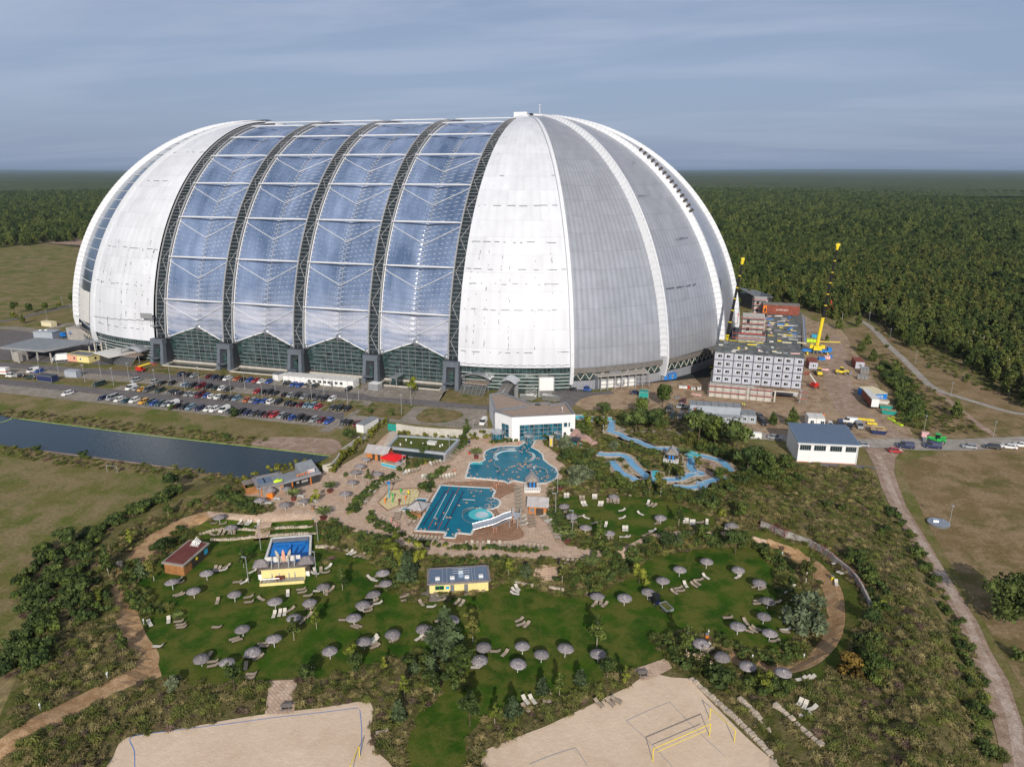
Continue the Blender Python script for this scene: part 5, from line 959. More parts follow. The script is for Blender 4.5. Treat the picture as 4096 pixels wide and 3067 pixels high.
row(c4,[(1455,709,'navy','hatch'),(1515,712,'black','sedan'),(1563,719,'silver','hatch'),(1685,725,'maroon','hatch'),(1728,733,'navy','hatch'),(1778,739,'black','hatch'),(1830,742,'white','estate'),(1908,745,'orange','hatch'),(1950,755,'black',K),(2010,755,'blue','hatch'),(2058,759,'red','hatch'),(2105,765,'white','sedan'),(2165,767,'blue','hatch')],'moat-side row','cars in the top row')
row(c5,[(295,580,'black','hatch'),(352,589,'blue','hatch'),(402,594,'blue','sedan'),(460,597,'beige','estate'),(525,600,'black','hatch'),(792,627,'black','estate')],'row before the cabins','cars in the top row')
def one(c,a,b,col,kind,rz,label):p=c(a,b);x,y,_=G(*p);place(kind,(x,y,hz(x,y)+.07),rad(rz),label,mats={'body':'paint_'+col})
one(c4,545,865,'white',S,268,'white SUV parked alone at the left end of the meadow side');one(c4,1093,757,'silver',S,262,'silver SUV standing alone on the pale bays below the upper road');one(c4,800,792,'green',Mb,262,'dark green minibus parked alone on the lower road verge')
one(c4,265,680,'white',V,262,'white panel van on the upper road left of the blue car');one(c4,315,684,'blue','hatch',262,'bright blue car beside the white van on the upper road');one(c4,105,722,'white',P_,190,'white crew-cab flatbed pickup at the far left of the car park');one(c4,248,735,'green',S,200,'dark green pickup-like car left of the dark blue waste container');one(c4,168,722,'black','mini',200,'small black car behind the white flatbed pickup')
one(c6,368,815,'white',V,272,'white panel van parked beside the bath house on the turning circle');one(c6,1350,448,'black','hatch',180,'black car behind the blue tipper at the hall foot');one(c6,1485,450,'blue',P_,0,'bright blue flatbed pickup beside the technical annex');one(c6,2052,486,'navy','hatch',20,'dark blue car on the service road below the annex')
one(c3,1060,1345,'red','hatch',10,'red car at the mouth of the dirt road');one(c3,1150,1305,'navy',V,178,'dark blue panel van leading the line on the east road');one(c3,1388,1305,'navy',V,178,'dark blue panel van right below the green telehandler');one(c3,1713,1308,'silver','hatch',176,'silver hatchback in the line on the east road');one(c3,1913,1310,'black','estate',176,'black estate car in the line on the east road');one(c3,2060,1308,'white','sedan',176,'white saloon behind the black estate on the east road');one(c3,2170,1294,'white','hatch',176,'white hatchback at the right edge of the east road')
one(c3,760,1292,'silver','sedan',178,'silver car half hidden behind the workshop hall');one(c8,1985,232,'silver','sedan',-6,'silver saloon driving left of the workshop hall');one(c8,1800,222,'white',V,172,'white van emerging from behind the trees left of the silver saloon')
one(c3,485,1115,'white','mini',268,'white caravan-like trailer beside the white site cabin');one(c3,575,1118,'navy',Mb,268,'dark blue van second in the yard row by the workshop');one(c3,660,1085,'white',V,180,'long white panel van behind the yard row');one(c3,658,1128,'black','hatch',268,'black car third in the yard row by the workshop');one(c3,745,1125,'silver',V,268,'silver van at the right end of the yard row')
one(cA,393,1420,'grey',V,262,'dark grey van at the upper left corner by the site office');one(cA,515,1400,'silver',P_,190,'silver-white flatbed truck left of the site office');one(cA,512,1355,'maroon',S,262,'dark red pickup behind the flatbed by the site office');one(cA,420,1478,'green',Mb,262,'dark van in front left of the site office');one(cA,490,1482,'grey',V,262,'dark grey van directly left of the site office stairs');one(cA,1212,1535,'black',Mb,285,'black van right of the grey office pair');one(cA,1190,1485,'grey','suv',285,'dark SUV behind the black van right of the offices')
# box truck, ambulance, semi trailer
def boxtruck(label,cat,c,a,b,rz,L,box,stripe=None):
 x,y,_=G(*c(a,b));t=thing('box_truck',label,cat,(x,y,.06),rad(rz));part('cargo_box',box,t,lambda m:m.box((-.9,0,1.9),(L-2,2.3,2.6)));part('cab','white_paint',t,lambda m:loft(m,[(L/2-1.9,1.05,.4,2.3),(L/2-1.0,1.05,.4,2.25),(L/2-.3,1.0,.4,1.4),(L/2+.1,.9,.4,1.1)]))
 part('windscreen','car_glass',t,lambda m:m.add([(L/2-.9,-.9,2.2),(L/2-.9,.9,2.2),(L/2-.25,.95,1.45),(L/2-.25,-.95,1.45)],[(0,1,2,3),(3,2,1,0)]));wheels(t,(-L*.3,L*.32),1.1,.4)
 if stripe:part('stripe',stripe,t,lambda m:m.box((-.9,0,1.7),(L-1.96,2.34,.35)))
boxtruck('white box truck under the depot roof','truck',cB,800,640,218,6.5,'white_paint');boxtruck('white ambulance with red stripes cut by the left picture edge','ambulance',cB,30,825,190,6.2,'white_paint','red_paint')
a,b=W(c3,735,840),W(c3,870,1000);d=b-a;t=thing('semi_trailer','dark curtain-sided semi trailer with pale roof in the building yard','trailer',((a.x+b.x)/2+1.2,(a.y+b.y)/2,.05),math.atan2(d.y,d.x));LT=13.4
part('trailer_side','rust_red',t,lambda m:m.box((0,0,2.5),(LT,2.5,2.7)));part('trailer_roof','off_white',t,lambda m:m.box((0,0,3.95),(LT+.1,2.6,.2)));part('rear_doors','white_paint',t,lambda m:m.box((LT/2+.06,0,2.5),(.1,2.5,2.7)));part('chassis','dark_metal',t,lambda m:m.box((0,0,1.0),(LT,1.2,.25)));wheels(t,(2.4,3.7,5),1.2,.48);part('support_leg','dark_metal',t,lambda m:(m.box((-3.5,.7,.5),(.15,.15,1)),m.box((-3.5,-.7,.5),(.15,.15,1))))
# ---- mobile cranes
def crane(label,x,y,rz,tip,root_z=3.0,full=True):
 t=thing('mobile_crane',label,'crane',(x,y,.05),rz);ti=Matrix.Rotation(-rz,3,'Z')@(Vector(tip)-Vector((x,y,.05)))
 part('carrier','plastic_blue',t,lambda m:(m.box((0,0,1.35),(13,2.7,.8)),m.box((5.9,0,2.1),(1.8,2.6,1.5)),m.box((-1,0,1.0),(11,2.2,.6))));wheels(t,(-5,-3.4,-1.2,.4,2.4,4.2),1.35,.62)
 for sx in(-4.4,4.6):part('outrigger','yellow_paint',t,lambda m:(m.box((sx,0,.75),(.5,7.4,.35)),m.box((sx,3.6,.35),(.7,.7,.6)),m.box((sx,-3.6,.35),(.7,.7,.6))))
 part('turntable','yellow_paint',t,lambda m:(m.cyl((0,0,1.7),(0,0,2.3),1.3,n=16),m.box((0,.3,2.9),(3.2,3.6,1.2))));part('counterweight','yellow_paint',t,lambda m:(m.box((0,-2.6,3.0),(3.6,1.4,2.0)),m.box((-2.5,-1.2,3.4),(1.7,1.6,1.6)),m.box((2.5,-1.2,3.4),(1.7,1.6,1.6))));part('cab','yellow_paint',t,lambda m:m.box((-1.9,1.6,3.2),(1.1,2,1.9)))
 A=Vector((0,-.6,root_z));D=ti-A;n=7;fr=[0,.30,.42,.53,.64,.74,.85,.955];r=.72
 bm_=part('boom_base','yellow_paint',t,lambda m:m.cyl(A,A+D*fr[1],r*1.15,r*1.1,n=8));part('luffing_ram','yellow_paint',t,lambda m:m.cyl((0,1.6,2.4),A+D*.17+Vector((0,.2,0)),.28,n=8))
 for i in range(1,7):s_=part('boom_section','black',t,lambda m:m.cyl(A+D*fr[i],A+D*fr[i+1],r*(1-.07*i),n=8));part('collar','yellow_paint',s_,lambda m:m.cyl(A+D*(fr[i+1]-.004),A+D*(fr[i+1]+.004),r*(1.12-.07*i),n=8))
 part('boom_head','yellow_paint',t,lambda m:(m.cyl(A+D*.955,A+D,.6,.75,n=8),m.box(tuple(ti),(1.7,1.2,1.1))))
 hx=ti+Vector((.4,-.3,0));part('hoist_rope','black',t,lambda m:m.cyl(hx,(hx.x,hx.y,26),.05,n=4));part('hook_block','red_paint',t,lambda m:(m.box((hx.x,hx.y,25),(.5,.4,1.2)),m.cyl((hx.x,hx.y,24.4),(hx.x-1.4,hx.y,21.5),.05,n=4),m.cyl((hx.x,hx.y,24.4),(hx.x+1.4,hx.y,21.5),.05,n=4)))
 part('jib_arm','yellow_paint',t,lambda m:m.box((5.4,.6,5.6),(10,.35,.35),.02));return t
crane('yellow telescopic crane on blue carrier in the building yard',216.4,-5.6,rad(4),(219.6,-6.5,51.0));crane('dark crane boom rising behind the hotel against the dome',172.3,-52,rad(92),(177.6,-51,48.4))
# ---- boom lifts, loader, telehandler, excavator
def boomlift(label,c,a,b,rz,body,boom,ang,L):
 x,y,_=G(*c(a,b));t=thing('boom_lift',label,'boom lift',(x,y,.05),rad(rz));part('chassis',body,t,lambda m:(m.box((0,0,.95),(3.2,2.2,.6)),m.box((-.6,0,1.8),(2.4,1.7,1.1))));wheels(t,(-1.3,1.3),1.25,.5)
 e=Vector((-1+L*cos(ang),0,2.2+L*sin(ang)));part('boom',boom,t,lambda m:m.cyl((-1,0,2.2),e,.32,.22,n=6));part('boom_tip',body,t,lambda m:m.cyl(e,e+Vector((1.4,0,-.5)),.18,n=6));part('work_basket',body,t,lambda m:(m.box(tuple(e+Vector((2,0,-.7))),(.9,1.9,.1)),*[m.tube([tuple(e+Vector((2+sx*.45,-.95,z))),tuple(e+Vector((2+sx*.45,.95,z)))],.04,4)for sx in(-1,1)for z in(-.2,.3)]))
boomlift('red boom lift with yellow folded boom on the grass by the moat',cB,1870,785,12,'red_paint','yellow_paint',.30,6);boomlift('red boom lift with pale boom in front of the hotel corner',cA,1665,1215,120,'red_paint','off_white',.55,5);boomlift('bright blue articulated boom lift behind the depot roof',cB,840,330,-20,'plastic_blue','plastic_blue',.22,9)
def loader(label,c,a,b,rz,col,arm='bucket'):
 x,y,_=G(*c(a,b));t=thing('wheel_loader',label,'construction machine',(x,y,.06),rad(rz));part('body',col,t,lambda m:(m.box((-.9,0,1.3),(2.6,1.9,.9)),m.box((1.3,0,1.1),(1.6,1.2,.6))));part('cab','car_glass',t,lambda m:m.box((.1,0,2.3),(1.3,1.4,1.4)));part('cab_roof',col,t,lambda m:m.box((.1,0,3.05),(1.5,1.6,.14)));wheels(t,(-1.4,1.5),1.2,.65)
 part('lift_arm',col,t,lambda m:m.tube([(1.2,0,1.6),(2.6,0,1.8),(3.2,0,.8)],.2,6));part('bucket','grey_metal',t,lambda m:m.box((3.6,0,.6),(1.0,2.4,.8)));return t
loader('yellow wheel loader carrying scaffold parts in the yard',c3,580,655,5,'yellow_paint');loader('yellow excavator beside the near loose room unit',c3,385,665,95,'yellow_paint')
t=loader('bright green telehandler with pallets on the east road',c3,1430,1262,172,'green_paint');x,y,_=G(*c3(1320,1215));t2=thing('brick_pallet','white pallet load in front of the green telehandler','pallet',(x,y,.1));part('load','pallet_pink',t2,lambda m:m.box((0,0,1.0),(2.2,1.4,1.7)));part('pallet_base','deck_wood',t2,lambda m:m.box((0,0,.07),(2.2,1.4,.14)))
part('telescopic_boom','green_paint',t,lambda m:m.cyl((-2.2,.3,2.4),(2.6,.3,1.5),.28,n=6))
# ---- loose room units, skips, stacks
for lab,c,a,b,rz in(('loose grey-fronted room unit with rusty roof beside the crane',c3,335,615,92),('loose grey-fronted room unit at the right side of the yard',c3,745,612,92)):
 x,y,_=G(*c(a,b));t=thing('loose_room_unit',lab,'room unit',(x,y,.1),rad(rz));part('unit_side','rust_red',t,lambda m:m.box((4.3,0,1.7),(8.4,3.6,3.0)));part('unit_front','render_grey',t,lambda m:m.box((.05,0,1.7),(.12,3.5,2.9)));part('unit_feet','dark_metal',t,lambda m:(m.box((1,0,.12),(.3,3.4,.24)),m.box((7.5,0,.12),(.3,3.4,.24))));part('unit_roof','rust_red',t,lambda m:m.box((4.3,0,3.25),(8.5,3.7,.1)))
 w=part('window','window_white',t,lambda m:m.box((-.05,-.3,1.8),(.1,1.5,1.3)));part('pane','glass_dark',w,lambda m:(m.box((-.12,.0,1.8),(.06,.6,1.0)),m.box((-.12,-.72,1.8),(.06,.4,1.0))))
t,L=cabin('blue_container','blue company container with beige roof behind the semi trailer','container',c3,(850,890),(985,885),9,2.6,'plastic_blue','cream',1);text('lettering','SWA',1.6,t,(L/2-.3,-.1,1.5),(pi/2,0,0),'white_paint')
for lab,c,a,b,m_,w in(('green waste skip at the front end of the skip line',c3,1000,1005,'teal_paint',5),('teal skip heaped with rubble behind the green one',c3,975,960,'teal_paint',4.4),('skip full of white sheeting beside the trailer rear',c3,955,915,'off_white',4),('yellow-topped skip in the yard row by the fence',c3,905,1160,'yellow_paint',5),('dark blue skip full of debris below the yellow skip',c3,910,1180,'swim_navy',5)):
 x,y,_=G(*c(a,b));t=thing('waste_skip',lab,'skip',(x,y,.06),rad(R.uniform(-8,8)))
 part('tub',m_,t,lambda m:m.add([(-w/2+.6,-.9,0),(w/2-.6,-.9,0),(w/2-.6,.9,0),(-w/2+.6,.9,0),(-w/2,-1.1,1.4),(w/2,-1.1,1.4),(w/2,1.1,1.4),(-w/2,1.1,1.4)],[(0,1,5,4),(1,2,6,5),(2,3,7,6),(3,0,4,7),(3,2,1,0)]));part('rubble','yard',t,lambda m:m.grid(lambda u,v:((u-.5)*(w-.3),(v-.5)*2.0,1.1+R.uniform(0,.5)),8,4))
t,L=cabin('site_cabin','white site cabin behind the workshop roof','site cabin',c3,(285,1118),(435,1128),5,3.2,'white_paint','off_white',2,(.25,.85))
for i,(lab,c,a,b,m_,w,d_,h,rz)in enumerate((('tall stack of grey scaffold frames beside the far room unit',c3,785,650,'steel',3.4,2.2,2.6,0),('lower stack of grey scaffold frames near the yard edge',c3,770,700,'steel',4.2,1.6,1.5,0),('stack of yellow timber beams beside the long white van',c3,800,1062,'yellow_paint',5.5,1,.5,0),('short yellow timber stack right of the silver van',c3,855,1098,'yellow_paint',3.2,1,.5,0),('green-tipped beam bundle standing apart at the yard exit',c3,1025,1060,'lime',3.4,.9,.4,120),('longer green-tipped beam bundle at the yard exit',c3,1075,1060,'yellow_paint',4.4,1.2,.5,120),('beam bundle nearest the bushes at the yard exit',c3,1090,1102,'lime',3.2,1,.4,120),('blue-wrapped insulation packs behind the crane',c3,410,530,'plastic_blue',3.2,1.4,1.2,20),('pink insulation bales beside the loose room unit',c3,455,520,'pallet_pink',2.6,2.0,1.4,10),('blue tarpaulin bundle at the crane wheels',c3,480,508,'plastic_blue',2.6,1.6,1.0,-10),('low pink bale stack at the excavator',c3,440,620,'pallet_pink',3,1,.6,0),('pale blue wrapped stack below the crane boom',c3,355,330,'sign_cyan',3.6,2,1.4,0),('olive sheet pile next to the crane counterweight',c3,320,372,'lime',4.6,2,1.4,0),('row of pallets and bags left of the hotel podium',cA,510,1220,'off_white',3.4,1.6,.8,10),('red crate among the building debris left of the podium',cA,552,1222,'red_paint',1.6,1.2,.8,5),('white tilted slab left of the podium',cA,600,1228,'off_white',1.8,2.6,.4,10),('second white slab nearest the podium scaffold',cA,655,1235,'off_white',1.6,1.6,1,5),('flat pink board stack on the sand',cA,630,1280,'pallet_pink',4,1.2,.3,-20),('thin timber beam lying on the sand',cA,480,1235,'wood',3,.4,.3,-25),('grey crate stack beside the podium corner',cA,460,1310,'grey_metal',1.6,1.4,.6,10),('brown timber rack at the hall foot behind the blue cabins',cA,585,1080,'wood',3,2,.8,15))):
 x,y,_=G(*c(a,b));t=thing('material_stack',lab,'material stack',(x,y,.06),rad(rz))
 k=3 if h>1 else 2;part('packed_goods',m_,t,lambda m:[m.box((w*(j+.5)/k-w/2,R.uniform(-.1,.1),h/2+.1+R.uniform(-.1,.05)),(w/k-.12,d_,h))for j in range(k)]);part('pallet_base','deck_wood',t,lambda m:(m.box((0,-d_/3,.06),(w,.15,.12)),m.box((0,d_/3,.06),(w,.15,.12))))
 # ---- lamps
def lampproto():
 t=thing('street_lamp','lamp','street lamp');part('pole','pole_grey',t,lambda m:m.cyl((0,0,0),(0,0,7.2),.09,.06,n=6));part('lamp_head','light_metal',t,lambda m:(m.cyl((0,0,7.2),(0,0,7.35),.45,.5,n=10),m.cyl((0,0,7.35),(0,0,7.55),.5,.15,n=10)));PROT['lamp']=[proto(t),False]
 t=thing('park_lamp','lamp','park lamp');part('pole','pole_grey',t,lambda m:m.cyl((0,0,0),(0,0,6.2),.09,.07,n=6));part('lamp_arm','light_metal',t,lambda m:m.box((.45,0,6.2),(1.1,.3,.14)));PROT['plamp']=[proto(t),False]
 t=thing('path_bollard','bollard','path light');part('post','pole_grey',t,lambda m:m.cyl((0,0,0),(0,0,1.0),.11,n=8));part('light_cap','white_paint',t,lambda m:m.cyl((0,0,1.0),(0,0,1.25),.14,n=8));PROT['boll']=[proto(t),False]
lampproto()
for i,(c,a,b)in enumerate(((c4,322,690),(c4,472,690),(c4,685,765),(c4,815,720),(c4,915,790),(c4,1040,745),(c4,1253,805),(c4,1372,755),(c4,1490,840),(c4,1605,780),(c4,1860,875),(c4,1972,832),(c4,2110,890),(c5,205,640),(c5,500,730),(c5,597,672),(c5,788,765),(c5,876,715),(c5,1220,820),(c5,1297,752))):
 x,y,_=G(*c(a,b));place('lamp',(x,y,.05),0,f'tall grey car park lamp, {ordn(i)} from the left','lamps over the car park')
for lab,c,a,b in(('car park lamp standing in the meadow west of the hall',c4,505,145),('lamp beside the western footpath junction',c4,380,260),('lamp at the far western road bend',c4,575,205),('lamp beside the forest track top',c3,830,195),('lamp beside the upper gravel track',c3,1012,350),('lamp where the gravel track straightens',c3,1237,560),('lamp beside the fork of the gravel track',c3,1550,850),('lamp behind the building yard exit',c3,1315,1160),('tall lamp right of the green telehandler',c3,1925,1215),('lamp by the round steel shaft cover on the eastern field',cE,1535,230)):
 x,y,_=G(*c(a,b));place('lamp',(x,y,.05),0,lab,sc=.75)
for lab,c,a,b,rz in(('park lamp left of the wave pool on the lawn',cL,1312,728,180),('park lamp above the stairs left of the wave pool',cL,1422,442,180),('park lamp on the right of the wave pool',cL,1912,678,180),('park lamp behind the planted bed right of the terrace strips',cL,1927,370,180),('park lamp beside the green roof building',c7,880,265,0),('park lamp above the green roof by the ivy wall',c7,1090,115,0),('park lamp between the snack terrace and the splash court',c7,122,600,180),('park lamp at the paddling pool edge',c7,490,805,180),('park lamp right of the curved pool',c7,1832,600,180),('park lamp at the upper lawn corner by the log hut',c7,1815,800,180),('park lamp beside the palm at the lower terrace corner',c7,1965,960,180),('park lamp near the rim of the red canopy bar',c7,470,440,0)):
 p=W(c,a,b);place('plamp',p,rad(rz),lab)
for i,(c,a,b)in enumerate(((cS,240,500),(cS,638,312),(cW,1168,1436),(cW,1272,1650),(cL,68,1580),(cL,285,885),(c8,2048,1270),(cR,1398,975),(cR,1785,1195),(cE,252,1408),(cE,62,500))):place('boll',W(c,a,b),0,f'white-capped path light, {ordn(i)} along the outer path','white path lights')
# ---- round shaft cover and the sand court gear
x,y,_=G(*cE(1443,212));t=thing('shaft_cover','round ribbed steel shaft cover on the eastern field','shaft cover',(x,y,.02));part('cover_plate','steel',t,lambda m:m.lathe([(2.5,0),(2.5,.5),(1.5,.62),(.1,.7)],n=20));part('cover_hatch','light_metal',t,lambda m:(m.box((-.6,.5,.8),(1.2,1,.25)),m.cyl((1.2,.8,.6),(1.2,.8,1.3),.12,n=8)))
yv=lambda lab,nm,A,B,h,net,mm='yellow_paint',cat='goal':(lambda t:(part('posts',mm,t,lambda m:(m.cyl(A,A+Vector((0,0,h)),.07,n=6),m.cyl(B,B+Vector((0,0,h)),.07,n=6))),part('crossbar' if net=='goal' else 'net_band',mm,t,lambda m:(m.cyl(A+Vector((0,0,h)),B+Vector((0,0,h)),.06,n=6),*([m.cyl(A.lerp(B,.07)+Vector((0,0,h-.9)),A.lerp(B,.93)+Vector((0,0,h-.9)),.05,n=4)]if net=='net' else[])))))(thing(nm,lab,cat))
A,B=W(cT,1785,728),W(cT,2120,580);yv('yellow-banded volleyball net across the eastern sand court','volleyball_net',A,B,2.4,'net',cat='volleyball net');A,B=W(cU,220,515),W(cU,375,660);yv('yellow-framed sand goal near the stone wall','beach_goal',A,B,2.2,'goal');A,B=W(cS,2110,832),W(cS,2122,780);yv('yellow goal post at the right edge of the western sand court','beach_goal',A-Vector((0,2,0)),B,2.2,'goal');A,B=W(cW,948,305),W(cW,1038,312);yv('white training goal standing in the western meadow','meadow_goal',A,B,2.1,'goal','pole_grey')
def line(name,label,c,pts,m,w=.12,cat='court line',z=.10):t=thing(name,label,cat);o=drape('tape',ribbon([tuple(W(c,a,b)[:2])for a,b in pts],w),m,z);del o['kind'];o.parent=t;return t
line('court_line','blue boundary tape round the western sand court',cS,((795,836),(792,740),(770,665),(900,637),(1150,606),(1400,575),(1600,548),(1900,515),(2115,488)),'plastic_blue',.10);line('court_line','straight blue tape on the right of the western sand court',cS,((2122,498),(2133,600),(2132,700),(2122,780)),'plastic_blue',.10);line('court_line','faint grey-blue line crossing the eastern sand court',cT,((1060,745),(1200,690),(1330,650)),'pole_grey',.14);line('court_line','faint line below the eastern sand court net',cT,((1330,650),(1400,755)),'pole_grey',.1);line('court_line','faint back line of the eastern sand court',cT,((1630,490),(1760,430),(1885,380)),'pole_grey',.1);line('court_line','faint left line of the volleyball field',cT,((1630,490),(1780,630),(1900,760)),'pole_grey',.1);line('court_line','faint right line of the volleyball field',cT,((1885,380),(2060,560),(2212,700)),'pole_grey',.1)
# ================================================================ park: parasols, loungers, huts, slide
t=thing('thatched_parasol','parasol','parasol')
part('canopy','thatch',t,lambda m:m.lathe([(1.46,1.72),(1.5,1.80),(1.05,2.03),(.55,2.22),(.16,2.36),(.07,2.5)],n=26,jit=.11),True);part('canopy_ribs','grey_wood',t,lambda m:[m.cyl((0,0,2.15),(1.4*cos(k*pi/4),1.4*sin(k*pi/4),1.70),.03,n=4)for k in range(8)]);part('pole','off_white',t,lambda m:m.cyl((0,0,0),(0,0,2.2),.07,n=8))
PROT['par']=[proto(t),False]
def parasols(c,pts,where,group='thatched parasols in the park'):
 for i,(a,b)in enumerate(sorted(pts)):
  p=c(a,b);z=0
  for _ in range(6):q=G(*p,z+2.0);z=.5*z+.5*hz(q[0],q[1])
  oo=place('par',(q[0],q[1],z+.04),R.uniform(0,6),f'round grey thatched parasol on {where}, {ordn(i)} from the left',group,sc=R.uniform(.93,1.04));oo.rotation_euler.x=R.gauss(0,.035);oo.rotation_euler.y=R.gauss(0,.035)
parasols(cL,[(936,637),(634,717),(823,792),(1183,823),(1543,888),(1851,893),(1972,757),(1710,1030)],'the upper west lawn');parasols(cL,[(1256,1125),(1532,1218),(1345,1330),(888,1383),(1112,1422),(2027,1320)],'the lower west lawn');parasols(cL,[(1052,145),(1153,237)],'the terraced grass')
parasols(cM,[(512,307),(538,393),(432,493),(333,587),(251,703),(343,907),(595,845)],'the lawn left of the yellow hut');parasols(cM,[(866,792),(1115,718),(1400,957),(1362,1075),(1744,948),(1910,1020),(2120,973),(1700,1105)],'the middle lawn round the pines')
parasols(cR,[(426,1128),(418,625),(658,635),(866,580),(996,483)],'the centre-right lawn');parasols(cR,[(1145,383),(1385,313),(1665,385),(1850,500),(1926,660),(1890,793),(1661,888),(1945,947)],'the round east lawn');parasols(cR,[(1335,1040),(1523,1150),(1750,1240),(2062,1290)],'the bark path bend')
parasols(c8,[(562,733),(127,818),(193,908),(313,1012),(522,1058),(978,922),(1607,988)],'the upper lawn');parasols(c7,[(143,295),(88,357),(47,410),(243,420),(425,335)],'the terrace by the log hut');parasols(c9,[(1528,375),(1445,518),(745,455),(422,597),(720,645),(945,605)],'the snack terrace')
for nm,cl,up in(('lb','lounger_brown',.32),('lw','lounger_white',.42),('lf','lounger_brown',0),('lc','lounger_beige',.42)):
 t=thing('sun_lounger','lounger','sun lounger');part('lying_surface',cl,t,lambda m:m.box((.35,0,.34),(1.3,.68,.06)));part('backrest',cl,t,lambda m:m.add([(-.3,-.34,.37),(-.3,.34,.37),(-.95,.34,.37+up*1.1),(-.95,-.34,.37+up*1.1),(-.3,-.34,.31),(-.3,.34,.31),(-.97,.34,.31+up*1.1),(-.97,-.34,.31+up*1.1)],[(3,2,1,0),(4,5,6,7),(0,4,7,3),(1,2,6,5),(2,3,7,6)]))
 part('frame','dark_wood',t,lambda m:(m.box((0,-.35,.32),(1.95,.05,.07)),m.box((0,.35,.32),(1.95,.05,.07)),*[m.box((x,y,.15),(.06,.06,.3))for x in(-.75,.85)for y in(-.33,.33)]));PROT[nm]=[proto(t),False]
LC=dict(lb='brown',lw='white',lf='flat brown',lc='beige')
def lounge(c,items,where,group='sun loungers in the park',k='lb',ang=90):
 for i,q in enumerate(items):
  a,b=q[:2];g=q[2]if len(q)>2 else ang;kk=q[3]if len(q)>3 else k;P0=W(c,a,b);P1=W(c,a+20*cos(rad(g)),b-20*sin(rad(g))*.55)
  place(kk,P0+Vector((0,0,.06)),math.atan2(P1.y-P0.y,P1.x-P0.x)+pi,f'{LC[kk]} sun lounger {where}'+(f', {ordn(i)} of {NUM[len(items)]}' if len(items)>1 else ''),group)
NUM='zero one two three four five six seven eight nine ten eleven twelve thirteen fourteen fifteen sixteen seventeen eighteen'.split()
def lrow(c,A,B,n,where,ang,pat='lb'):
 pat=pat.split();lounge(c,[(A[0]+(B[0]-A[0])*i/max(1,n-1),A[1]+(B[1]-A[1])*i/max(1,n-1),ang,pat[i%len(pat)])for i in range(n)],where)
lrow(c7,(1045,180),(1000,195),3,'by the path below the ivy wall',150);lrow(c7,(985,215),(865,320),7,'beside the path left of the palm',165,'lc lb');lrow(c7,(830,330),(715,355),5,'in the upper arc by the shrubs',110,'lc lc lb lb lw');lrow(c7,(600,405),(485,430),5,'in the arc below the red canopy',60,'lb lb lb lw lw')
lrow(c7,(640,470),(690,472),3,'left of the central palm',85,'lw');lrow(c7,(800,475),(930,450),6,'right of the central palm',95,'lb lc lw lw lc lc');lrow(c7,(425,490),(300,530),5,'above the splash court',150);lrow(c7,(265,525),(110,700),11,'along the hedge left of the splash court',165,'lw lw lb lb lw lb lb lb lb lw lb');lrow(c7,(250,840),(430,975),8,'along the lower left hedge',30)
lrow(c7,(430,770),(410,840),4,'between splash court and hedge',10,'lw lb lb lb');lrow(c7,(520,875),(560,875),2,'left of the lap pool',60);lrow(c7,(545,1000),(780,1020),8,'along the lower pool edge',60);lrow(c7,(1030,1060),(1420,1065),9,'among the hedge blocks',90,'lb lc lb lb lw');lrow(c7,(1550,1075),(1700,1090),5,'at the lower right of the terrace',90)
lrow(c7,(1480,560),(1500,770),14,'in the row beside the lifeguard hut',5,'lc lb');lrow(c7,(1520,820),(1540,890),5,'left of the log hut front',15,'lw lb');lrow(c7,(1600,800),(1610,900),5,'before the log hut door',15);lrow(c7,(1700,810),(1790,890),7,'right of the log hut',25,'lw lb lb lw');lrow(c7,(1800,910),(1845,1015),8,'on the lower right terrace edge',5,'lc lb');lrow(c7,(1780,570),(1760,610),3,'below the curved pool',20)
lrow(c7,(1870,1215),(2030,1225),5,'on the small deck right of the stairs',60)
lounge(c8,[(133,748,90,'lw'),(158,746,90,'lw'),(270,767),(297,767),(383,757,90,'lw'),(405,757,90,'lw'),(510,790),(538,790),(575,797),(602,797),(288,820,110,'lw'),(313,818,110,'lw'),(434,820,80,'lw'),(459,820,80,'lw'),(670,720,90,'lw'),(708,730,90,'lw')],'on the upper lawn near the grasses')
lounge(c8,[(635,875,20,'lw'),(797,905,140,'lw'),(637,942,20,'lw'),(866,808,75,'lw'),(887,828,40),(922,833,50),(650,1040,90,'lw'),(677,1040,90,'lw'),(493,1003,80,'lw'),(648,1110,0,'lw'),(676,1110,0,'lw')],'in the middle of the upper lawn');lounge(c8,[(118,855,0,'lf'),(118,875,0,'lf'),(118,890,0,'lf'),(185,950,0),(205,975,10,'lf'),(212,992,10,'lf'),(275,925,15),(318,940,150,'lw'),(392,985,30,'lf')],'at the left parasols of the upper lawn');lounge(c8,[(970,970,20,'lf'),(950,990,20,'lf'),(840,1092,40,'lf'),(862,1082,40,'lf'),(885,1072,40,'lf'),(905,1055,20,'lw'),(515,1107,90),(547,1107,90)],'at the right parasols of the upper lawn');lounge(c8,[(1185,970,90,'lw'),(1212,972,90,'lw'),(1245,985,90,'lw'),(1270,985,90,'lw'),(1325,980,0),(1385,980,90,'lw'),(1553,1030,85,'lw'),(1580,1045,80),(1620,1047,80),(1650,1047,80)],'at the edge path above the round lawn')
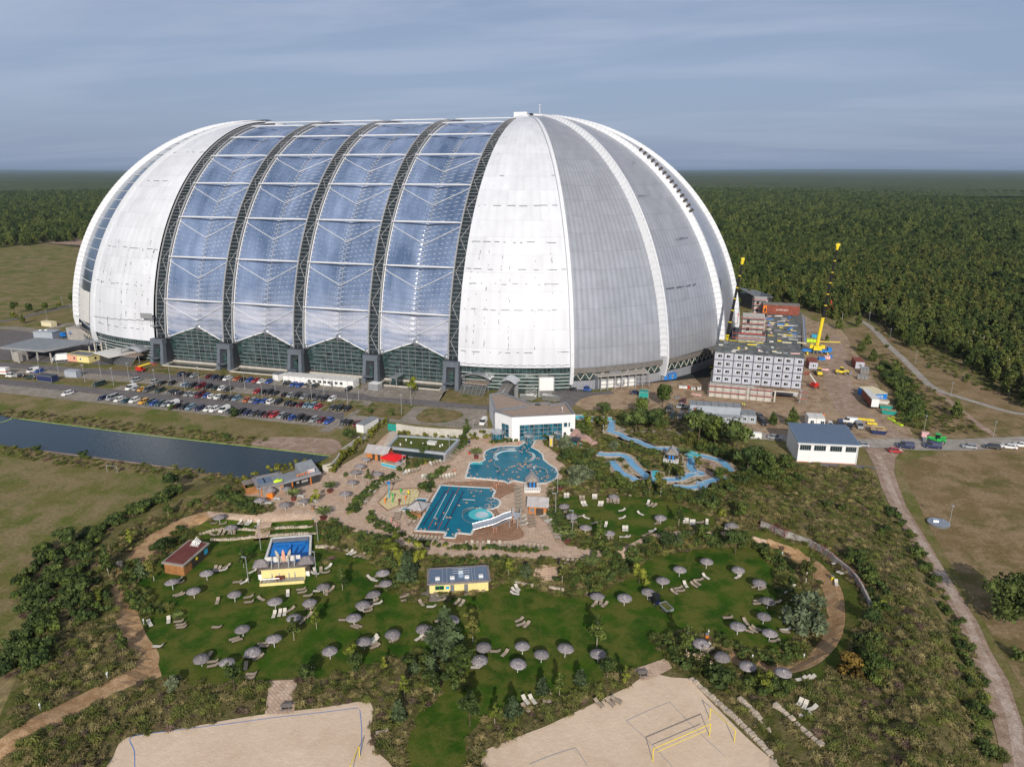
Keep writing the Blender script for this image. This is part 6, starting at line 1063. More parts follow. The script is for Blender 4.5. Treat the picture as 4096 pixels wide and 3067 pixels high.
lounge(cL,[(1017,618,70),(1048,622,60),(1120,597,40),(1092,628,20,'lw'),(705,740,20),(690,715,20,'lw'),(630,745,0,'lw')],'near the brown shed');lounge(cL,[(690,845,25),(712,850,25),(1040,905,80),(1218,735,10),(1278,735,40,'lw'),(1315,868,20),(1320,912,10),(1425,885,140),(1352,642,40,'lw')],'left of the wave pool lawn');lounge(cL,[(443,1105,110,'lw'),(608,1075,88,'lw'),(700,1083,10),(718,1112,10),(725,1135,10),(1035,1135,0),(517,1305,0,'lw')],'on the open west lawn');lounge(cL,[(1190,1235,30,'lf'),(1215,1250,30,'lf'),(1440,1280,10),(1455,1302,0),(1320,1390,20),(1405,1400,45),(960,1390,60),(1000,1440,10),(1000,1475,20),(1290,1480,85),(1340,1550,0),(1325,1582,0)],'under the lowest west parasols');lounge(cL,[(1540,1025,78,'lw'),(1590,1013,80,'lw'),(1632,1007,85,'lw'),(1685,980,45),(1660,840,88,'lw'),(1780,800,10),(1790,825,15),(1840,855,10),(1830,955,85),(1880,950,70),(1790,1080,65),(1850,1030,60)],'below the wave pool');lounge(cL,[(1900,640,100,'lw'),(1898,660,170,'lw'),(1953,630,90),(1995,650,10),(2020,602,50,'lw'),(2045,800,60),(2002,830,90),(1925,815,0,'lw')],'right of the wave pool');lounge(cL,[(1013,215,0),(1088,220,30),(1237,208,75,'lw'),(1273,212,60),(1300,212,75,'lw'),(1322,215,70,'lw'),(995,315,150),(1055,300,70),(1093,300,70),(1145,292,80),(1185,295,90),(1402,212,90,'lw')],'on the terraced grass')
lounge(cM,[(222,145,65,'lw'),(255,150,60,'lw'),(285,170,45),(330,167,60),(372,180,40),(410,192,40)],'in the arc along the stone wall');lounge(cM,[(480,352,0),(480,440,0),(405,368,150,'lw'),(430,388,160,'lw'),(400,543,10),(435,572,35),(468,593,20,'lw'),(305,640,120,'lw'),(385,630,20),(380,660,20),(165,740,0),(262,800,150,'lf'),(290,790,150,'lf'),(610,920,30)],'beneath the left chain of parasols');lounge(cM,[(430,905,50,'lw'),(440,925,50,'lw'),(420,955,20),(445,975,35),(702,530,25),(715,562,25),(852,592,115),(985,510,110),(1035,560,25),(942,623,0,'lw'),(1168,580,55),(1210,593,65),(1347,468,90),(1397,466,90)],'around the yellow hut');lounge(cM,[(1698,457,115,'lw'),(1680,480,140,'lw'),(1675,507,160,'lw'),(1718,740,40),(1732,778,30),(1782,782,60)],'on the open middle lawn');lounge(cM,[(1015,748,10),(900,820,20),(905,850,15),(895,880,10),(833,900,50,'lw'),(895,908,10),(1505,1018,0),(1590,1035,60),(1395,1010,0),(1338,1160,0,'lw')],'beside the central pines');lounge(cM,[(1772,1452,115,'lw'),(1832,1448,115,'lw'),(1940,1435,90),(1980,1435,90),(1772,1518,120)],'on the dry slope above the east court')
lounge(cR,[(348,605,30),(393,710,60),(450,690,85),(483,715,55),(1132,568,15),(1150,593,0),(1095,603,130),(1195,540,110,'lw'),(1270,540,130),(1297,523,130),(1315,495,10),(1375,470,130,'lw'),(1660,470,40,'lw'),(900,628,60)],'in the loose middle group');lounge(cR,[(1813,555,30),(1870,575,25),(1835,678,10),(1832,705,10),(2005,692,15),(1570,830,0),(1728,868,115),(1750,948,150),(1795,940,140),(1820,925,145),(2070,955,165),(2078,937,0,'lw'),(1985,1035,10),(2085,757,0),(2095,778,0),(2100,860,20,'lw')],'on the round lawn under the east parasols');lounge(cR,[(1375,1080,30,'lw'),(1335,1130,40),(1375,1125,40),(1405,1120,40)],'at the bark path bend');lounge(cR,[(430,1585,125),(530,1578,125),(585,1560,140)],'at the edge of the east court');lounge(cE,[(537,570,40,'lw'),(575,643,40,'lw'),(602,655,40,'lw'),(540,747,95,'lw'),(147,783,45,'lw'),(115,823,20,'lw')],'on the outer strip beside the retaining wall');lounge(cU,[(788,425,70,'lw'),(822,440,75,'lw'),(868,460,35,'lw'),(820,500,0,'lw'),(797,273,20,'lw'),(827,268,20,'lw'),(855,265,20,'lw')],'by the upper stone row');lounge(cT,[(190,565,20)],'beside the western court')
# ---- planted pots, palms' tubs come with the palms; bins and white tables
for i,(a,b)in enumerate(((350,640),(470,640),(525,665),(735,695),(628,612),(915,580),(925,665),(1080,640))):
 x,y,_=G(*c9(a,b));t=thing('white_table',f'white picnic table on the snack terrace, {ordn(i)} from the log kiosk','table',(x,y,.06),rad(R.uniform(-8,8)),'white tables on the snack terrace');part('table_top','off_white',t,lambda m:m.box((0,0,.74),(1.9,.85,.08)));part('trestle','off_white',t,lambda m:(m.box((-.7,0,.35),(.1,.7,.7)),m.box((.7,0,.35),(.1,.7,.7))))
 for s in(-1,1):part('bench','lounger_beige',t,lambda m:(m.box((0,s*.85,.42),(1.8,.3,.07)),m.box((-.6,s*.85,.2),(.08,.25,.4)),m.box((.6,s*.85,.2),(.08,.25,.4))))
 # ---- huts
mat('orange_wood',(.50,.19,.05),.7,0,.2)
def hut(name,label,c,a,b,D,h,wall,roof,rise,ov=.5,along='x'):
 t,L=front(name,label,'hut',c,a,b);part('walls',wall,t,lambda m:m.box((L/2,D/2,h/2-.2),(L,D,h+.4)))
 if along=='x':f=lambda m:m.add([(-ov,-ov,h-.05),(L+ov,-ov,h-.05),(L+ov,D/2,h+rise),(-ov,D/2,h+rise),(L+ov,D+ov,h-.05),(-ov,D+ov,h-.05),(-ov,-ov,h-.25),(L+ov,-ov,h-.25)],[(0,1,2,3),(3,2,4,5),(6,7,1,0)])
 else:f=lambda m:m.add([(-ov,-ov,h-.05),(L/2,-ov,h+rise),(L/2,D+ov,h+rise),(-ov,D+ov,h-.05),(L+ov,-ov,h-.05),(L+ov,D+ov,h-.05)],[(0,1,2,3),(1,4,5,2)])
 part('roof',roof,t,f);part('gable',wall,t,(lambda m:[m.add([(x,0,h-.1),(x,D,h-.1),(x,D/2,h+rise-.12)],[(0,1,2),(2,1,0)])for x in(0,L)])if along=='x' else(lambda m:[m.add([(0,y,h-.1),(L,y,h-.1),(L/2,y,h+rise-.12)],[(0,1,2),(2,1,0)])for y in(0,D)]));return t,L
t,L=hut('log_hut','wooden hut with pale shingle roof beside the red canopy bar',c7,(150,300),(325,325),4.0,2.5,'orange_wood','shingle',1.6);part('door','dark_wood',t,lambda m:(m.box((L*.35,-.04,1),(.9,.08,1.9)),m.box((L*.62,-.04,1),(.9,.08,1.9))));part('shutter','plastic_blue',t,lambda m:m.box((L*.82,-.05,1.3),(.6,.08,.8)))
t,L=hut('log_hut','orange wooden hut with grey shingle roof right of the slide',c7,(1578,790),(1735,800),3.8,2.7,'orange_wood','shingle',1.5);part('door','dark_wood',t,lambda m:m.box((L*.62,-.04,1),(1.9,.08,1.9)));part('wall_board','grey_metal',t,lambda m:m.box((L*.2,-.05,1.4),(1,.08,1.0)))
for lab,c,a,b in(('lifeguard hut on white deck at the foot of the curved pool',c7,(1540,595),(1680,595)),('lifeguard hut on white deck above the wild river',c8,(1000,450),(1130,465))):
 t,L=front('lifeguard_hut',lab,'hut',c,a,b);part('deck','off_white',t,lambda m:(m.box((L/2,1.6,.35),(L,3.6,.7)),));part('railing','white_paint',t,lambda m:(m.box((L/2,-.2,1.5),(L,.08,.12)),*[m.box((L*i/9,-.2,1.1),(.12,.06,.9))for i in range(10)],m.box((L,1.5,1.5),(.08,3.4,.12)),m.box((0,1.5,1.5),(.08,3.4,.12))))
 part('cabin','dark_wood',t,lambda m:m.box((L/2,2.2,1.75),(2.4,2,2.1)));part('blue_front','plastic_blue',t,lambda m:(m.box((L/2-.5,1.15,1.7),(.5,.1,1.5)),m.box((L/2+.5,1.15,1.7),(.5,.1,1.5))));part('steep_roof','shingle',t,lambda m:m.add([(L/2-1.9,.6,2.6),(L/2,.6,4.9),(L/2,3.6,4.9),(L/2-1.9,3.6,2.6),(L/2+1.9,.6,2.6),(L/2+1.9,3.6,2.6)],[(0,1,2,3),(1,4,5,2)]));part('gable','grey_wood',t,lambda m:m.add([(L/2-1.7,1,2.6),(L/2+1.7,1,2.6),(L/2,1,4.7)],[(0,1,2)]))
 # red canopy bar
x,y,_=G(*c7(385,350));t=thing('canopy_bar','open beach bar under a bright red canopy','bar',(x,y,0),rad(-12));part('canopy','red_cloth',t,lambda m:m.add([(-3.1,-2.2,2.5),(3.1,-2.2,2.5),(3.1,2.4,2.7),(-3.1,2.4,2.7),(0,0,3.3)],[(0,1,4),(1,2,4),(2,3,4),(3,0,4)]));part('valance','red_cloth',t,lambda m:m.box((0,-2.2,2.35),(6.2,.06,.3)));part('post','grey_wood',t,lambda m:[m.box((sx*2.9,sy,1.25),(.14,.14,2.5))for sx in(-1,1)for sy in(-2.1,2.2)]);part('counter','cream',t,lambda m:(m.box((0,-2.0,.5),(5.6,.5,1.0)),m.box((2.6,0,.5),(.5,3.6,1))));part('counter_front','sign_cyan',t,lambda m:m.box((0,-2.28,.55),(5.4,.05,.7)))
# snack kiosks
t,L=front('snack_bar','grey snack bar with orange sign and low flat roof','kiosk',c9,(730,500),(1145,380));D=5
part('walls','dark_metal',t,lambda m:m.box((L/2,D/2,1.4),(L,D,2.8)));part('roof','roof_grey',t,lambda m:m.box((L/2,D/2+.2,2.95),(L,D-.4,.2)));part('fascia','light_metal',t,lambda m:m.box((L/2,-.5,2.9),(L+.4,.7,.5)));part('raised_roof','roof_grey',t,lambda m:m.add([(L-4.6,.3,3.1),(L+.3,.3,3.1),(L+.3,D+.6,4.9),(L-4.6,D+.6,4.9),(L-4.6,D+.6,3),(L+.3,D+.6,3)],[(0,1,2,3),(0,3,4),(1,5,2),(5,4,3,2)]));part('pillar','orange_paint',t,lambda m:(m.box((L*.2,-.1,1.4),(.25,.2,2.8)),m.box((L*.73,-.1,1.4),(.25,.2,2.8))));part('menu_board',['black','light_metal'],t,lambda m:(m.box((L*.47,-.06,1.6),(4.4,.1,1.5)),m.box((L*.56,-.13,1.6),(1.9,.04,.7),m=1),m.box((L*.36,-.13,1.7),(.8,.04,.6),m=1)))
text('sign_lettering','SNACKS',1.0,t,(L*.52,-.2,3.75),(rad(75),0,0),'orange_paint',.08);sg=part('red_sign','white_paint',t,lambda m:m.box((L-2.2,.2,3.9),(2.0,.1,1.0)));text('lettering','WELCOME\nGRILL',.42,sg,(L-2.2,.12,3.9),(rad(85),0,0),'red_paint')
t,L=front('drinks_kiosk','thatch-edged kiosk with lime sign and solar panels on its flat roof','kiosk',c9,(430,560),(715,500));D=6.4;part('walls','grey_wood',t,lambda m:m.box((L/2,D/2,1.35),(L,D,2.7)));part('thatched_edge','thatch',t,lambda m:m.strip([(-.4,-.4,2.5),(L+.4,-.4,2.5),(L+.4,D+.3,2.5),(-.4,D+.3,2.5),(-.4,-.4,2.5)],.9,.5));part('roof','roof_grey',t,lambda m:m.box((L/2,D/2,2.8),(L,D,.2)));part('roof_panel','silver_roof',t,lambda m:[m.box((L*f,D/2,3.0),(1.9,3.6,.14))for f in(.16,.42)]);part('lime_sign','lime',t,lambda m:m.add([(L*.62,0.2,3.0),(L*.98,.2,3.2),(L*.98,.4,3.7),(L*.8,.4,3.75),(L*.78,.4,4.2),(L*.7,.4,3.8),(L*.6,.4,3.5)],[tuple(range(7)),tuple(range(7))[::-1]]));part('post','orange_paint',t,lambda m:(m.box((.3,-.15,1.3),(.22,.2,2.6)),m.box((L*.9,-.15,1.3),(.22,.2,2.6))))
t,L=front('storage_pen','open timber storage pen at the left end of the kiosks','shed',c9,(262,540),(405,510));part('board_wall','wood',t,lambda m:(m.box((L/2,0,1),(L,.12,2)),m.box((0,2.5,1),(.12,5,2)),m.box((L,2.5,1),(.12,5,2))));part('slatted_roof','deck_wood',t,lambda m:[m.box((L/2,2.2+i*.55,2.15),(L+.3,.42,.08))for i in range(6)]);part('blue_crates','sign_cyan',t,lambda m:m.box((L/2,1.1,.9),(L*.6,1.2,.5)))
x,y,_=G(*c9(555,570));t=thing('thatched_booth','tiny thatched booth with orange boards before the kiosks','hut',(x,y,.05),rad(15));part('board_wall','orange_paint',t,lambda m:m.box((0,0,1),(1.5,1.5,2)));part('thatched_roof','thatch',t,lambda m:m.lathe([(1.5,1.9),(1.55,2.05),(.5,2.9),(.1,3.1)],n=8))
# green-roofed building
t=thing('green_roof_building','low building with moss-green flat roof beside the ivy wall','building');zt=3.0;gp_=[G(*c7(a,b),zt)[:2]for a,b in((335,190),(840,245),(960,125),(425,92))];part('walls','light_metal',t,lambda m:m.prism(inset(gp_[::1],.25)if False else gp_,-.2,zt-.5));part('fascia','container_grey',t,lambda m:m.strip([(*p,zt-.55)for p in gp_+gp_[:1]],.7,.6));groundmat('moss',((.10,.115,.03),(.15,.13,.05),(.075,.10,.02)),(.2,.6),bump=.3,bs=3);gr=part('green_roof','moss',t,lambda m:m.prism(gp_,zt-.49,zt-.25))
x,y,_=G(*c7(725,160),zt);part('skylight','off_white',gr,lambda m:(m.box((x,y,zt+.1),(2.6,1.6,.7)),m.box((x,y,zt+.5),(2.9,1.9,.12))))
for a,b in((445,170),(495,130),(540,155),(645,165),(795,185),(815,175)):x,y,_=G(*c7(a,b),zt);part('roof_vent','white_paint',gr,lambda m:m.cyl((x,y,zt-.3),(x,y,zt+.35),.22))
part('window_band','glass_dark',t,lambda m:m.quad(wallpt(gp_[0],gp_[1],.05,.6,.05),wallpt(gp_[0],gp_[1],.97,.6,.05),wallpt(gp_[0],gp_[1],.97,2.2,.05),wallpt(gp_[0],gp_[1],.05,2.2,.05)))
t=thing('outdoor_stairs','pale concrete stairs descending beside the green-roofed building','stairs');A,B=Vector(G(*c7(390,80))),Vector(G(*c7(330,190)));part('steps','pale_concrete',t,lambda m:[m.box(tuple(A.lerp(B,k/9)+Vector((0,0,.55-k*.06))),(3.2,.5,.12),rad(-15))for k in range(10)]);part('handrail','light_metal',t,lambda m:m.tube([A+Vector((1.8,0,1.4)),B+Vector((1.8,0,.9))],.06))
# splash court figures, small thatched hut, slide, plunge pool gear
t,L=front('splash_hut','open square hut with pale cross-ridged roof by the paddling pool','hut',c7,(545,805),(625,820));part('roof','shingle',t,lambda m:m.add([(-1.1,-1.1,2.6),(L+1.1,-1.1,2.6),(L+1.1,L+1.1,2.6),(-1.1,L+1.1,2.6),(L/2,L/2,4.0)],[(0,1,4),(1,2,4),(2,3,4),(3,0,4)]));part('ridge_caps','dark_wood',t,lambda m:[m.tube([p,(L/2,L/2,4.05)],.07,4)for p in((-1.1,-1.1,2.65),(L+1.1,-1.1,2.65),(L+1.1,L+1.1,2.65),(-1.1,L+1.1,2.65))]);part('post','wood',t,lambda m:[m.box((px,py,1.3),(.18,.18,2.6))for px in(0,L)for py in(0,L)]);part('counter','wood',t,lambda m:m.box((L/2,.2,.5),(L*.9,.3,1)))
for lab,a,b,m_,h in(('pale blue arched spray pipe with dark blue bucket',348,645,'sign_cyan',4.2),('green spray plant on the splash court',378,685,'green_paint',2.2),('orange spray figure at the lower splash court edge',311,695,'orange_paint',1.1),('green spray figure at the upper splash court edge',450,600,'green_paint',.7),('yellow and blue spray figure on the splash court',517,618,'yellow_paint',.8),('orange spray crab near the glass screen',490,665,'orange_paint',.9),('maroon spray figure near the lamp',436,705,'terracotta',1.2)):
 x,y,_=G(*c7(a,b));t=thing('water_spray',lab,'water toy',(x,y,.09));part('spray_pipe',m_,t,lambda m:m.tube([(0,0,0),(-.15,0,h*.35),(.15,0,h*.7),(0,0,h)],.13));part('spray_head','plastic_blue' if h>4 else m_,t,lambda m:m.lathe([(.1,h-.2),(.45 if h>4 else.3,h),(.45 if h>4 else.3,h+.4),(.1,h+.5)],n=10))
t=thing('water_slide','broad silver wave slide with stair tower at the lap pool','water slide');A,B=Vector(G(*c7(1430,800),2.6)),Vector(G(*c7(1085,900),.3));d=B-A
def sl_(u,v):p=A.lerp(B,u);n_=Vector((-d.y,d.x,0)).normalized();z=2.6*(1-u)**1.2+.25+.22*sin(u*9)*(1-u);q=p+n_*(v-.5)*3.0;return(q.x,q.y,z+(.2 if v in(0,1)else 0))
part('slide_bed','container_grey',t,lambda m:m.grid(sl_,24,6),True);part('slide_edge','light_metal',t,lambda m:[m.tube([sl_(k/24,v)for k in range(25)],.06)for v in(0,1)]);e=Vector((d.x,d.y,0)).normalized()
part('tower_deck','light_metal',t,lambda m:m.box(tuple(A+Vector((.8,0,.15))),(2.2,3.2,.2)));part('tower_legs','light_metal',t,lambda m:[m.cyl((A.x+dx_,A.y+dy_,0),(A.x+dx_,A.y+dy_,3.9),.12)for dx_ in(-.2,1.8)for dy_ in(-1.5,1.5)]);part('tower_stairs','light_metal',t,lambda m:[m.box((A.x-.3-k*.42,A.y-2.4,2.6-k*.26),(.4,1.2,.06))for k in range(10)]+[m.tube([(A.x,A.y-3,3.7),(A.x-4.6,A.y-3,1.2)],.05),m.tube([(A.x,A.y-1.8,3.7),(A.x-4.6,A.y-1.8,1.2)],.05)])
# yellow hut with grey roof
t,L=front('yellow_hut','yellow boarded service hut with grey technical roof','hut',cM,(925,500),(1443,468));D=5.2;h=2.5
part('walls','pale_yellow',t,lambda m:(m.box((L/2,D/2,h/2-.1),(L,D,h+.2)),*[m.box((L/2,-.03,z),(L,.05,.03))for z in(.5,.9,1.3,1.7,2.1)]));rf=part('roof','silver_roof',t,lambda m:m.box((L/2,D/2,h+.12),(L,D,.2)));part('thatched_edge','thatch',t,lambda m:m.strip([(-.25,-.25,h-.1),(L+.25,-.25,h-.1),(L+.25,D+.25,h-.1),(-.25,D+.25,h-.1),(-.25,-.25,h-.1)],.5,.4))
for f in(.14,.39,.64,.88):part('skylight','white_paint',rf,lambda m:m.box((L*f,1.2,h+.45),(.95,.7,.4)))
part('roof_gantry','light_metal',rf,lambda m:(m.box((L*.54,D*.62,h+.6),(1.0,.9,.7)),*[m.tube([(L*.40,y,h+.75),(L*.70,y,h+.75)],.06,4)for y in(D*.45,D*.62,D*.8)],*[m.box((x,D/2,h+.3),(.12,D*.9,.12))for x in(L*.22,L*.30,L*.73,L*.78)]))
window(t,L*.17,-.06,1.1,1.7,.75,'green_paint','glass_dark',n=2);part('poster','sign_cyan',t,lambda m:m.box((L*.305,-.07,1.4),(.7,.06,.6)))
for f in(.385,.62):part('door','grey_metal',t,lambda m:m.box((L*f,-.07,1.05),(.8,.08,1.9)));part('doorstep','deck_wood',t,lambda m:m.box((L*f,-.7,.12),(.8,1,.24)))
x,y=L*.13,-1.6;part('wooden_deck','deck_wood',t,lambda m:(m.box((L*.17,-.9-.4,.12),(L*.36,2.7,.2)),m.box((-.9,1.0,.12),(2.0,3.4,.2))))
# wave pool with surfboard sign
t,L=front('wave_pool','blue padded surf wave pool in a white-rimmed box','wave pool',cL,(1440,560),(1850,560));
wt_=Matrix.Rotation(-t.rotation_euler.z,2);lp_=lambda a,b,z=1.1:wt_@(Vector(G(*cL(a,b),LAWNZ+z)[:2])-t.location.to_2d())
q=[lp_(1455,545),lp_(1850,545),lp_(1862,310),lp_(1520,335)]
part('basin_wall','off_white',t,lambda m:m.strip([(*q[i%4],-.1)for i in(1,2,3,0)]+[(*q[0],-.1)],.5,1.35));iq=[q[0].lerp(q[2],.04),q[1].lerp(q[3],.04),q[2].lerp(q[0],.05),q[3].lerp(q[1],.05)]
bl=lambda u,v:iq[0].lerp(iq[1],u).lerp(iq[3].lerp(iq[2],u),v)
part('wave_bed','plastic_blue',t,lambda m:m.grid(lambda u,v:(*bl(u,v),.25+.75*max(0,(v-.15))**1.4*(1 if v<.85 else.92)),8,10),True);part('padding','plastic_blue',t,lambda m:(m.tube([(*bl(.5,v/8),.55+.7*(v/8)**1.4)for v in range(7)],.35,8),m.grid(lambda u,v:(*bl(.08+.84*u,.70+.1*v),1.05),4,1)));part('run_out','grey_metal',t,lambda m:m.grid(lambda u,v:(*bl(u,.82+.18*v),1.22),4,1))
t,L=front('surf_house','pale yellow surf house with thatched corners and tall surfboards','building',cL,(1408,765),(1808,735));D=4.4
part('front_terrace','pale_yellow',t,lambda m:(m.box((L/2,.1,.35),(L,.2,.7)),m.box((.1,1,.35),(.2,2,.7)),m.box((L-.1,1,.35),(.2,2,.7))));part('terrace_floor','concrete',t,lambda m:m.box((L/2,1.2,.2),(L-.5,2.2,.2)));part('yellow_wall','pale_yellow',t,lambda m:m.box((L/2,2.6,1.3),(L*.98,.3,2.2)));part('upper_deck','deck_wood',t,lambda m:m.box((L/2,3.8,2.45),(L+.6,2.4,.2)));part('steel_posts','pole_grey',t,lambda m:[m.cyl((L*f,2.2,.4),(L*f,3.6,5.0),.12)for f in(.24,.40,.62,.75)]);part('name_board','off_white',t,lambda m:(m.box((L*.28,4.4,4.0),(L*.42,.15,.9),0),m.box((L*.7,4.4,4.0),(L*.34,.15,.9),0),m.box((L*.5,4.3,3.5),(L*.5,.15,.6))))
for f,s,mm in((.40,-.30,'lounger_beige'),(.50,0,'salmon'),(.60,.30,'lounger_beige')):part('surfboard',mm,t,lambda m:(m.lathe([(.03,0),(.32,.7),(.38,1.6),(.30,2.6),(.03,3.3)],n=10),[m.v.__setitem__(i,(L*.5+(f-.5)*6+v[0]+v[2]*s,4.0+v[1]*.3,3.0+v[2]))for i,v in enumerate(list(m.v))]))
for x_ in(-.1,L+.1):part('thatched_roof','thatch',t,lambda m:m.add([(x_-1.7,2.6,3.0),(x_+1.7,2.6,3.0),(x_+1.7,5.4,3.2),(x_-1.7,5.4,3.2),(x_-.5,4,4.3),(x_+.5,4,4.3)],[(0,1,5,4),(1,2,5),(2,3,4,5),(3,0,4)]));part('corner_booth','dark_wood',t,lambda m:m.box((x_,3.9,1.5),(1.5,2.2,3.0)));part('booth_front','white_paint',t,lambda m:m.box((x_,2.75,.7),(1.2,.1,1.2)))
part('red_bench','terracotta',t,lambda m:m.box((L*.42,1.7,.8),(1.9,.9,.5)));part('railing','light_metal',t,lambda m:(m.tube([(.2,.2,1.6),(L*.45,.2,1.6)],.05),*[m.cyl((.2+i*.8,.2,.6),(.2+i*.8,.2,1.6),.04,n=4)for i in range(7)]))
# brown shed
t=thing('brown_shed','brown boarded shed with dark red flat roof','shed');zt=LAWNZ+2.9;bp_=[G(*cL(a,b),zt)[:2]for a,b in((540,548),(735,578),(970,375),(785,350))];part('walls','wood',t,lambda m:m.prism(inset(bp_,.35),LAWNZ-.1,zt-.35));part('eaves','grey_wood',t,lambda m:m.prism(bp_,zt-.34,zt));groundmat('red_felt',((.14,.045,.04),(.17,.06,.05)),(.4,),bump=.1,bs=4);rf=part('roof_surface','red_felt',t,lambda m:m.prism(inset(bp_,.45),zt+.002,zt+.08))
ib=inset(bp_,.33);part('dark_front','dark_wood',t,lambda m:m.quad(wallpt(ib[1],ib[2],.3,LAWNZ,.06),wallpt(ib[1],ib[2],.98,LAWNZ,.06),wallpt(ib[1],ib[2],.98,zt-.4,.06),wallpt(ib[1],ib[2],.3,zt-.4,.06)));part('blue_poster','sign_cyan',t,lambda m:m.quad(wallpt(ib[1],ib[2],.80,LAWNZ+.9,.12),wallpt(ib[1],ib[2],.94,LAWNZ+.9,.12),wallpt(ib[1],ib[2],.94,LAWNZ+2.1,.12),wallpt(ib[1],ib[2],.80,LAWNZ+2.1,.12)));part('oval_sign','yellow_paint',t,lambda m:m.cyl(wallpt(ib[1],ib[2],.5,LAWNZ+1.7,.1),wallpt(ib[1],ib[2],.5,LAWNZ+1.7,.2),.35,n=12))
x,y,_=G(*cL(850,400),zt);part('white_sculpture','white_paint',rf,lambda m:[m.add([(x-1.2+i*.4,y-.3,zt),(x-1.0+i*.4,y-.1,zt),(x+.1+i*.25,y+.6,zt+2.0-i*.22),(x-.1+i*.25,y+.5,zt+1.9-i*.22)],[(0,1,2,3),(3,2,1,0)])for i in range(5)]+[m.tube([(x-1.2+i*.5,y-.6,zt),(x-.9+i*.5,y+.4,zt+1.0),(x-.7+i*.5,y-.6,zt)],.07,4)for i in range(4)])
# rocks, wooden pavilion at the plunge pool, climbing tower
mat('rock',(.36,.235,.205),.85,0,.22,.5,.8);mat('stone',(.50,.42,.33),.9,0,.22,.8,.6)
def rock(name,label,c,a,b,sx,sy,sz,m_='rock',rz=0):
 p=W(c,a,b);bm=bmesh.new();bmesh.ops.create_icosphere(bm,subdivisions=3,radius=1);rr=random.Random(a)
 from mathutils import noise
 for v in bm.verts:k=1+.35*noise.noise(v.co*1.4+Vector((a,b,0)));v.co=Vector((v.co.x*sx,v.co.y*sy,max(-.2,v.co.z)*sz))*k
 me=bpy.data.meshes.new(name);bm.to_mesh(me);bm.free();me.materials.append(M[m_]);o=bpy.data.objects.new(name,me);COL.objects.link(o);o.location=p;o.rotation_euler.z=rz;return tag(o,label,'rock')
rock('artificial_rock','large reddish rock slab nearest the white bath house',c6,1370,960,3.0,2.0,3.0);rock('artificial_rock','long sloping reddish rock right of the wooden pavilion',c6,1490,1010,3.6,1.6,2.6,rz=-.5);rock('artificial_rock','low pale reddish rock at the foot of the rock slope',c6,1590,1040,1.3,1.2,1.2);rock('boulder','pale grey boulder beside the bark path on the western slope',cW,1058,1120,1.0,.8,.8,'stone')
t=thing('pavilion','small dark-roofed wooden pavilion over the turquoise pool','pavilion',G(*c6(1375,1060)));part('roof','dark_metal',t,lambda m:m.add([(-1.8,-1.6,2.3),(1.8,-1.6,2.3),(1.8,1.6,2.5),(-1.8,1.6,2.5),(0,0,3.2)],[(0,1,4),(1,2,4),(2,3,4),(3,0,4)]));part('post','wood',t,lambda m:[m.box((sx,sy,1.2),(.2,.2,2.4))for sx in(-1.3,1.3)for sy in(-1.1,1.1)])
t=thing('rescue_post','narrow yellow-striped equipment post left of the turquoise pool','equipment post',G(*c6(1120,1060)));part('post_body','stone',t,lambda m:m.box((0,0,1.6),(1.1,.9,3.2)));part('yellow_floats','yellow_paint',t,lambda m:m.box((0,-.5,1.5),(.5,.12,2.0)));part('post_cap','light_metal',t,lambda m:m.box((0,0,3.3),(1.5,1.2,.2)))
# ---- walls: ivy wall, concrete, curved retaining wall, dry stone rows
def wall(name,label,pts,h,m_,w=.4,cat='wall',cut=True,kindz=0):t=tag(MB().strip([(p[0],p[1],(p[2]if len(p)>2 else 0)-.6)for p in pts],w,h+.6).build(name,m_),label,cat);return t
cw=WP(c5,((1180,960),(1330,985),(1500,1000),(1720,1010)));wall('concrete_wall','weathered concrete wall with creepers behind the green-roofed building',cw,3.0,'pale_concrete');wall('concrete_wall','concrete wall overgrown with ivy left of the bath house',WP(c5,((1720,1010),(1850,1005),(1960,1000))),3.0,'concrete');wall('concrete_wall','pale curved wall beside the pond end',WP(c9,((1180,265),(1290,240),(1360,165),(1420,60),(1560,-40),(1760,-190))),2.2,'pale_concrete');wall('metal_gate','dark green mesh gate between the hedges at the car park',WP(c5,((1110,945),(1180,955))),2.4,'teal_paint',.12,'gate')
rw=[W(c8,a,b)for a,b in((1860,1005),(1930,1030),(2020,1070),(2100,1110))]+[W(cE,a,b)for a,b in((0,290),(130,330),(300,395),(430,470),(530,550),(640,640),(730,740),(790,850),(840,960))];rws=smooth([(p.x,p.y)for p in rw],3,False);wall('retaining_wall','curved pale retaining wall with red creepers on the east side',[(x,y,hz(x,y))for x,y in rws],1.4,'concrete',.45)
cr_=MB();pts_=[(x,y,hz(x,y))for x,y in rws]
for k in range(60):
 i=R.randrange(len(pts_)-1);f=R.random();x,y=pts_[i][0]*(1-f)+pts_[i+1][0]*f-.3,pts_[i][1]*(1-f)+pts_[i+1][1]*f-.28;z=pts_[i][2]
 for _ in range(14):a_=Vector((x+R.gauss(0,.35),y+R.gauss(0,.12),z+R.uniform(.1,2.3)));cr_.add([a_+Vector((R.uniform(-.2,.2),R.uniform(-.1,.1),R.uniform(-.2,.2)))for _ in range(3)],[(0,1,2)])
tag(cr_.build('red_creeper','wall_red_leaf'),'dark red creeper leaves hanging on the curved retaining wall','creeper',kind='stuff')
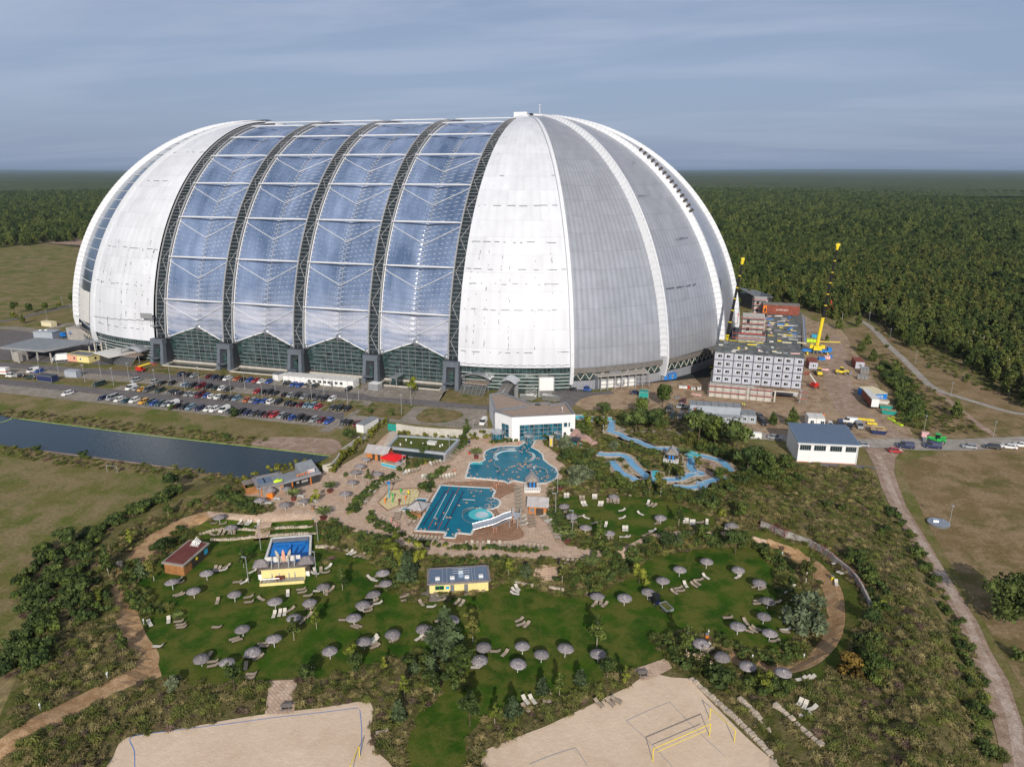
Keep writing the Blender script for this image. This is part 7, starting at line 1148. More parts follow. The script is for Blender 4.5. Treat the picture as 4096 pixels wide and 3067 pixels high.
def stones(label,c,pts,sz=.7):
 P_=[W(c,a,b)for a,b in pts];t=thing('dry_stone_wall',label,'stone wall',P_[0]);m=MB();
 for i in range(len(P_)-1):
  d=P_[i+1]-P_[i];n=max(1,int(d.length/sz))
  for k in range(n):
   p=P_[i]+d*((k+.5)/n)-P_[0];s_=R.uniform(.8,1.15);hgt=R.uniform(.45,.75);b=MB();m.box((p.x,p.y,hgt/2-.1),(sz*s_,sz*R.uniform(.75,1.1),hgt),math.atan2(d.y,d.x)+R.uniform(-.2,.2))
 m.build('stone_blocks','stone',t)
stones('stone block row bordering the eastern sand court',cU,((95,260),(200,355),(330,470),(450,580),(560,690),(700,815)),.9);stones('middle stone block row on the eastern bank',cU,((405,385),(500,475),(620,590),(720,680),(830,755)),.9);stones('right stone block row below the white loungers',cU,((630,430),(720,500),(830,600),(940,690)),.9)
stones('upper low stone wall of the left grass terrace',cL,((870,310),(960,285),(1040,265),(1200,262),(1390,270)),.6);stones('lower low stone wall of the left grass terrace',cL,((975,360),(1150,355),(1385,330)),.6);stones('upper low stone wall of the right grass terrace',cL,((1495,258),(1700,245),(1880,232)),.6);stones('lower low stone wall of the right grass terrace',cL,((1475,322),(1700,305),(1915,290)),.6);stones('low stone wall under the planted bed right of the wave pool',cL,((1905,420),(2000,420),(2100,430)),.6);stones('curved stone wall behind the six loungers',cM,((0,85),(130,95),(300,135),(430,150),(500,210),(545,265)),.6);stones('stone edge left of the main stairs',cM,((1675,400),(1760,418),(1845,430)),.6);stones('stone edge right of the main stairs',cM,((1975,445),(2050,462),(2115,465)),.6)
# ---- tractor with trailer on the lawn
p=W(cR,925,690);t=thing('compact_tractor','small dark tractor on the round east lawn','tractor',p+Vector((0,0,.05)),rad(128));part('body','paint_navy',t,lambda m:(m.box((.9,0,.9),(1.6,.8,.6)),m.box((-.6,0,.8),(1.4,1.0,.5))));part('cab','car_glass',t,lambda m:m.box((-.4,0,1.6),(1.1,1.2,1.2)));part('cab_roof','black',t,lambda m:m.box((-.4,0,2.25),(1.4,1.4,.12)));wheels(t,(-.8,1.0),.75,.45)
p=W(cR,1025,755);t=thing('farm_trailer','silver tipping trailer full of cuttings behind the dark tractor','trailer',p+Vector((0,0,.05)),rad(128));part('trailer_bed','light_metal',t,lambda m:(m.strip([(-1.4,-.8,.7),(1.4,-.8,.7),(1.4,.8,.7),(-1.4,.8,.7),(-1.4,-.8,.7)],.08,.45),m.box((0,0,.66),(2.8,1.6,.08))));part('cuttings','moss',t,lambda m:m.box((0,0,.85),(2.6,1.4,.3)));wheels(t,(-.35,.35),.85,.3);part('drawbar','dark_metal',t,lambda m:m.box((2.0,0,.5),(1.4,.12,.12)))
for lab,c,a,b in(('dark benched picnic table on the western court steps',cS,1690,495),('timber picnic table on the eastern court paving',cR,820,1330)):
 p=W(c,a,b);t=thing('picnic_table',lab,'table',p+Vector((0,0,.1)),rad(20));part('table_top','deck_wood',t,lambda m:m.box((0,0,.74),(1.8,.8,.07)));part('trestle','deck_wood',t,lambda m:(m.box((-.6,0,.37),(.1,1.3,.74)),m.box((.6,0,.37),(.1,1.3,.74))));[part('bench','deck_wood',t,lambda m:m.box((0,s*.75,.45),(1.8,.28,.06)))for s in(-1,1)]
for lab,c,a,b,m_ in(('red-orange litter bin on the bark path',cR,1385,1000,'orange_paint'),('orange litter bin on the outer strip',cE,505,705,'yellow_paint'),('wooden litter bin on the snack terrace',c9,1055,715,'wood'),('red litter bin left of the upper palm',c6,215,1150,'red_paint'),('orange drum at the rear of the building yard',c3,430,1022,'orange_paint'),('dark bin below the ivy wall',c6,215,1030,'navy_bin')):
 if m_=='navy_bin':m_='paint_navy'
 t=thing('litter_bin',lab,'bin',W(c,a,b));part('bin_body',m_,t,lambda m:m.cyl((0,0,0),(0,0,.9),.32,n=10));part('bin_lid','grey_metal',t,lambda m:m.cyl((0,0,.95),(0,0,1.05),.36,n=10))
 # ================================================================ vegetation
def leafmat(name,c1,c2,rnd=.22,sc=.5):
 mat(name,c1,.75,0,.30,sc,rnd=rnd,col2=c2,spec=.25,detail=2);b=M[name].node_tree.nodes['Principled BSDF'];b.inputs['Sheen Weight'].default_value=0
leafmat('pine_leaf',(.050,.080,.018),(.110,.138,.032),rnd=.35);leafmat('pine_blue',(.038,.062,.026),(.085,.118,.052));leafmat('birch_leaf',(.060,.075,.014),(.120,.125,.028));leafmat('green_leaf',(.030,.062,.012),(.085,.115,.022));leafmat('dark_leaf',(.028,.055,.012),(.070,.100,.025),rnd=.32);leafmat('lime_leaf',(.085,.12,.014),(.17,.19,.024));leafmat('silver_leaf',(.075,.105,.05),(.15,.18,.10));leafmat('orange_leaf',(.11,.07,.014),(.21,.13,.025));leafmat('plume',(.32,.235,.14),(.44,.34,.22));leafmat('dry_grass',(.125,.112,.036),(.23,.19,.078));leafmat('green_grass',(.075,.095,.018),(.14,.15,.036));leafmat('heather',(.085,.058,.04),(.16,.11,.075));leafmat('palm_leaf',(.05,.075,.02),(.12,.15,.04));leafmat('ivy_leaf',(.045,.07,.010),(.15,.15,.02))
rn=np.random.RandomState(5)
def leaves(blobs,n,size,mode='leaf',squash=.8):
 """blobs: (x, y, z, r); n leaf faces scattered through them, denser on the outside"""
 V,F=[],[];w=np.array([b[3]**2 for b in blobs]);w=w/w.sum();cnt=rn.multinomial(n,w)
 for(x,y,z,r),k in zip(blobs,cnt):
  d=rn.normal(size=(k,3));d/=np.linalg.norm(d,axis=1)[:,None];q=d*(r*rn.uniform(.55,1.08,size=(k,1)));q[:,2]*=squash;c=q+(x,y,z)
  t1=np.cross(d,rn.normal(size=(k,3)));t1/=np.linalg.norm(t1,axis=1)[:,None]+1e-9;nn=d+rn.normal(scale=.45,size=(k,3))+(0,0,.25);t2=np.cross(nn,t1);t2/=np.linalg.norm(t2,axis=1)[:,None]+1e-9;s=size*rn.uniform(.6,1.3,size=(k,1))
  if mode=='spray':t1=d*.9+(0,0,-.12);s=s*1.1
  for a,u,v,ss in zip(c,t1,t2,s):
   o=len(V);V+=[tuple(a-u*ss*.6),tuple(a+v*ss*.42),tuple(a+u*ss*.6),tuple(a-v*ss*.42)];F.append((o,o+1,o+2,o+3))
 return V,F
def core(mb,blobs,k=.62):
 for x,y,z,r in blobs:mb.lathe([(.05,-r*k*.8),(r*k*.8,-r*k*.35),(r*k*.85,r*k*.2),(.05,r*k*.8)],(x,y,z),6,jit=.3)
CR={}
def tree(key,blobs,n,size,lm,trunk=None,tm='trunk',name='tree',mode='leaf',withcore=True,stems=None):
 t=thing(name,'tree','tree' if trunk else 'shrub');mb=MB();V,F=leaves(blobs,n,size,mode);mb.add(V,F)
 if withcore:core(mb,blobs)
 CR[key]=mb.build('crown' if trunk else 'foliage',lm,t)
 if trunk:
  r,h=trunk;tb=MB();tb.tube([(0,0,-.3),(.04,.02,h*.5),(0,0,h)],[r,r*.8,r*.45],7)
  for b in blobs[::max(1,len(blobs)//6)]:tb.cyl((0,0,min(h*.9,b[2]*.7)),(b[0]*.8,b[1]*.8,b[2]),r*.35,r*.15,n=4)
  tb.build('trunk',tm,t)
 PROT[key]=[proto(t),False]
def cone(h,r,z0,n,k=.5,jit=.25):
 o=[]
 for i in range(n):f=i/n;rr=r*(1-f)**.75*rn.uniform(.75,1.1);a=i*2.4;o.append((cos(a)*rr*k,sin(a)*rr*k,z0+(h-z0)*f,max(.35,rr*.62)))
 return o
def ball(cx,cz,r,n,rz=1.,k=.55):return[(cx+r*.55*rn.normal()*.7,r*.55*rn.normal()*.7,cz+rz*r*.45*rn.normal(),r*k*rn.uniform(.7,1.1))for _ in range(n)]
tree('pine',cone(9.5,2.6,2.2,13),900,.62,'pine_leaf',(.16,8.5),name='pine_tree',mode='spray');tree('pine2',cone(8.6,3.1,1.6,14),900,.68,'pine_leaf',(.17,7.5),name='pine_tree',mode='spray');tree('pine3',ball(0,6.8,2.4,12,1.3),900,.6,'dark_leaf',(.16,7.5),name='pine_tree',mode='spray')
tree('bigpine',ball(0,5.2,4.6,26,.8,.5),3600,.62,'pine_leaf',(.35,6),name='pine_tree',mode='spray');tree('birch',ball(0,6.2,2.1,12,1.5,.5),800,.55,'birch_leaf',(.11,8.2),'trunk_birch',name='birch_tree');tree('broad',ball(0,4.6,2.3,13,1.),1100,.5,'green_leaf',(.15,5.6),name='broadleaf_tree');tree('dbroad',ball(0,4.4,2.5,14,1.),1200,.5,'dark_leaf',(.15,5.4),name='broadleaf_tree')
tree('sapling',cone(4.9,1.1,2.0,9,.55),420,.34,'green_leaf',(.05,4.6),'lounger_beige',name='young_tree',withcore=False);tree('ysapling',cone(4.6,1.0,1.9,8,.55),360,.34,'lime_leaf',(.05,4.2),'lounger_beige',name='young_tree',withcore=False);tree('ytree',ball(0,2.9,1.5,11,1.1),900,.36,'lime_leaf',(.08,3.6),name='broadleaf_tree')
tree('bluepine',cone(3.4,1.35,.5,10),620,.36,'pine_blue',(.06,3),name='pine_tree',mode='spray');tree('shrub',ball(0,.9,1.1,7,.6),420,.30,'green_leaf',name='round_shrub');tree('dshrub',ball(0,1.0,1.25,8,.6),460,.32,'dark_leaf',name='round_shrub');tree('yshrub',ball(0,.7,.8,6,.5),300,.26,'lime_leaf',name='round_shrub');tree('silver',ball(0,2.6,2.4,16,.9,.5),1500,.42,'silver_leaf',name='willow_shrub',mode='spray');tree('oshrub',ball(0,1.4,1.4,9,.8),620,.32,'orange_leaf',name='round_shrub')
def tuft(key,lm,h,r,n,name='grass_clump',w=.07,plume=0):
 t=thing(name,'grass','ornamental grass');mb=MB()
 for _ in range(n):
  a=rn.uniform(0,2*pi);l=rn.uniform(.6,1.);e=r*rn.uniform(.3,1.1);bx,by=rn.normal(scale=r*.22,size=2);ca,sa=cos(a),sin(a);p1=(bx+ca*e*.4,by+sa*e*.4,h*l*.75);p2=(bx+ca*e,by+sa*e,h*l*(.9 if plume else.62));ww=w*rn.uniform(.7,1.4)
  mb.add([(bx-sa*ww,by+ca*ww,-.1),(bx+sa*ww,by-ca*ww,-.1),(p1[0]+sa*ww,p1[1]-ca*ww,p1[2]),(p1[0]-sa*ww,p1[1]+ca*ww,p1[2]),p2],[(0,1,2,3),(3,2,4)])
 CR[key]=mb.build('blades',lm,t)
 if plume:
  m2=MB();V,F=leaves([(rn.normal(scale=r*.5),rn.normal(scale=r*.5),h*rn.uniform(.9,1.15),.28)for _ in range(plume)],plume*14,.2);m2.add(V,F);m2.build('plumes','plume',t)
 PROT[key]=[proto(t),False]
tuft('pampas','green_grass',1.7,1.3,130,plume=9);tuft('gtuft','green_grass',1.2,1.2,90);tuft('dtuft','dry_grass',.9,1.1,80);tuft('htuft','heather',.7,.9,70)
def palm(key,pot):
 t=thing('palm','palm','palm');z0=.95 if pot else.1;mb=MB()
 for i in range(22):
  a=i*2.4;up=.25+.9*(i/22);L=2.1;pts=[(cos(a)*L*s*cos(up*(1-s*.9)),sin(a)*L*s*cos(up*(1-s*.9)),z0+1.0+L*s*sin(up)*(1-s*.55))for s in(0,.35,.7,1)]
  for j in range(3):p,q=pts[j],pts[j+1];w1,w2=(.10,.34,.30,.05)[j],(.10,.34,.30,.05)[j+1];sx,sy=-sin(a),cos(a);mb.add([(p[0]-sx*w1,p[1]-sy*w1,p[2]-w1*.4),p,(q[0],q[1],q[2]),(q[0]-sx*w2,q[1]-sy*w2,q[2]-w2*.4),(p[0]+sx*w1,p[1]+sy*w1,p[2]-w1*.4),(q[0]+sx*w2,q[1]+sy*w2,q[2]-w2*.4)],[(0,1,2,3),(1,4,5,2)])
 mb.build('fronds','palm_leaf',t);part('trunk','trunk',t,lambda m:m.lathe([(.22,z0-.1),(.26,z0+.5),(.15,z0+1.1)],n=8))
 if pot:part('planter','terracotta',t,lambda m:m.add([(-.45,-.45,0),(.45,-.45,0),(.45,.45,0),(-.45,.45,0),(-.6,-.6,1),(.6,-.6,1),(.6,.6,1),(-.6,.6,1)],[(0,1,5,4),(1,2,6,5),(2,3,7,6),(3,0,4,7),(4,5,6,7)]))
 PROT[key]=[proto(t),False]
palm('palmp',True);palm('palm',False)
def T(c,items):
 for q in items:a,b,key,s,lab=q;place(key,W(c,a,b)-Vector((0,0,.05)),R.uniform(0,6.28),lab,sc=(s,s,s*R.uniform(.93,1.07)))
T(cM,[(600,175,'ytree',1.25,'yellow-green tree at the top end of the curved stone wall'),(660,235,'ytree',1.0,'smaller yellow-green tree left of the grey-green pine'),(735,385,'bluepine',2.1,'broad grey-green pine left of the yellow hut'),(845,260,'ytree',1.2,'tall narrow yellow-green tree above the grey-green pine'),(1620,340,'ysapling',1.0,'young yellow-green tree on the bank right of the yellow hut'),(1780,350,'bluepine',1.15,'dark small pine beside the main stairs'),(2095,400,'birch',.5,'little birch right of the main stairs'),(1070,1010,'bluepine',2.75,'largest pine in the middle of the lawn'),(1305,930,'birch',.72,'dense birch right of the largest pine'),(1195,1230,'broad',.95,'bushy tree directly below the largest pine'),(795,1200,'bluepine',.9,'small blue-green pine left of the reddish grasses'),(950,1190,'bluepine',1.15,'blue-green pine right of the reddish grasses'),(965,1410,'sapling',1.15,'staked young tree with green crown on the dry slope'),(702,1425,'ysapling',1.1,'staked yellowish young tree on the dry slope'),(655,1610,'bluepine',1.15,'small round pine by the western court corner'),(275,1235,'pine3',.5,'dark spreading pine at the lawn edge'),(245,1080,'ytree',.75,'yellowish tree behind the dark spreading pine'),(525,1185,'ysapling',.7,'thin yellowish sapling at the lower lawn edge'),(1280,1665,'pine3',.62,'dark round-headed pine at the mowed track'),(1500,1640,'ysapling',.95,'thin sapling left of the low bushy pine'),(1655,1590,'bluepine',1.25,'low bushy pine beside two white loungers'),(1925,1385,'bluepine',1.05,'small pine above the pair of dark loungers'),(2070,1395,'sapling',1.0,'slim green sapling right of the pair of dark loungers')])
T(cR,[(1290,1250,'pampas',1.5,'tall plumed grass clump above the eastern sand court'),(412,1080,'sapling',1.55,'largest staked tree standing alone on the middle lawn'),(270,1410,'bluepine',1.05,'round grey-green pine on the lawn edge slope'),(500,1370,'pine3',.5,'dark spreading pine left of the eastern court paving'),(1200,1160,'sapling',1.4,'dense green tree by the bark path bin'),(785,520,'ytree',1.05,'yellow-green tree on the round lawn west edge'),(745,310,'dbroad',.62,'dark round tree on the ring path inner side'),(1005,225,'dbroad',.8,'dark tree where the ring path meets the upper lawn'),(1130,190,'bluepine',1.0,'dark bluish bush-like pine below the ring path'),(1350,150,'broad',.72,'grey-green round tree on the ring path'),(1635,255,'dbroad',.95,'largest dark round tree above the round lawn'),(1490,1440,'dshrub',2.2,'dark shrub mass above the eastern sand court'),(1885,1470,'ytree',.85,'bright green small tree at the bark path bend'),(660,1420,'ysapling',.9,'bare thin sapling beside the eastern court paving')])
T(cE,[(270,740,'birch',.78,'weeping green tree inside the ring path'),(290,1160,'silver',1.55,'large silver-leaved willow inside the ring path'),(830,1150,'dbroad',.68,'dark green tree at the end of the retaining wall'),(665,1540,'oshrub',1.6,'orange autumn shrub outside the ring path'),(850,1520,'broad',.70,'round green tree beside the orange shrub'),(960,960,'yshrub',1.6,'yellow-green shrub at the retaining wall end'),(2150,1060,'bigpine',1.0,'very large dark pine at the right picture edge'),(2130,1400,'dshrub',1.2,'small dark shrub below the very large pine'),(950,300,'shrub',1.4,'round green shrub on the berm slope'),(580,90,'shrub',1.0,'small green shrub at the top of the berm'),(470,60,'dshrub',1.1,'dark shrub at the top of the berm'),(1250,500,'dshrub',1.3,'dark shrub at the dirt road fence')])
T(c8,[(240,640,'silver',1.35,'grey-green tall bush right of the curved pool'),(150,330,'silver',.9,'grey-green bush nearest the turquoise pool'),(470,185,'birch',.75,'slender green tree in front of the wild river head'),(760,190,'dbroad',1.5,'dark broad tree above the wild river, leftmost'),(900,200,'dbroad',1.55,'dark broad tree above the wild river, second from left'),(1310,280,'dbroad',1.75,'dark broad tree left above the wild river basin'),(1450,300,'broad',1.6,'green broad tree behind the wild river basin'),(1640,400,'dbroad',1.85,'very broad dark tree near the road bend'),(1740,560,'dbroad',1.45,'dark tree below the very broad one'),(1900,600,'broad',1.3,'green tree right end of the river grove'),(975,750,'birch',.85,'tall birch in front of the wild river basin'),(1300,520,'birch',.6,'slender birch on the stone island'),(1155,620,'birch',.6,'slender birch left of the stone island'),(1135,1015,'sapling',1.15,'young tree beside the right parasol of the upper lawn'),(440,1150,'sapling',1.3,'leafy green tree at the lower edge of the upper lawn'),(330,130,'ytree',1.2,'golden-yellow tree above the rocks'),(1430,850,'dshrub',1.5,'cypress-like dark shrub at the upper lawn edge'),(1680,950,'broad',.7,'rounded green tree left of the retaining wall'),(1520,910,'yshrub',1.6,'yellowish shrub left of the rounded tree'),(2080,520,'broad',.9,'green tree left of the workshop hall'),(620,700,'broad',.55,'small leafy tree below the river middle bend'),(880,690,'birch',.5,'small birch below the river basin'),(1480,620,'broad',.7,'leafy tree at the lower end of the stone island'),(560,330,'silver',.6,'grey-green bush between the river bends'),(1050,560,'birch',.45,'little birch between basin and lifeguard deck'),(470,40,'dbroad',.9,'dark tree right of the small upper pool'),(650,130,'palm',1.3,'palm between the upper river bends'),(355,385,'palm',1.1,'palm left of the middle river bend'),(1180,380,'palm',1.2,'palm beside the river lifeguard hut')])
T(cL,[(1272,600,'sapling',1.1,'dark young tree on the lawn left of the wave pool'),(478,712,'birch',.62,'yellow-green birch in front of the brown shed'),(545,505,'dbroad',.75,'dark tree behind the brown shed'),(270,410,'ysapling',1.0,'bright young tree on the outer slope'),(80,680,'sapling',1.15,'green tree beside the grey boulder'),(370,690,'bluepine',1.3,'spreading blue-green pine along the bark path'),(205,1340,'sapling',1.0,'staked young tree left of the bark path'),(1715,1240,'sapling',1.1,'staked tree overlapping a parasol below the wave pool'),(1915,1140,'ysapling',1.1,'yellow-leaved staked tree below the wave pool'),(2142,795,'sapling',1.15,'tree with yellow stake right of the wave pool'),(1850,1640,'dbroad',.62,'dark green tree beside the western court steps'),(640,1670,'silver',.5,'silver shrub at the bottom of the west lawn'),(1190,1680,'pine3',.55,'dark double pine at the bottom of the west lawn'),(690,1045,'palm',.6,'small palm-like tree on the open west lawn'),(790,330,'gtuft',1.6,'feathery grass clump above the brown shed'),(1990,560,'dtuft',1.2,'dry grass clump in the bed right of the wave pool'),(2050,520,'htuft',1.2,'brownish heath clump in the bed right of the wave pool')])
T(cW,[(1540,480,'dbroad',.95,'dark tree at the top of the western belt'),(1490,710,'sapling',1.0,'dark sapling below the western belt'),(590,1010,'dbroad',.95,'dark round tree at the corner of the western belt'),(880,1430,'ytree',.6,'bright leafy sapling beside the bark path'),(950,1180,'sapling',1.3,'green conical tree left of the grey boulder'),(335,125,'dshrub',1.2,'dark bush on the pond shore, leftmost'),(745,175,'dshrub',1.3,'dark bush on the pond shore, right one'),(1680,620,'shrub',.9,'small conical shrub on the western slope'),(1740,590,'shrub',.9,'second small conical shrub on the western slope')])
T(c4,[(125,215,'pine3',.85,'dark pine beside the western road, leftmost'),(110,262,'ytree',1.1,'yellow-green tree under the leftmost western pine'),(245,205,'broad',.95,'yellowish green tree beside the western road'),(365,190,'broad',.85,'green tree beside the western road, third'),(480,165,'ytree',.9,'golden tree beside the western road'),(190,290,'pine',.65,'conical dark pine by the western path'),(582,130,'broad',1.0,'green tree at the western flank of the hall'),(1890,1035,'dshrub',1.9,'big round bush among the front row of cars'),(1370,985,'shrub',1.2,'olive bush among the front row of cars'),(1825,1215,'dshrub',1.0,'dark bush on the northern pond shore')])
T(c5,[(1300,665,'ytree',1.5,'yellow-green tree on the hall forecourt'),(800,1060,'dbroad',.8,'dark green tree inside the park hedge corner'),(970,810,'shrub',1.1,'dark bush on the square green'),(1150,830,'shrub',1.0,'second dark bush on the square green'),(1745,1020,'sapling',1.5,'upright green tree before the ivy wall'),(1395,1170,'dbroad',.72,'dark tree in front of the green-roofed building'),(955,1375,'sapling',1.0,'small upright tree on the snack terrace')])
T(c9,[(1105,650,'ytree',.8,'small bright green tree on the snack terrace'),(1455,315,'dshrub',.7,'little cypress near the terrace parasols'),(1265,510,'palmp',1.0,'potted palm right of the snack bar'),(830,605,'palmp',1.0,'potted palm in front of the snack bar'),(1185,840,'palmp',1.1,'potted palm above the terrace wall')])
T(c7,[(1115,295,'palmp',1.05,'potted palm left of the curved pool'),(720,495,'palm',1.05,'palm among loungers above the splash court'),(1860,580,'palmp',1.1,'potted palm below the right end of the curved pool'),(1925,1045,'palmp',1.1,'potted palm at the lower right terrace corner'),(1750,130,'palm',1.2,'palm before the windows of the bath house'),(2120,1250,'palm',1.1,'palm beside the small lounger deck'),(690,590,'dshrub',1.5,'bushy tree right above the splash court'),(640,570,'shrub',1.3,'olive bush left above the splash court'),(1000,150,'dbroad',.5,'small dark tree at the right end of the green roof')])
T(cA,[(330,1390,'broad',1.35,'large loose-crowned tree at the left of the building site'),(1300,1545,'pine2',.62,'dark pine right of the grey office pair'),(1470,1560,'pine2',.85,'larger dark pine in front of the hotel podium'),(660,1650,'dbroad',1.4,'dark tree in front of the site office, left'),(760,1690,'dbroad',1.4,'dark tree in front of the site office, right'),(150,1480,'broad',1.2,'green tree left of the parked vans'),(130,1620,'dbroad',1.3,'big dark tree at the lower left of the site')])
T(c3,[(565,255,'pine2',.85,'pine standing free behind the crane, leftmost'),(735,235,'pine',.9,'pine behind the crane, right of the free one'),(815,400,'pine2',.75,'pine left of the gravel track, upper'),(762,455,'pine2',.75,'pine left of the gravel track, lower'),(860,545,'pine2',.8,'round pine beside the scaffold stacks'),(1060,660,'pine2',.85,'large round pine left of the gravel track'),(1357,600,'dshrub',1.2,'single bush right of the gravel track'),(1590,1030,'pine2',.8,'lone pine between the two heath paths'),(455,370,'pine',.5,'small pine right of the crane boom'),(985,420,'dshrub',.9,'low bush beside the gravel track'),(1180,420,'pine',1.0,'conical pine at the forest front, leftmost'),(1260,400,'pine2',1.0,'round pine at the forest front'),(1350,380,'pine',1.0,'second conical pine at the forest front'),(1920,700,'pine',.8,'pine at the edge of the heath clearing'),(1700,700,'shrub',1.2,'low shrub on the heath clearing')])
# ---- masses of plants: one object each, made of instances of the plants above
def masses(name,label,cat,pts,keys,kind='stuff'):
 """pts: (x, y, z, scale); one object whose geometry nodes set plants on its points"""
 n=len(pts);me=bpy.data.meshes.new(name);me.from_pydata([tuple(p[:3])for p in pts],[],[]);a=me.attributes.new('sc','FLOAT','POINT');a.data.foreach_set('value',[p[3]for p in pts]);b=me.attributes.new('ix','INT','POINT');b.data.foreach_set('value',rn.randint(0,len(keys),n).tolist());c=me.attributes.new('ro','FLOAT','POINT');c.data.foreach_set('value',rn.uniform(0,6.28,n).tolist())
 o=bpy.data.objects.new(name,me);COL.objects.link(o);g=bpy.data.node_groups.new(name,'GeometryNodeTree');g.interface.new_socket('Geometry',in_out='INPUT',socket_type='NodeSocketGeometry');g.interface.new_socket('Geometry',in_out='OUTPUT',socket_type='NodeSocketGeometry');N=g.nodes.new;Lk=g.links.new
 gi,go,ip,jn=N('NodeGroupInput'),N('NodeGroupOutput'),N('GeometryNodeInstanceOnPoints'),N('GeometryNodeJoinGeometry')
 for k in keys:oi=N('GeometryNodeObjectInfo');oi.inputs['Object'].default_value=CR[k];oi.inputs['As Instance'].default_value=True;Lk(oi.outputs['Geometry'],jn.inputs[0])
 def at(nm,ty):q=N('GeometryNodeInputNamedAttribute');q.data_type=ty;q.inputs[0].default_value=nm;return q.outputs[0]
 ip.inputs['Pick Instance'].default_value=True;Lk(gi.outputs[0],ip.inputs['Points']);Lk(jn.outputs[0],ip.inputs['Instance']);Lk(at('ix','INT'),ip.inputs['Instance Index']);Lk(at('sc','FLOAT'),ip.inputs['Scale']);cx=N('ShaderNodeCombineXYZ');Lk(at('ro','FLOAT'),cx.inputs[2]);Lk(cx.outputs[0],ip.inputs['Rotation']);Lk(ip.outputs[0],go.inputs[0])
 o.modifiers.new('plants','NODES').node_group=g;return tag(o,label,cat,kind=kind)
def scat(poly,n,s0,s1,zf=hz,dz=-.1):
 P=np.array(poly);lo,hi=P.min(0),P.max(0);o=[]
 while len(o)<n:
  q=rn.uniform(lo,hi,size=(n*3,2));q=q[_ins(q[:,0],q[:,1],P)];o+=[(x,y,zf(x,y)+dz,rn.uniform(s0,s1))for x,y in q[:n-len(o)]]
  if not len(q):break
 return o
def belt(c,pts,w,step,s0,s1):
 P_=[W(c,a,b)for a,b in pts];o=[]
 for i in range(len(P_)-1):
  d=P_[i+1]-P_[i];n=max(1,int(d.length*w/step**2));nx,ny=-d.y/d.length,d.x/d.length
  for _ in range(n):f,g=rn.uniform(0,1),rn.uniform(-w/2,w/2);x,y=P_[i].x+d.x*f+nx*g,P_[i].y+d.y*f+ny*g;o.append((x,y,hz(x,y)-.1,rn.uniform(s0,s1)))
 return o
S1,S2,S3=['shrub','dshrub','yshrub'],['shrub','dshrub','gtuft','pampas','dtuft'],['gtuft','dtuft','htuft','dtuft']
pth=lambda nm,lab,pts,keys:masses(nm,lab,'planting',pts,keys)
pth('terrace_planting','mixed shrubs and grasses in the beds of the pool terrace',belt(c7,((1010,150),(930,225),(850,275),(740,300),(560,365),(440,410)),3,.95,.45,.8)+belt(c7,((400,455),(260,500),(180,570),(110,640),(50,720),(20,780)),2.6,.8,.5,.85)+belt(c7,((150,800),(230,870),(330,930),(450,990)),2.4,.8,.5,.85)+belt(c7,((620,560),(740,540)),3,.8,.5,.8)+belt(c7,((500,1015),(650,1050),(800,1070),(1000,1085),(1200,1090),(1450,1105),(1740,1120)),1.8,.85,.45,.75)+belt(c7,((1230,165),(1300,145),(1480,140)),2,.8,.4,.7)+belt(c7,((850,370),(800,415),(760,450)),2,.7,.45,.8)+belt(c7,((1780,760),(1830,850),(1900,940)),3,.8,.5,.9)+belt(c7,((500,780),(580,830)),1.6,.7,.4,.6)+belt(c9,((160,620),(260,680),(400,740)),4,.9,.5,.9),['shrub','dshrub','yshrub','gtuft','dshrub'])
pth('slope_planting','dense shrubs and grasses between terrace and lower lawn',belt(cM,((430,60),(560,200),(640,330),(680,460)),7,1.15,.5,1.1)+belt(cM,((660,170),(880,200),(1200,215),(1500,215),(1680,280),(1780,370)),3.2,1.0,.4,.75)+belt(cM,((1480,230),(1600,300),(1720,360)),5,1.,.5,1.)+belt(cR,((40,450),(200,500),(420,480),(600,400),(700,350),(820,230),(1000,170),(1250,150),(1500,170),(1800,160),(1950,270),(2040,370),(2090,500),(2110,700)),4,1.05,.5,1.1)+belt(cR,((230,560),(450,400),(600,300)),8,1.2,.5,1.1)+belt(c9,((1180,900),(1300,980),(1380,1060),(1200,1120)),5,1.,.5,1.)+belt(c9,((1620,1100),(1750,1100),(1900,1150)),5,1.,.5,1.1)+belt(cR,((1000,1000),(1100,1130),(1200,1200),(1330,1260),(1500,1320),(1700,1380),(1950,1430),(2150,1480)),5,1.0,.6,1.15)+belt(cR,((1450,1020),(1650,1120),(1850,1180),(2100,1170),(2180,1060)),3.5,.9,.5,.9)+belt(cM,((780,1180),(900,1050),(1000,1150),(1100,1270),(1250,1240)),6,1.1,.5,1.)+belt(cL,((330,560),(270,760),(350,900),(450,980),(540,1020)),4,1.,.5,1.)+belt(cL,((480,480),(640,380),(780,290)),4,1.,.6,1.),S2)
offr=lambda L:[p for p in L if min(dseg(p[0],p[1],s_)for s_ in rsegs)>2.6]
rsegs=[[q[:2]for q in WP(c,pts)]for c,pts in river]
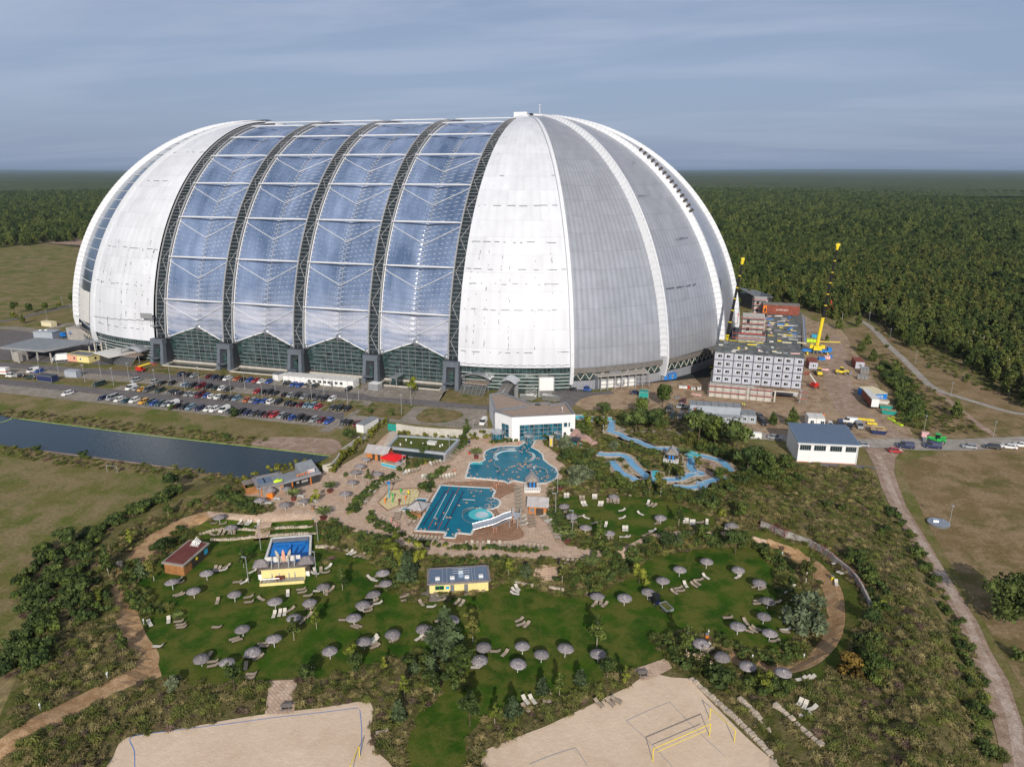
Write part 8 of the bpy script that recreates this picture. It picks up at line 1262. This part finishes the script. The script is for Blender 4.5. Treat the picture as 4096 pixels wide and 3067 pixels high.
pth('river_planting','tall grasses and shrubs around the wild river',offr(belt(c8,((100,60),(230,120),(330,200)),5,1.0,.6,1.2)+belt(c8,((420,60),(560,90),(800,60),(1000,120)),7,1.2,.8,1.6)+belt(c8,((450,250),(600,290),(760,340),(950,370)),4,1.,.6,1.)+belt(c8,((100,380),(250,400),(420,480),(520,600),(640,660),(800,680),(1000,700),(1250,740),(1500,790)),9,1.15,.6,1.25)+belt(c8,((600,420),(680,500),(740,560)),2.4,.9,.6,1.)+belt(c8,((780,420),(850,480),(900,500)),3.5,.9,.6,1.)+belt(c8,((980,500),(1100,520),(1180,560)),4,1.,.6,1.1)+belt(c8,((1200,200),(1400,300),(1600,450),(1750,600),(1900,650),(2100,560)),10,1.5,.8,1.7)+belt(c8,((1600,620),(1500,700),(1300,730)),6,1.2,.6,1.2)+belt(c8,((40,880),(80,1000),(200,1130),(400,1200),(640,1180)),4,1.,.5,.9)+belt(c8,((700,270),(900,350),(1060,300)),1.5,.9,.4,.7)),['shrub','dshrub','gtuft','pampas','pampas','htuft'])
pth('western_thicket','dark dense thicket on the western slope',belt(cW,((1560,480),(1400,580),(1250,640),(1100,720),(950,800),(800,880),(650,950)),5,1.3,.8,1.5)+belt(cW,((650,960),(500,1150),(450,1350),(550,1550),(600,1650)),12,1.9,.8,1.7)+belt(cS,((60,100),(250,130),(150,230),(60,330)),9,1.9,.8,1.5)+belt(cW,((700,1250),(780,1450),(850,1600)),7,2.4,.8,1.3)+belt(cW,((2080,480),(1950,560),(2150,560),(2190,640)),5,1.2,.6,1.2),['dshrub','dshrub','shrub','htuft'])
pth('eastern_thicket','green scrub along the dirt road side of the berm',belt(cE,((1000,60),(1120,250),(1240,440),(1340,640),(1460,880),(1580,1130),(1700,1400),(1800,1650)),3.0,1.3,.35,.95)+belt(cU,((1830,200),(1900,400),(1960,600),(2000,800)),4,1.5,.5,1.2)+belt(cE,((650,450),(800,620),(930,850),(1000,1050)),3,1.1,.7,1.2)+belt(cE,((800,1230),(850,1400),(950,1600)),4,1.2,.8,1.4)+belt(c3,((1000,600),(1050,700),(1150,820),(1200,950),(1230,1060),(1200,1120)),8,1.5,1.0,2.0),['shrub','gtuft','dtuft','dshrub','gtuft'])
for nm,lab,c,pts,h in(('ivy_hedge','high ivy-covered hedge along the park corner by the pump house',c5,((720,1230),(780,1140),(880,1070),(980,990),(1060,930),(1105,890)),3),('ivy_hedge','ivy and yellow creepers on the long concrete wall',c5,((1185,985),(1330,1010),(1500,1020),(1720,1030)),2.2),('ivy_hedge','dense ivy left of the bath house',c5,((1740,1025),(1850,1018),(1955,1012)),3.1),('ivy_hedge','yellow-green hedge behind the snack kiosks',c9,((130,400),(400,300),(700,230),(1000,180),(1200,230),(1330,270)),2),('ivy_hedge','creepers hanging beside the pond end wall',c9,((1200,270),(1330,240),(1420,130),(1560,20)),2.2)):
 P_=[W(c,a,b)for a,b in pts];mb=MB();bl_=[]
 for i in range(len(P_)-1):
  d=P_[i+1]-P_[i]
  for k in range(int(d.length/.55)):q=P_[i]+d*rn.uniform(0,1);bl_.append((q.x+rn.normal()*.35,q.y+rn.normal()*.35,rn.uniform(.2,h-.3),rn.uniform(.4,.75)))
 V,F=leaves(bl_,len(bl_)*55,.34);mb.add(V,F);core(mb,bl_,.8);tag(mb.build(nm,'ivy_leaf'),lab,'hedge',kind='stuff')
 # rough grass over the unmown parts of the park and the berms
rough=[(p.x,p.y)for p in[W(cF,a,b)for a,b in((505,1045),(420,1090),(290,1130),(180,1215),(95,1340),(45,1480),(0,1600),(0,1700),(1000,1800),(2140,1720),(2110,1560),(2050,1400),(1980,1250),(1905,1090),(1880,1010),(1700,1000),(1500,905),(1330,885),(1250,900))]]
free=[o for o in bpy.data.objects if o.get('kind')=='structure' and o.name.split('.')[0]in('lower_lawn','upper_lawn','paved_terrace','bark_path','ring_path','ring_path_east','path_junction','west_sand_court','east_sand_court','west_court_steps','east_court_paving','west_terrace_lawn','east_terrace_lawn','curved_poolside','dirt_road','white_house_path','splash_court','outer_strip')]
occ=set();CS=.8
for o in free:
 for f in o.data.polygons:
  vv=[o.data.vertices[i].co for i in f.vertices];x0,x1=min(v.x for v in vv),max(v.x for v in vv);y0,y1=min(v.y for v in vv),max(v.y for v in vv);tri=[(v.x,v.y)for v in vv]
  for i in range(int(x0//CS),int(x1//CS)+1):
   for j in range(int(y0//CS),int(y1//CS)+1):
    if(i,j)not in occ and inside(tri,(i+.5)*CS,(j+.5)*CS):occ.add((i,j))
sp_poly=inset(ccw,-1)
river_pts=[W(c,a,b)for c,pts in river for a,b in pts]
srows=[[tuple(W(cU,a,b)[:2])for a,b in q]for q in(((95,260),(330,470),(700,815)),((405,385),(830,755)),((630,430),(940,690)),((780,430),(870,480)))]
def clear(x,y):return(int(x//CS),int(y//CS))not in occ and not inside(sp_poly,x,y)and not inside(curved,x,y)and not inside(gp_,x,y)and not(193<x<213 and-146<y<-131)
pr=[p for p in scat(rough,19000,.45,1.2)if clear(p[0],p[1])and(p[1]<-178 or min(dseg(p[0],p[1],s_)for s_ in rsegs)>3.5)and min(dseg(p[0],p[1],s_)for s_ in srows)>1.2]
masses('rough_grass','dry tufted grass and heather covering the banks around the park','rough grass',pr,['dtuft','dtuft','gtuft','htuft','gtuft','dtuft','dtuft'])
masses('meadow_scrub','sparse dry tufts on the pond banks and heath','rough grass',belt(cW,((0,90),(500,200),(1100,260),(1800,330),(2050,380)),6,1.4,.5,1.)+belt(c4,((0,1000),(600,1070),(1300,1150),(2100,1250)),7,1.6,.5,1.)+scat(WP(c3,((850,250),(1200,450),(1600,700),(2200,950),(2200,750),(1500,430),(1000,230))),500,.6,1.2)+scat(WP(c3,((900,480),(1000,470),(1400,800),(1900,1180),(1300,1180))),450,.5,1.1),['dtuft','htuft','gtuft'])
# ---- the forest
def fpoly(pts,far):return pts+far
f_east=fpoly(WP(c3,((-1320,-180),(-1200,60),(-900,-150),(-500,90),(-120,40),(200,60),(560,190),(760,130),(900,200),(1000,240),(1150,380),(1400,400),(1560,470),(1650,560),(1800,660),(2000,740),(2080,860),(2250,980),(2500,1000))),[(900,-220),(4500,-700),(6000,4000),(-800,4000),(-300,330),(-60,280)])
f_west=[(-60,280),(-190,300),(-300,285)]+WP(cF,((190,520),(0,535),(-300,560)))+[(-1400,280),(-4200,800),(-4200,4500),(0,4500)]
def infor(x,y):return _ins(x,y,np.array(f_east))|_ins(x,y,np.array(f_west))
def fgrid(d0,d1,sp):
 xs=np.arange(-d1,d1,sp);X,Y=np.meshgrid(xs,xs);X=X.ravel()+CAMP[0]+rn.uniform(-.42,.42,X.size)*sp;Y=Y.ravel()+CAMP[1]+rn.uniform(-.42,.42,Y.size)*sp;dx_,dy_=X-CAMP[0],Y-CAMP[1];D=np.hypot(dx_,dy_);A=np.abs((np.arctan2(dx_,dy_)-YAW+pi)%(2*pi)-pi);k=(D>=d0)&(D<d1)&(A<rad(43));X,Y,D=X[k],Y[k],D[k];k=infor(X,Y);return X[k],Y[k],D[k]
X,Y,D=fgrid(150,950,5.2);od=np.argsort(D);X,Y,D=X[od],Y[od],D[od]
FK=['pine','pine2','pine3','birch'];FN=dict(pine='tall dark conical pine',pine2='broad dark pine',pine3='round-topped dark pine',birch='yellowing birch')
def pxof(x,y):d=np.array([x,y,3.])-CAMP;return 1106+FPX*(d@RT)/(d@FW)
pa_=np.array([pxof(a,b)for a,b in zip(X[:4000],Y[:4000])]);sel_=[i for i in range(len(pa_))if-15<pa_[i]<2225 and not(620<pa_[i]<1600)][:280];ft=sorted((pa_[i],i)for i in sel_);cnt_={}
for px_,i in ft:
 k=FK[rn.choice(4,p=(.36,.3,.16,.18))];s=rn.uniform(.75,1.15);zn='at the western forest edge' if px_<600 else('behind the hotel' if px_<1790 else('right of the crane boom' if px_<1880 else('above the gravel track' if px_<1980 else('above the heath clearing' if px_<2070 else('in the right forest block' if px_<2130 else('near the right edge' if px_<2175 else 'at the right picture edge'))))))
 n_=cnt_[(k,zn)]=cnt_.get((k,zn),-1)+1;place(k,(X[i],Y[i],-.1),rn.uniform(0,6.28),f'{FN[k]} {zn}, {ordn(min(n_, 29))} from the left','trees at the forest front',sc=s)
tone=lambda x,y:np.sin(x*.011+1)*np.sin(y*.013)+.5*np.sin(x*.031+y*.02)
def fpts(X,Y,s,z=-.1):return[(x,y,z,s*q)for x,y,q in zip(X,Y,rn.uniform(.75,1.2,len(X)))]
rest_=np.ones(len(X),bool);rest_[sel_]=False;xm,ym=X[rest_],Y[rest_];tk=tone(xm,ym)+rn.normal(scale=.45,size=len(xm));by=(tk>1.15)|((rn.rand(len(xm))<.38)&(np.hypot(xm-330,ym-60)<170))
masses('pine_forest','wide dark pine forest stretching behind the hall','forest',fpts(xm[~by],ym[~by],1.),['pine','pine2','pine3','pine2']);masses('birch_stands','yellowish birches scattered through the pine forest','forest',fpts(xm[by],ym[by],1.05),['birch','birch','broad'])
X,Y,D=fgrid(950,3000,10.5);masses('distant_pine_forest','far pine forest towards the horizon','forest',fpts(X,Y,1.55),['pine2','pine3','pine2','pine'])
cn=MB();cn.grid(lambda u,v:(lambda a,d:(CAMP[0]+d*sin(a),CAMP[1]+d*cos(a),10.5+5*sin(d*.002+a*9)+(30*sin(a*11)+30 if v>.85 else 0)))(YAW+rad(-48+96*u),2300*(16**v)),90,60)
tag(cn.build('horizon_forest','canopy',smooth=True),'hazy forest canopy reaching to the horizon','forest',kind='stuff')
for lab,x,y,w in(('pale field strip far away left of the dome',-1500,3300,260),('pale clearing in the western forest',-560,330,60)):q=drape('clearing',[(x-w,y-30),(x+w,y-45),(x+w,y+45),(x-w,y+30)],'gravel',17 if y>1000 else.2,zbase=0)
# ---- haze: one closed volume of pale air
hb=MB();hb.box((0,15000,64),(62000,62000,132));hm_=bpy.data.materials.new('haze');hm_.use_nodes=True;hn=hm_.node_tree;hn.nodes.clear();ho=hn.nodes.new('ShaderNodeOutputMaterial');pv=hn.nodes.new('ShaderNodeVolumePrincipled');pv.inputs['Color'].default_value=(.60,.78,1,1);pv.inputs['Density'].default_value=3.8e-5;pv.inputs['Anisotropy'].default_value=.2;hn.links.new(pv.outputs[0],ho.inputs['Volume']);M['haze']=hm_;hm_.cycles.homogeneous_volume=True
hb.build('haze','haze')['kind']='stuff'
# ================================================================ people
def skinned(nodes,edges,name,m,par):
 me=bpy.data.meshes.new(name);me.from_pydata([n[:3]for n in nodes],edges,[]);o=bpy.data.objects.new('tmp',me);COL.objects.link(o);sk=o.modifiers.new('s','SKIN');me.skin_vertices.new()if not me.skin_vertices else None
 for v,n in zip(me.skin_vertices[0].data,nodes):v.radius=(n[3],n[3]*(n[4]if len(n)>4 else 1))
 me.skin_vertices[0].data[0].use_root=True;o.modifiers.new('u','SUBSURF').levels=1;dg=bpy.context.evaluated_depsgraph_get();m2=bpy.data.meshes.new_from_object(o.evaluated_get(dg));bpy.data.objects.remove(o);m2.name=name;m2.materials.clear();m2.materials.append(M[m]);p=bpy.data.objects.new(name,m2);COL.objects.link(p);p.parent=par;return p
def human(key,pose,trunks='swim_navy',hair='hair_dark'):
 t=thing('person','person','person');st=dict(stand=((.10,0,.05),(-.10,0,.05),(.28,-.05,.85),(-.28,-.05,.85)),walk=((.10,-.28,.06),(-.10,.25,.06),(.27,.15,.9),(-.27,-.2,.9)),swim=None)[pose]
 if pose=='swim':
  N=[(0,0,-.25,.15,.7),(0,0,.05,.16,.7),(0,0,.17,.07),(0,-.02,.28,.085),(0,-.02,.36,.08),(.2,0,.06,.07),(.35,-.22,0,.045),(.28,-.5,.02,.035),(-.2,0,.06,.07),(-.36,-.2,0,.045),(-.33,-.45,.03,.035)];E=[(0,1),(1,2),(2,3),(3,4),(1,5),(5,6),(6,7),(1,8),(8,9),(9,10)];hz_=.33
 else:
  f1,f2,h1,h2=st;k=lambda f,s:(s*.095,f[1]*.35-.04,.48,.062);N=[(0,0,.92,.14,.75),(0,0,1.15,.12,.75),(0,0,1.38,.15,.65),(0,0,1.50,.055),(0,-.02,1.60,.085),(0,-.01,1.70,.08),(.09,0,.86,.09),k(f1,1),(*f1[:2],.1,.04),(f1[0],f1[1]-.14,.04,.035),(-.09,0,.86,.09),k(f2,-1),(*f2[:2],.1,.04),(f2[0],f2[1]-.14,.04,.035),(.2,0,1.38,.06),(.26,(h1[1])*.3,1.12,.045),(*h1,.03),(-.2,0,1.38,.06),(-.26,h2[1]*.3,1.12,.045),(*h2,.03)]
  E=[(0,1),(1,2),(2,3),(3,4),(4,5),(0,6),(6,7),(7,8),(8,9),(0,10),(10,11),(11,12),(12,13),(2,14),(14,15),(15,16),(2,17),(17,18),(18,19)];hz_=1.67
 skinned(N,E,'body','skin',t);part('hair',hair,t,lambda m:m.lathe([(.10,hz_-.02),(.105,hz_+.04),(.08,hz_+.09),(.02,hz_+.11)],(0,.01,0),8))
 if pose!='swim':part('swimwear',trunks,t,lambda m:m.lathe([(.14,.74),(.175,.82),(.165,.98)],n=10))
 PROT[key]=[proto(t),False]
human('swimA','swim');human('swimB','swim',hair='hair_fair');human('standA','stand');human('walkA','walk','swim_red','hair_dark')
def person(c,a,b,key,lab,m=None,rz=None,z=.07):p=c(a,b);x,y,_=G(*p,0);place(key,(x,y,z),rz if rz is not None else R.uniform(0,6.28),lab,mats=m)
zonesC=(('near the far left rim of the curved pool',((1200,270),(1245,318),(1230,322),(1285,250),(1258,240),(1320,205),(1350,200),(1355,210),(1395,205),(1440,215),(1300,222))),('at the building end of the curved pool',((1530,190),(1555,160),(1580,155),(1600,165),(1570,175),(1545,205),(1600,200),(1575,215),(1490,175),(1520,212),(1610,190),(1560,230))),('on the bubble wall of the curved pool',((1500,235),(1520,240),(1460,285),(1575,250),(1590,265),(1600,300),(1580,320),(1545,335),(1560,300),(1620,290))),('in the central group of the curved pool',((1405,378),(1430,372),(1450,365),(1485,350),(1500,350),(1510,365),(1490,385),(1500,395),(1540,355),(1525,372),(1555,350),(1570,365),(1590,360),(1600,350),(1640,365),(1675,300),(1650,295))),('near the square corner of the curved pool',((1065,340),(1135,335),(1060,385),(1045,425),(1062,450),(1120,440),(1100,465),(1150,470),(1210,472),(1212,370),(1255,310))),('along the lower rim of the curved pool',((1240,475),(1290,478),(1350,440),(1400,480),(1405,495),(1425,480),(1480,465),(1495,460),(1440,420),(1470,420),(1305,410),(1380,400))),('by the round rail of the curved pool',((1610,425),(1640,415),(1655,432),(1620,445),(1680,410),(1735,415),(1790,400),(1750,455),(1725,495),(1740,470),(1600,400),(1690,480))),('in the lap pool',((1070,600),(1110,585),(1160,590),(1095,632),(1030,690),(965,712),(825,780),(855,820),(885,820),(755,875),(755,830),(1120,740),(1245,655),(1230,720),(665,925),(630,920),(960,930),(870,925),(905,970),(965,942),(1252,580))))
for w_,pts in zonesC:
 for i,(a,b)in enumerate(sorted(pts)):person(c7,a,b,R.choice(('swimA','swimB')),f'bather {w_}, {ordn(i)} from the left',{'body':R.choice(('skin','skin_pale'))},z=.14)
for i,(a,b)in enumerate(((845,585),(872,600),(1270,60+0),(690,560))[:2]):person(c8,a,b,'swimA',('left','right')[i]+' bather of the pair in the wild river basin',z=.18)
for c,a,b,key,lab,m in((c7,1068,530,'walkA','person walking between the two pools at the lane heads','swim_black'),(c7,1272,550,'standA','person in black swimwear, left of two between the pools','swim_black'),(c7,1312,535,'standA','person in pink swimwear between the pools','swim_pink'),(c7,1292,565,'walkA','small person just below the pair between the pools','swim_red'),(c7,368,870,'walkA','person in pink top walking by the lower hedge','swim_pink'),(c7,408,910,'walkA','person bending beside a pushchair at the lower hedge','swim_pink'),(c7,430,915,'standA','person beside the pushchair group on the terrace','swim_navy'),(c7,1270,955,'standA','person queueing at the slide stairs, left','swim_red'),(c7,1290,950,'standA','person queueing at the slide stairs, right','swim_navy'),(c7,908,435,'standA','person standing by the loungers left of the curved pool','swim_black'),(c7,930,425,'walkA','second person by the loungers left of the curved pool','swim_red'),(c7,1268,195,'walkA','person on the shrub bed rim above the curved pool','swim_red'),(c7,1205,172,'standA','person in dark clothes on the path before the bath house','swim_navy'),(c7,1493,182,'standA','person standing at the upper pool edge by the porch','swim_pink'),(c7,530+720,590,'standA','person on the lap pool corner','swim_black'),(c7,950,205,'standA','person among the upper left loungers','swim_navy'),(cM,20,20,'walkA','person',None))[:16]:
 person(c,a,b,key,lab,{'swimwear':m})
for z_,c,a,b,lab in((2.85,c7,1437,835,'person waiting at the top of the water slide'),(2.85,c7,1443,870,'second person on the slide tower deck')):x,y,_=G(*c(a,b),z_);place('standA',(x,y,z_),R.uniform(0,6),lab,mats={'swimwear':'swim_black'})
for c,a,b,z_,lab in((cA,1036,1385,.05,'worker in yellow vest left of the scaffold stair tower'),(cA,1052,1388,.05,'worker in yellow vest right beside the first one'),(cA,1370,565,17.2,'worker in dark clothes before the red room unit'),(cA,1397,560,17.2,'worker in yellow vest before the red room unit'),(c5,1060,610,.05,'person in blue on the hall forecourt'),(c5,880,585,.05,'person at the right end of the long cabins'),(c3,260,1020,.05,'worker standing at the hotel podium corner')):
 x,y,_=G(*c(a,b),z_);o=place('standA',(x,y,z_),R.uniform(0,6),lab,mats={'swimwear':'swim_navy'});part('vest','hivis' if 'yellow' in lab else('plastic_blue' if 'blue' in lab else 'dark_metal'),o,lambda m:m.lathe([(.17,.95),(.2,1.2),(.2,1.42),(.09,1.5)],n=10));part('trousers','grey_metal',o,lambda m:(m.lathe([(.09,.1),(.1,.85)],(.1,0,0),8),m.lathe([(.09,.1),(.1,.85)],(-.1,0,0),8)))
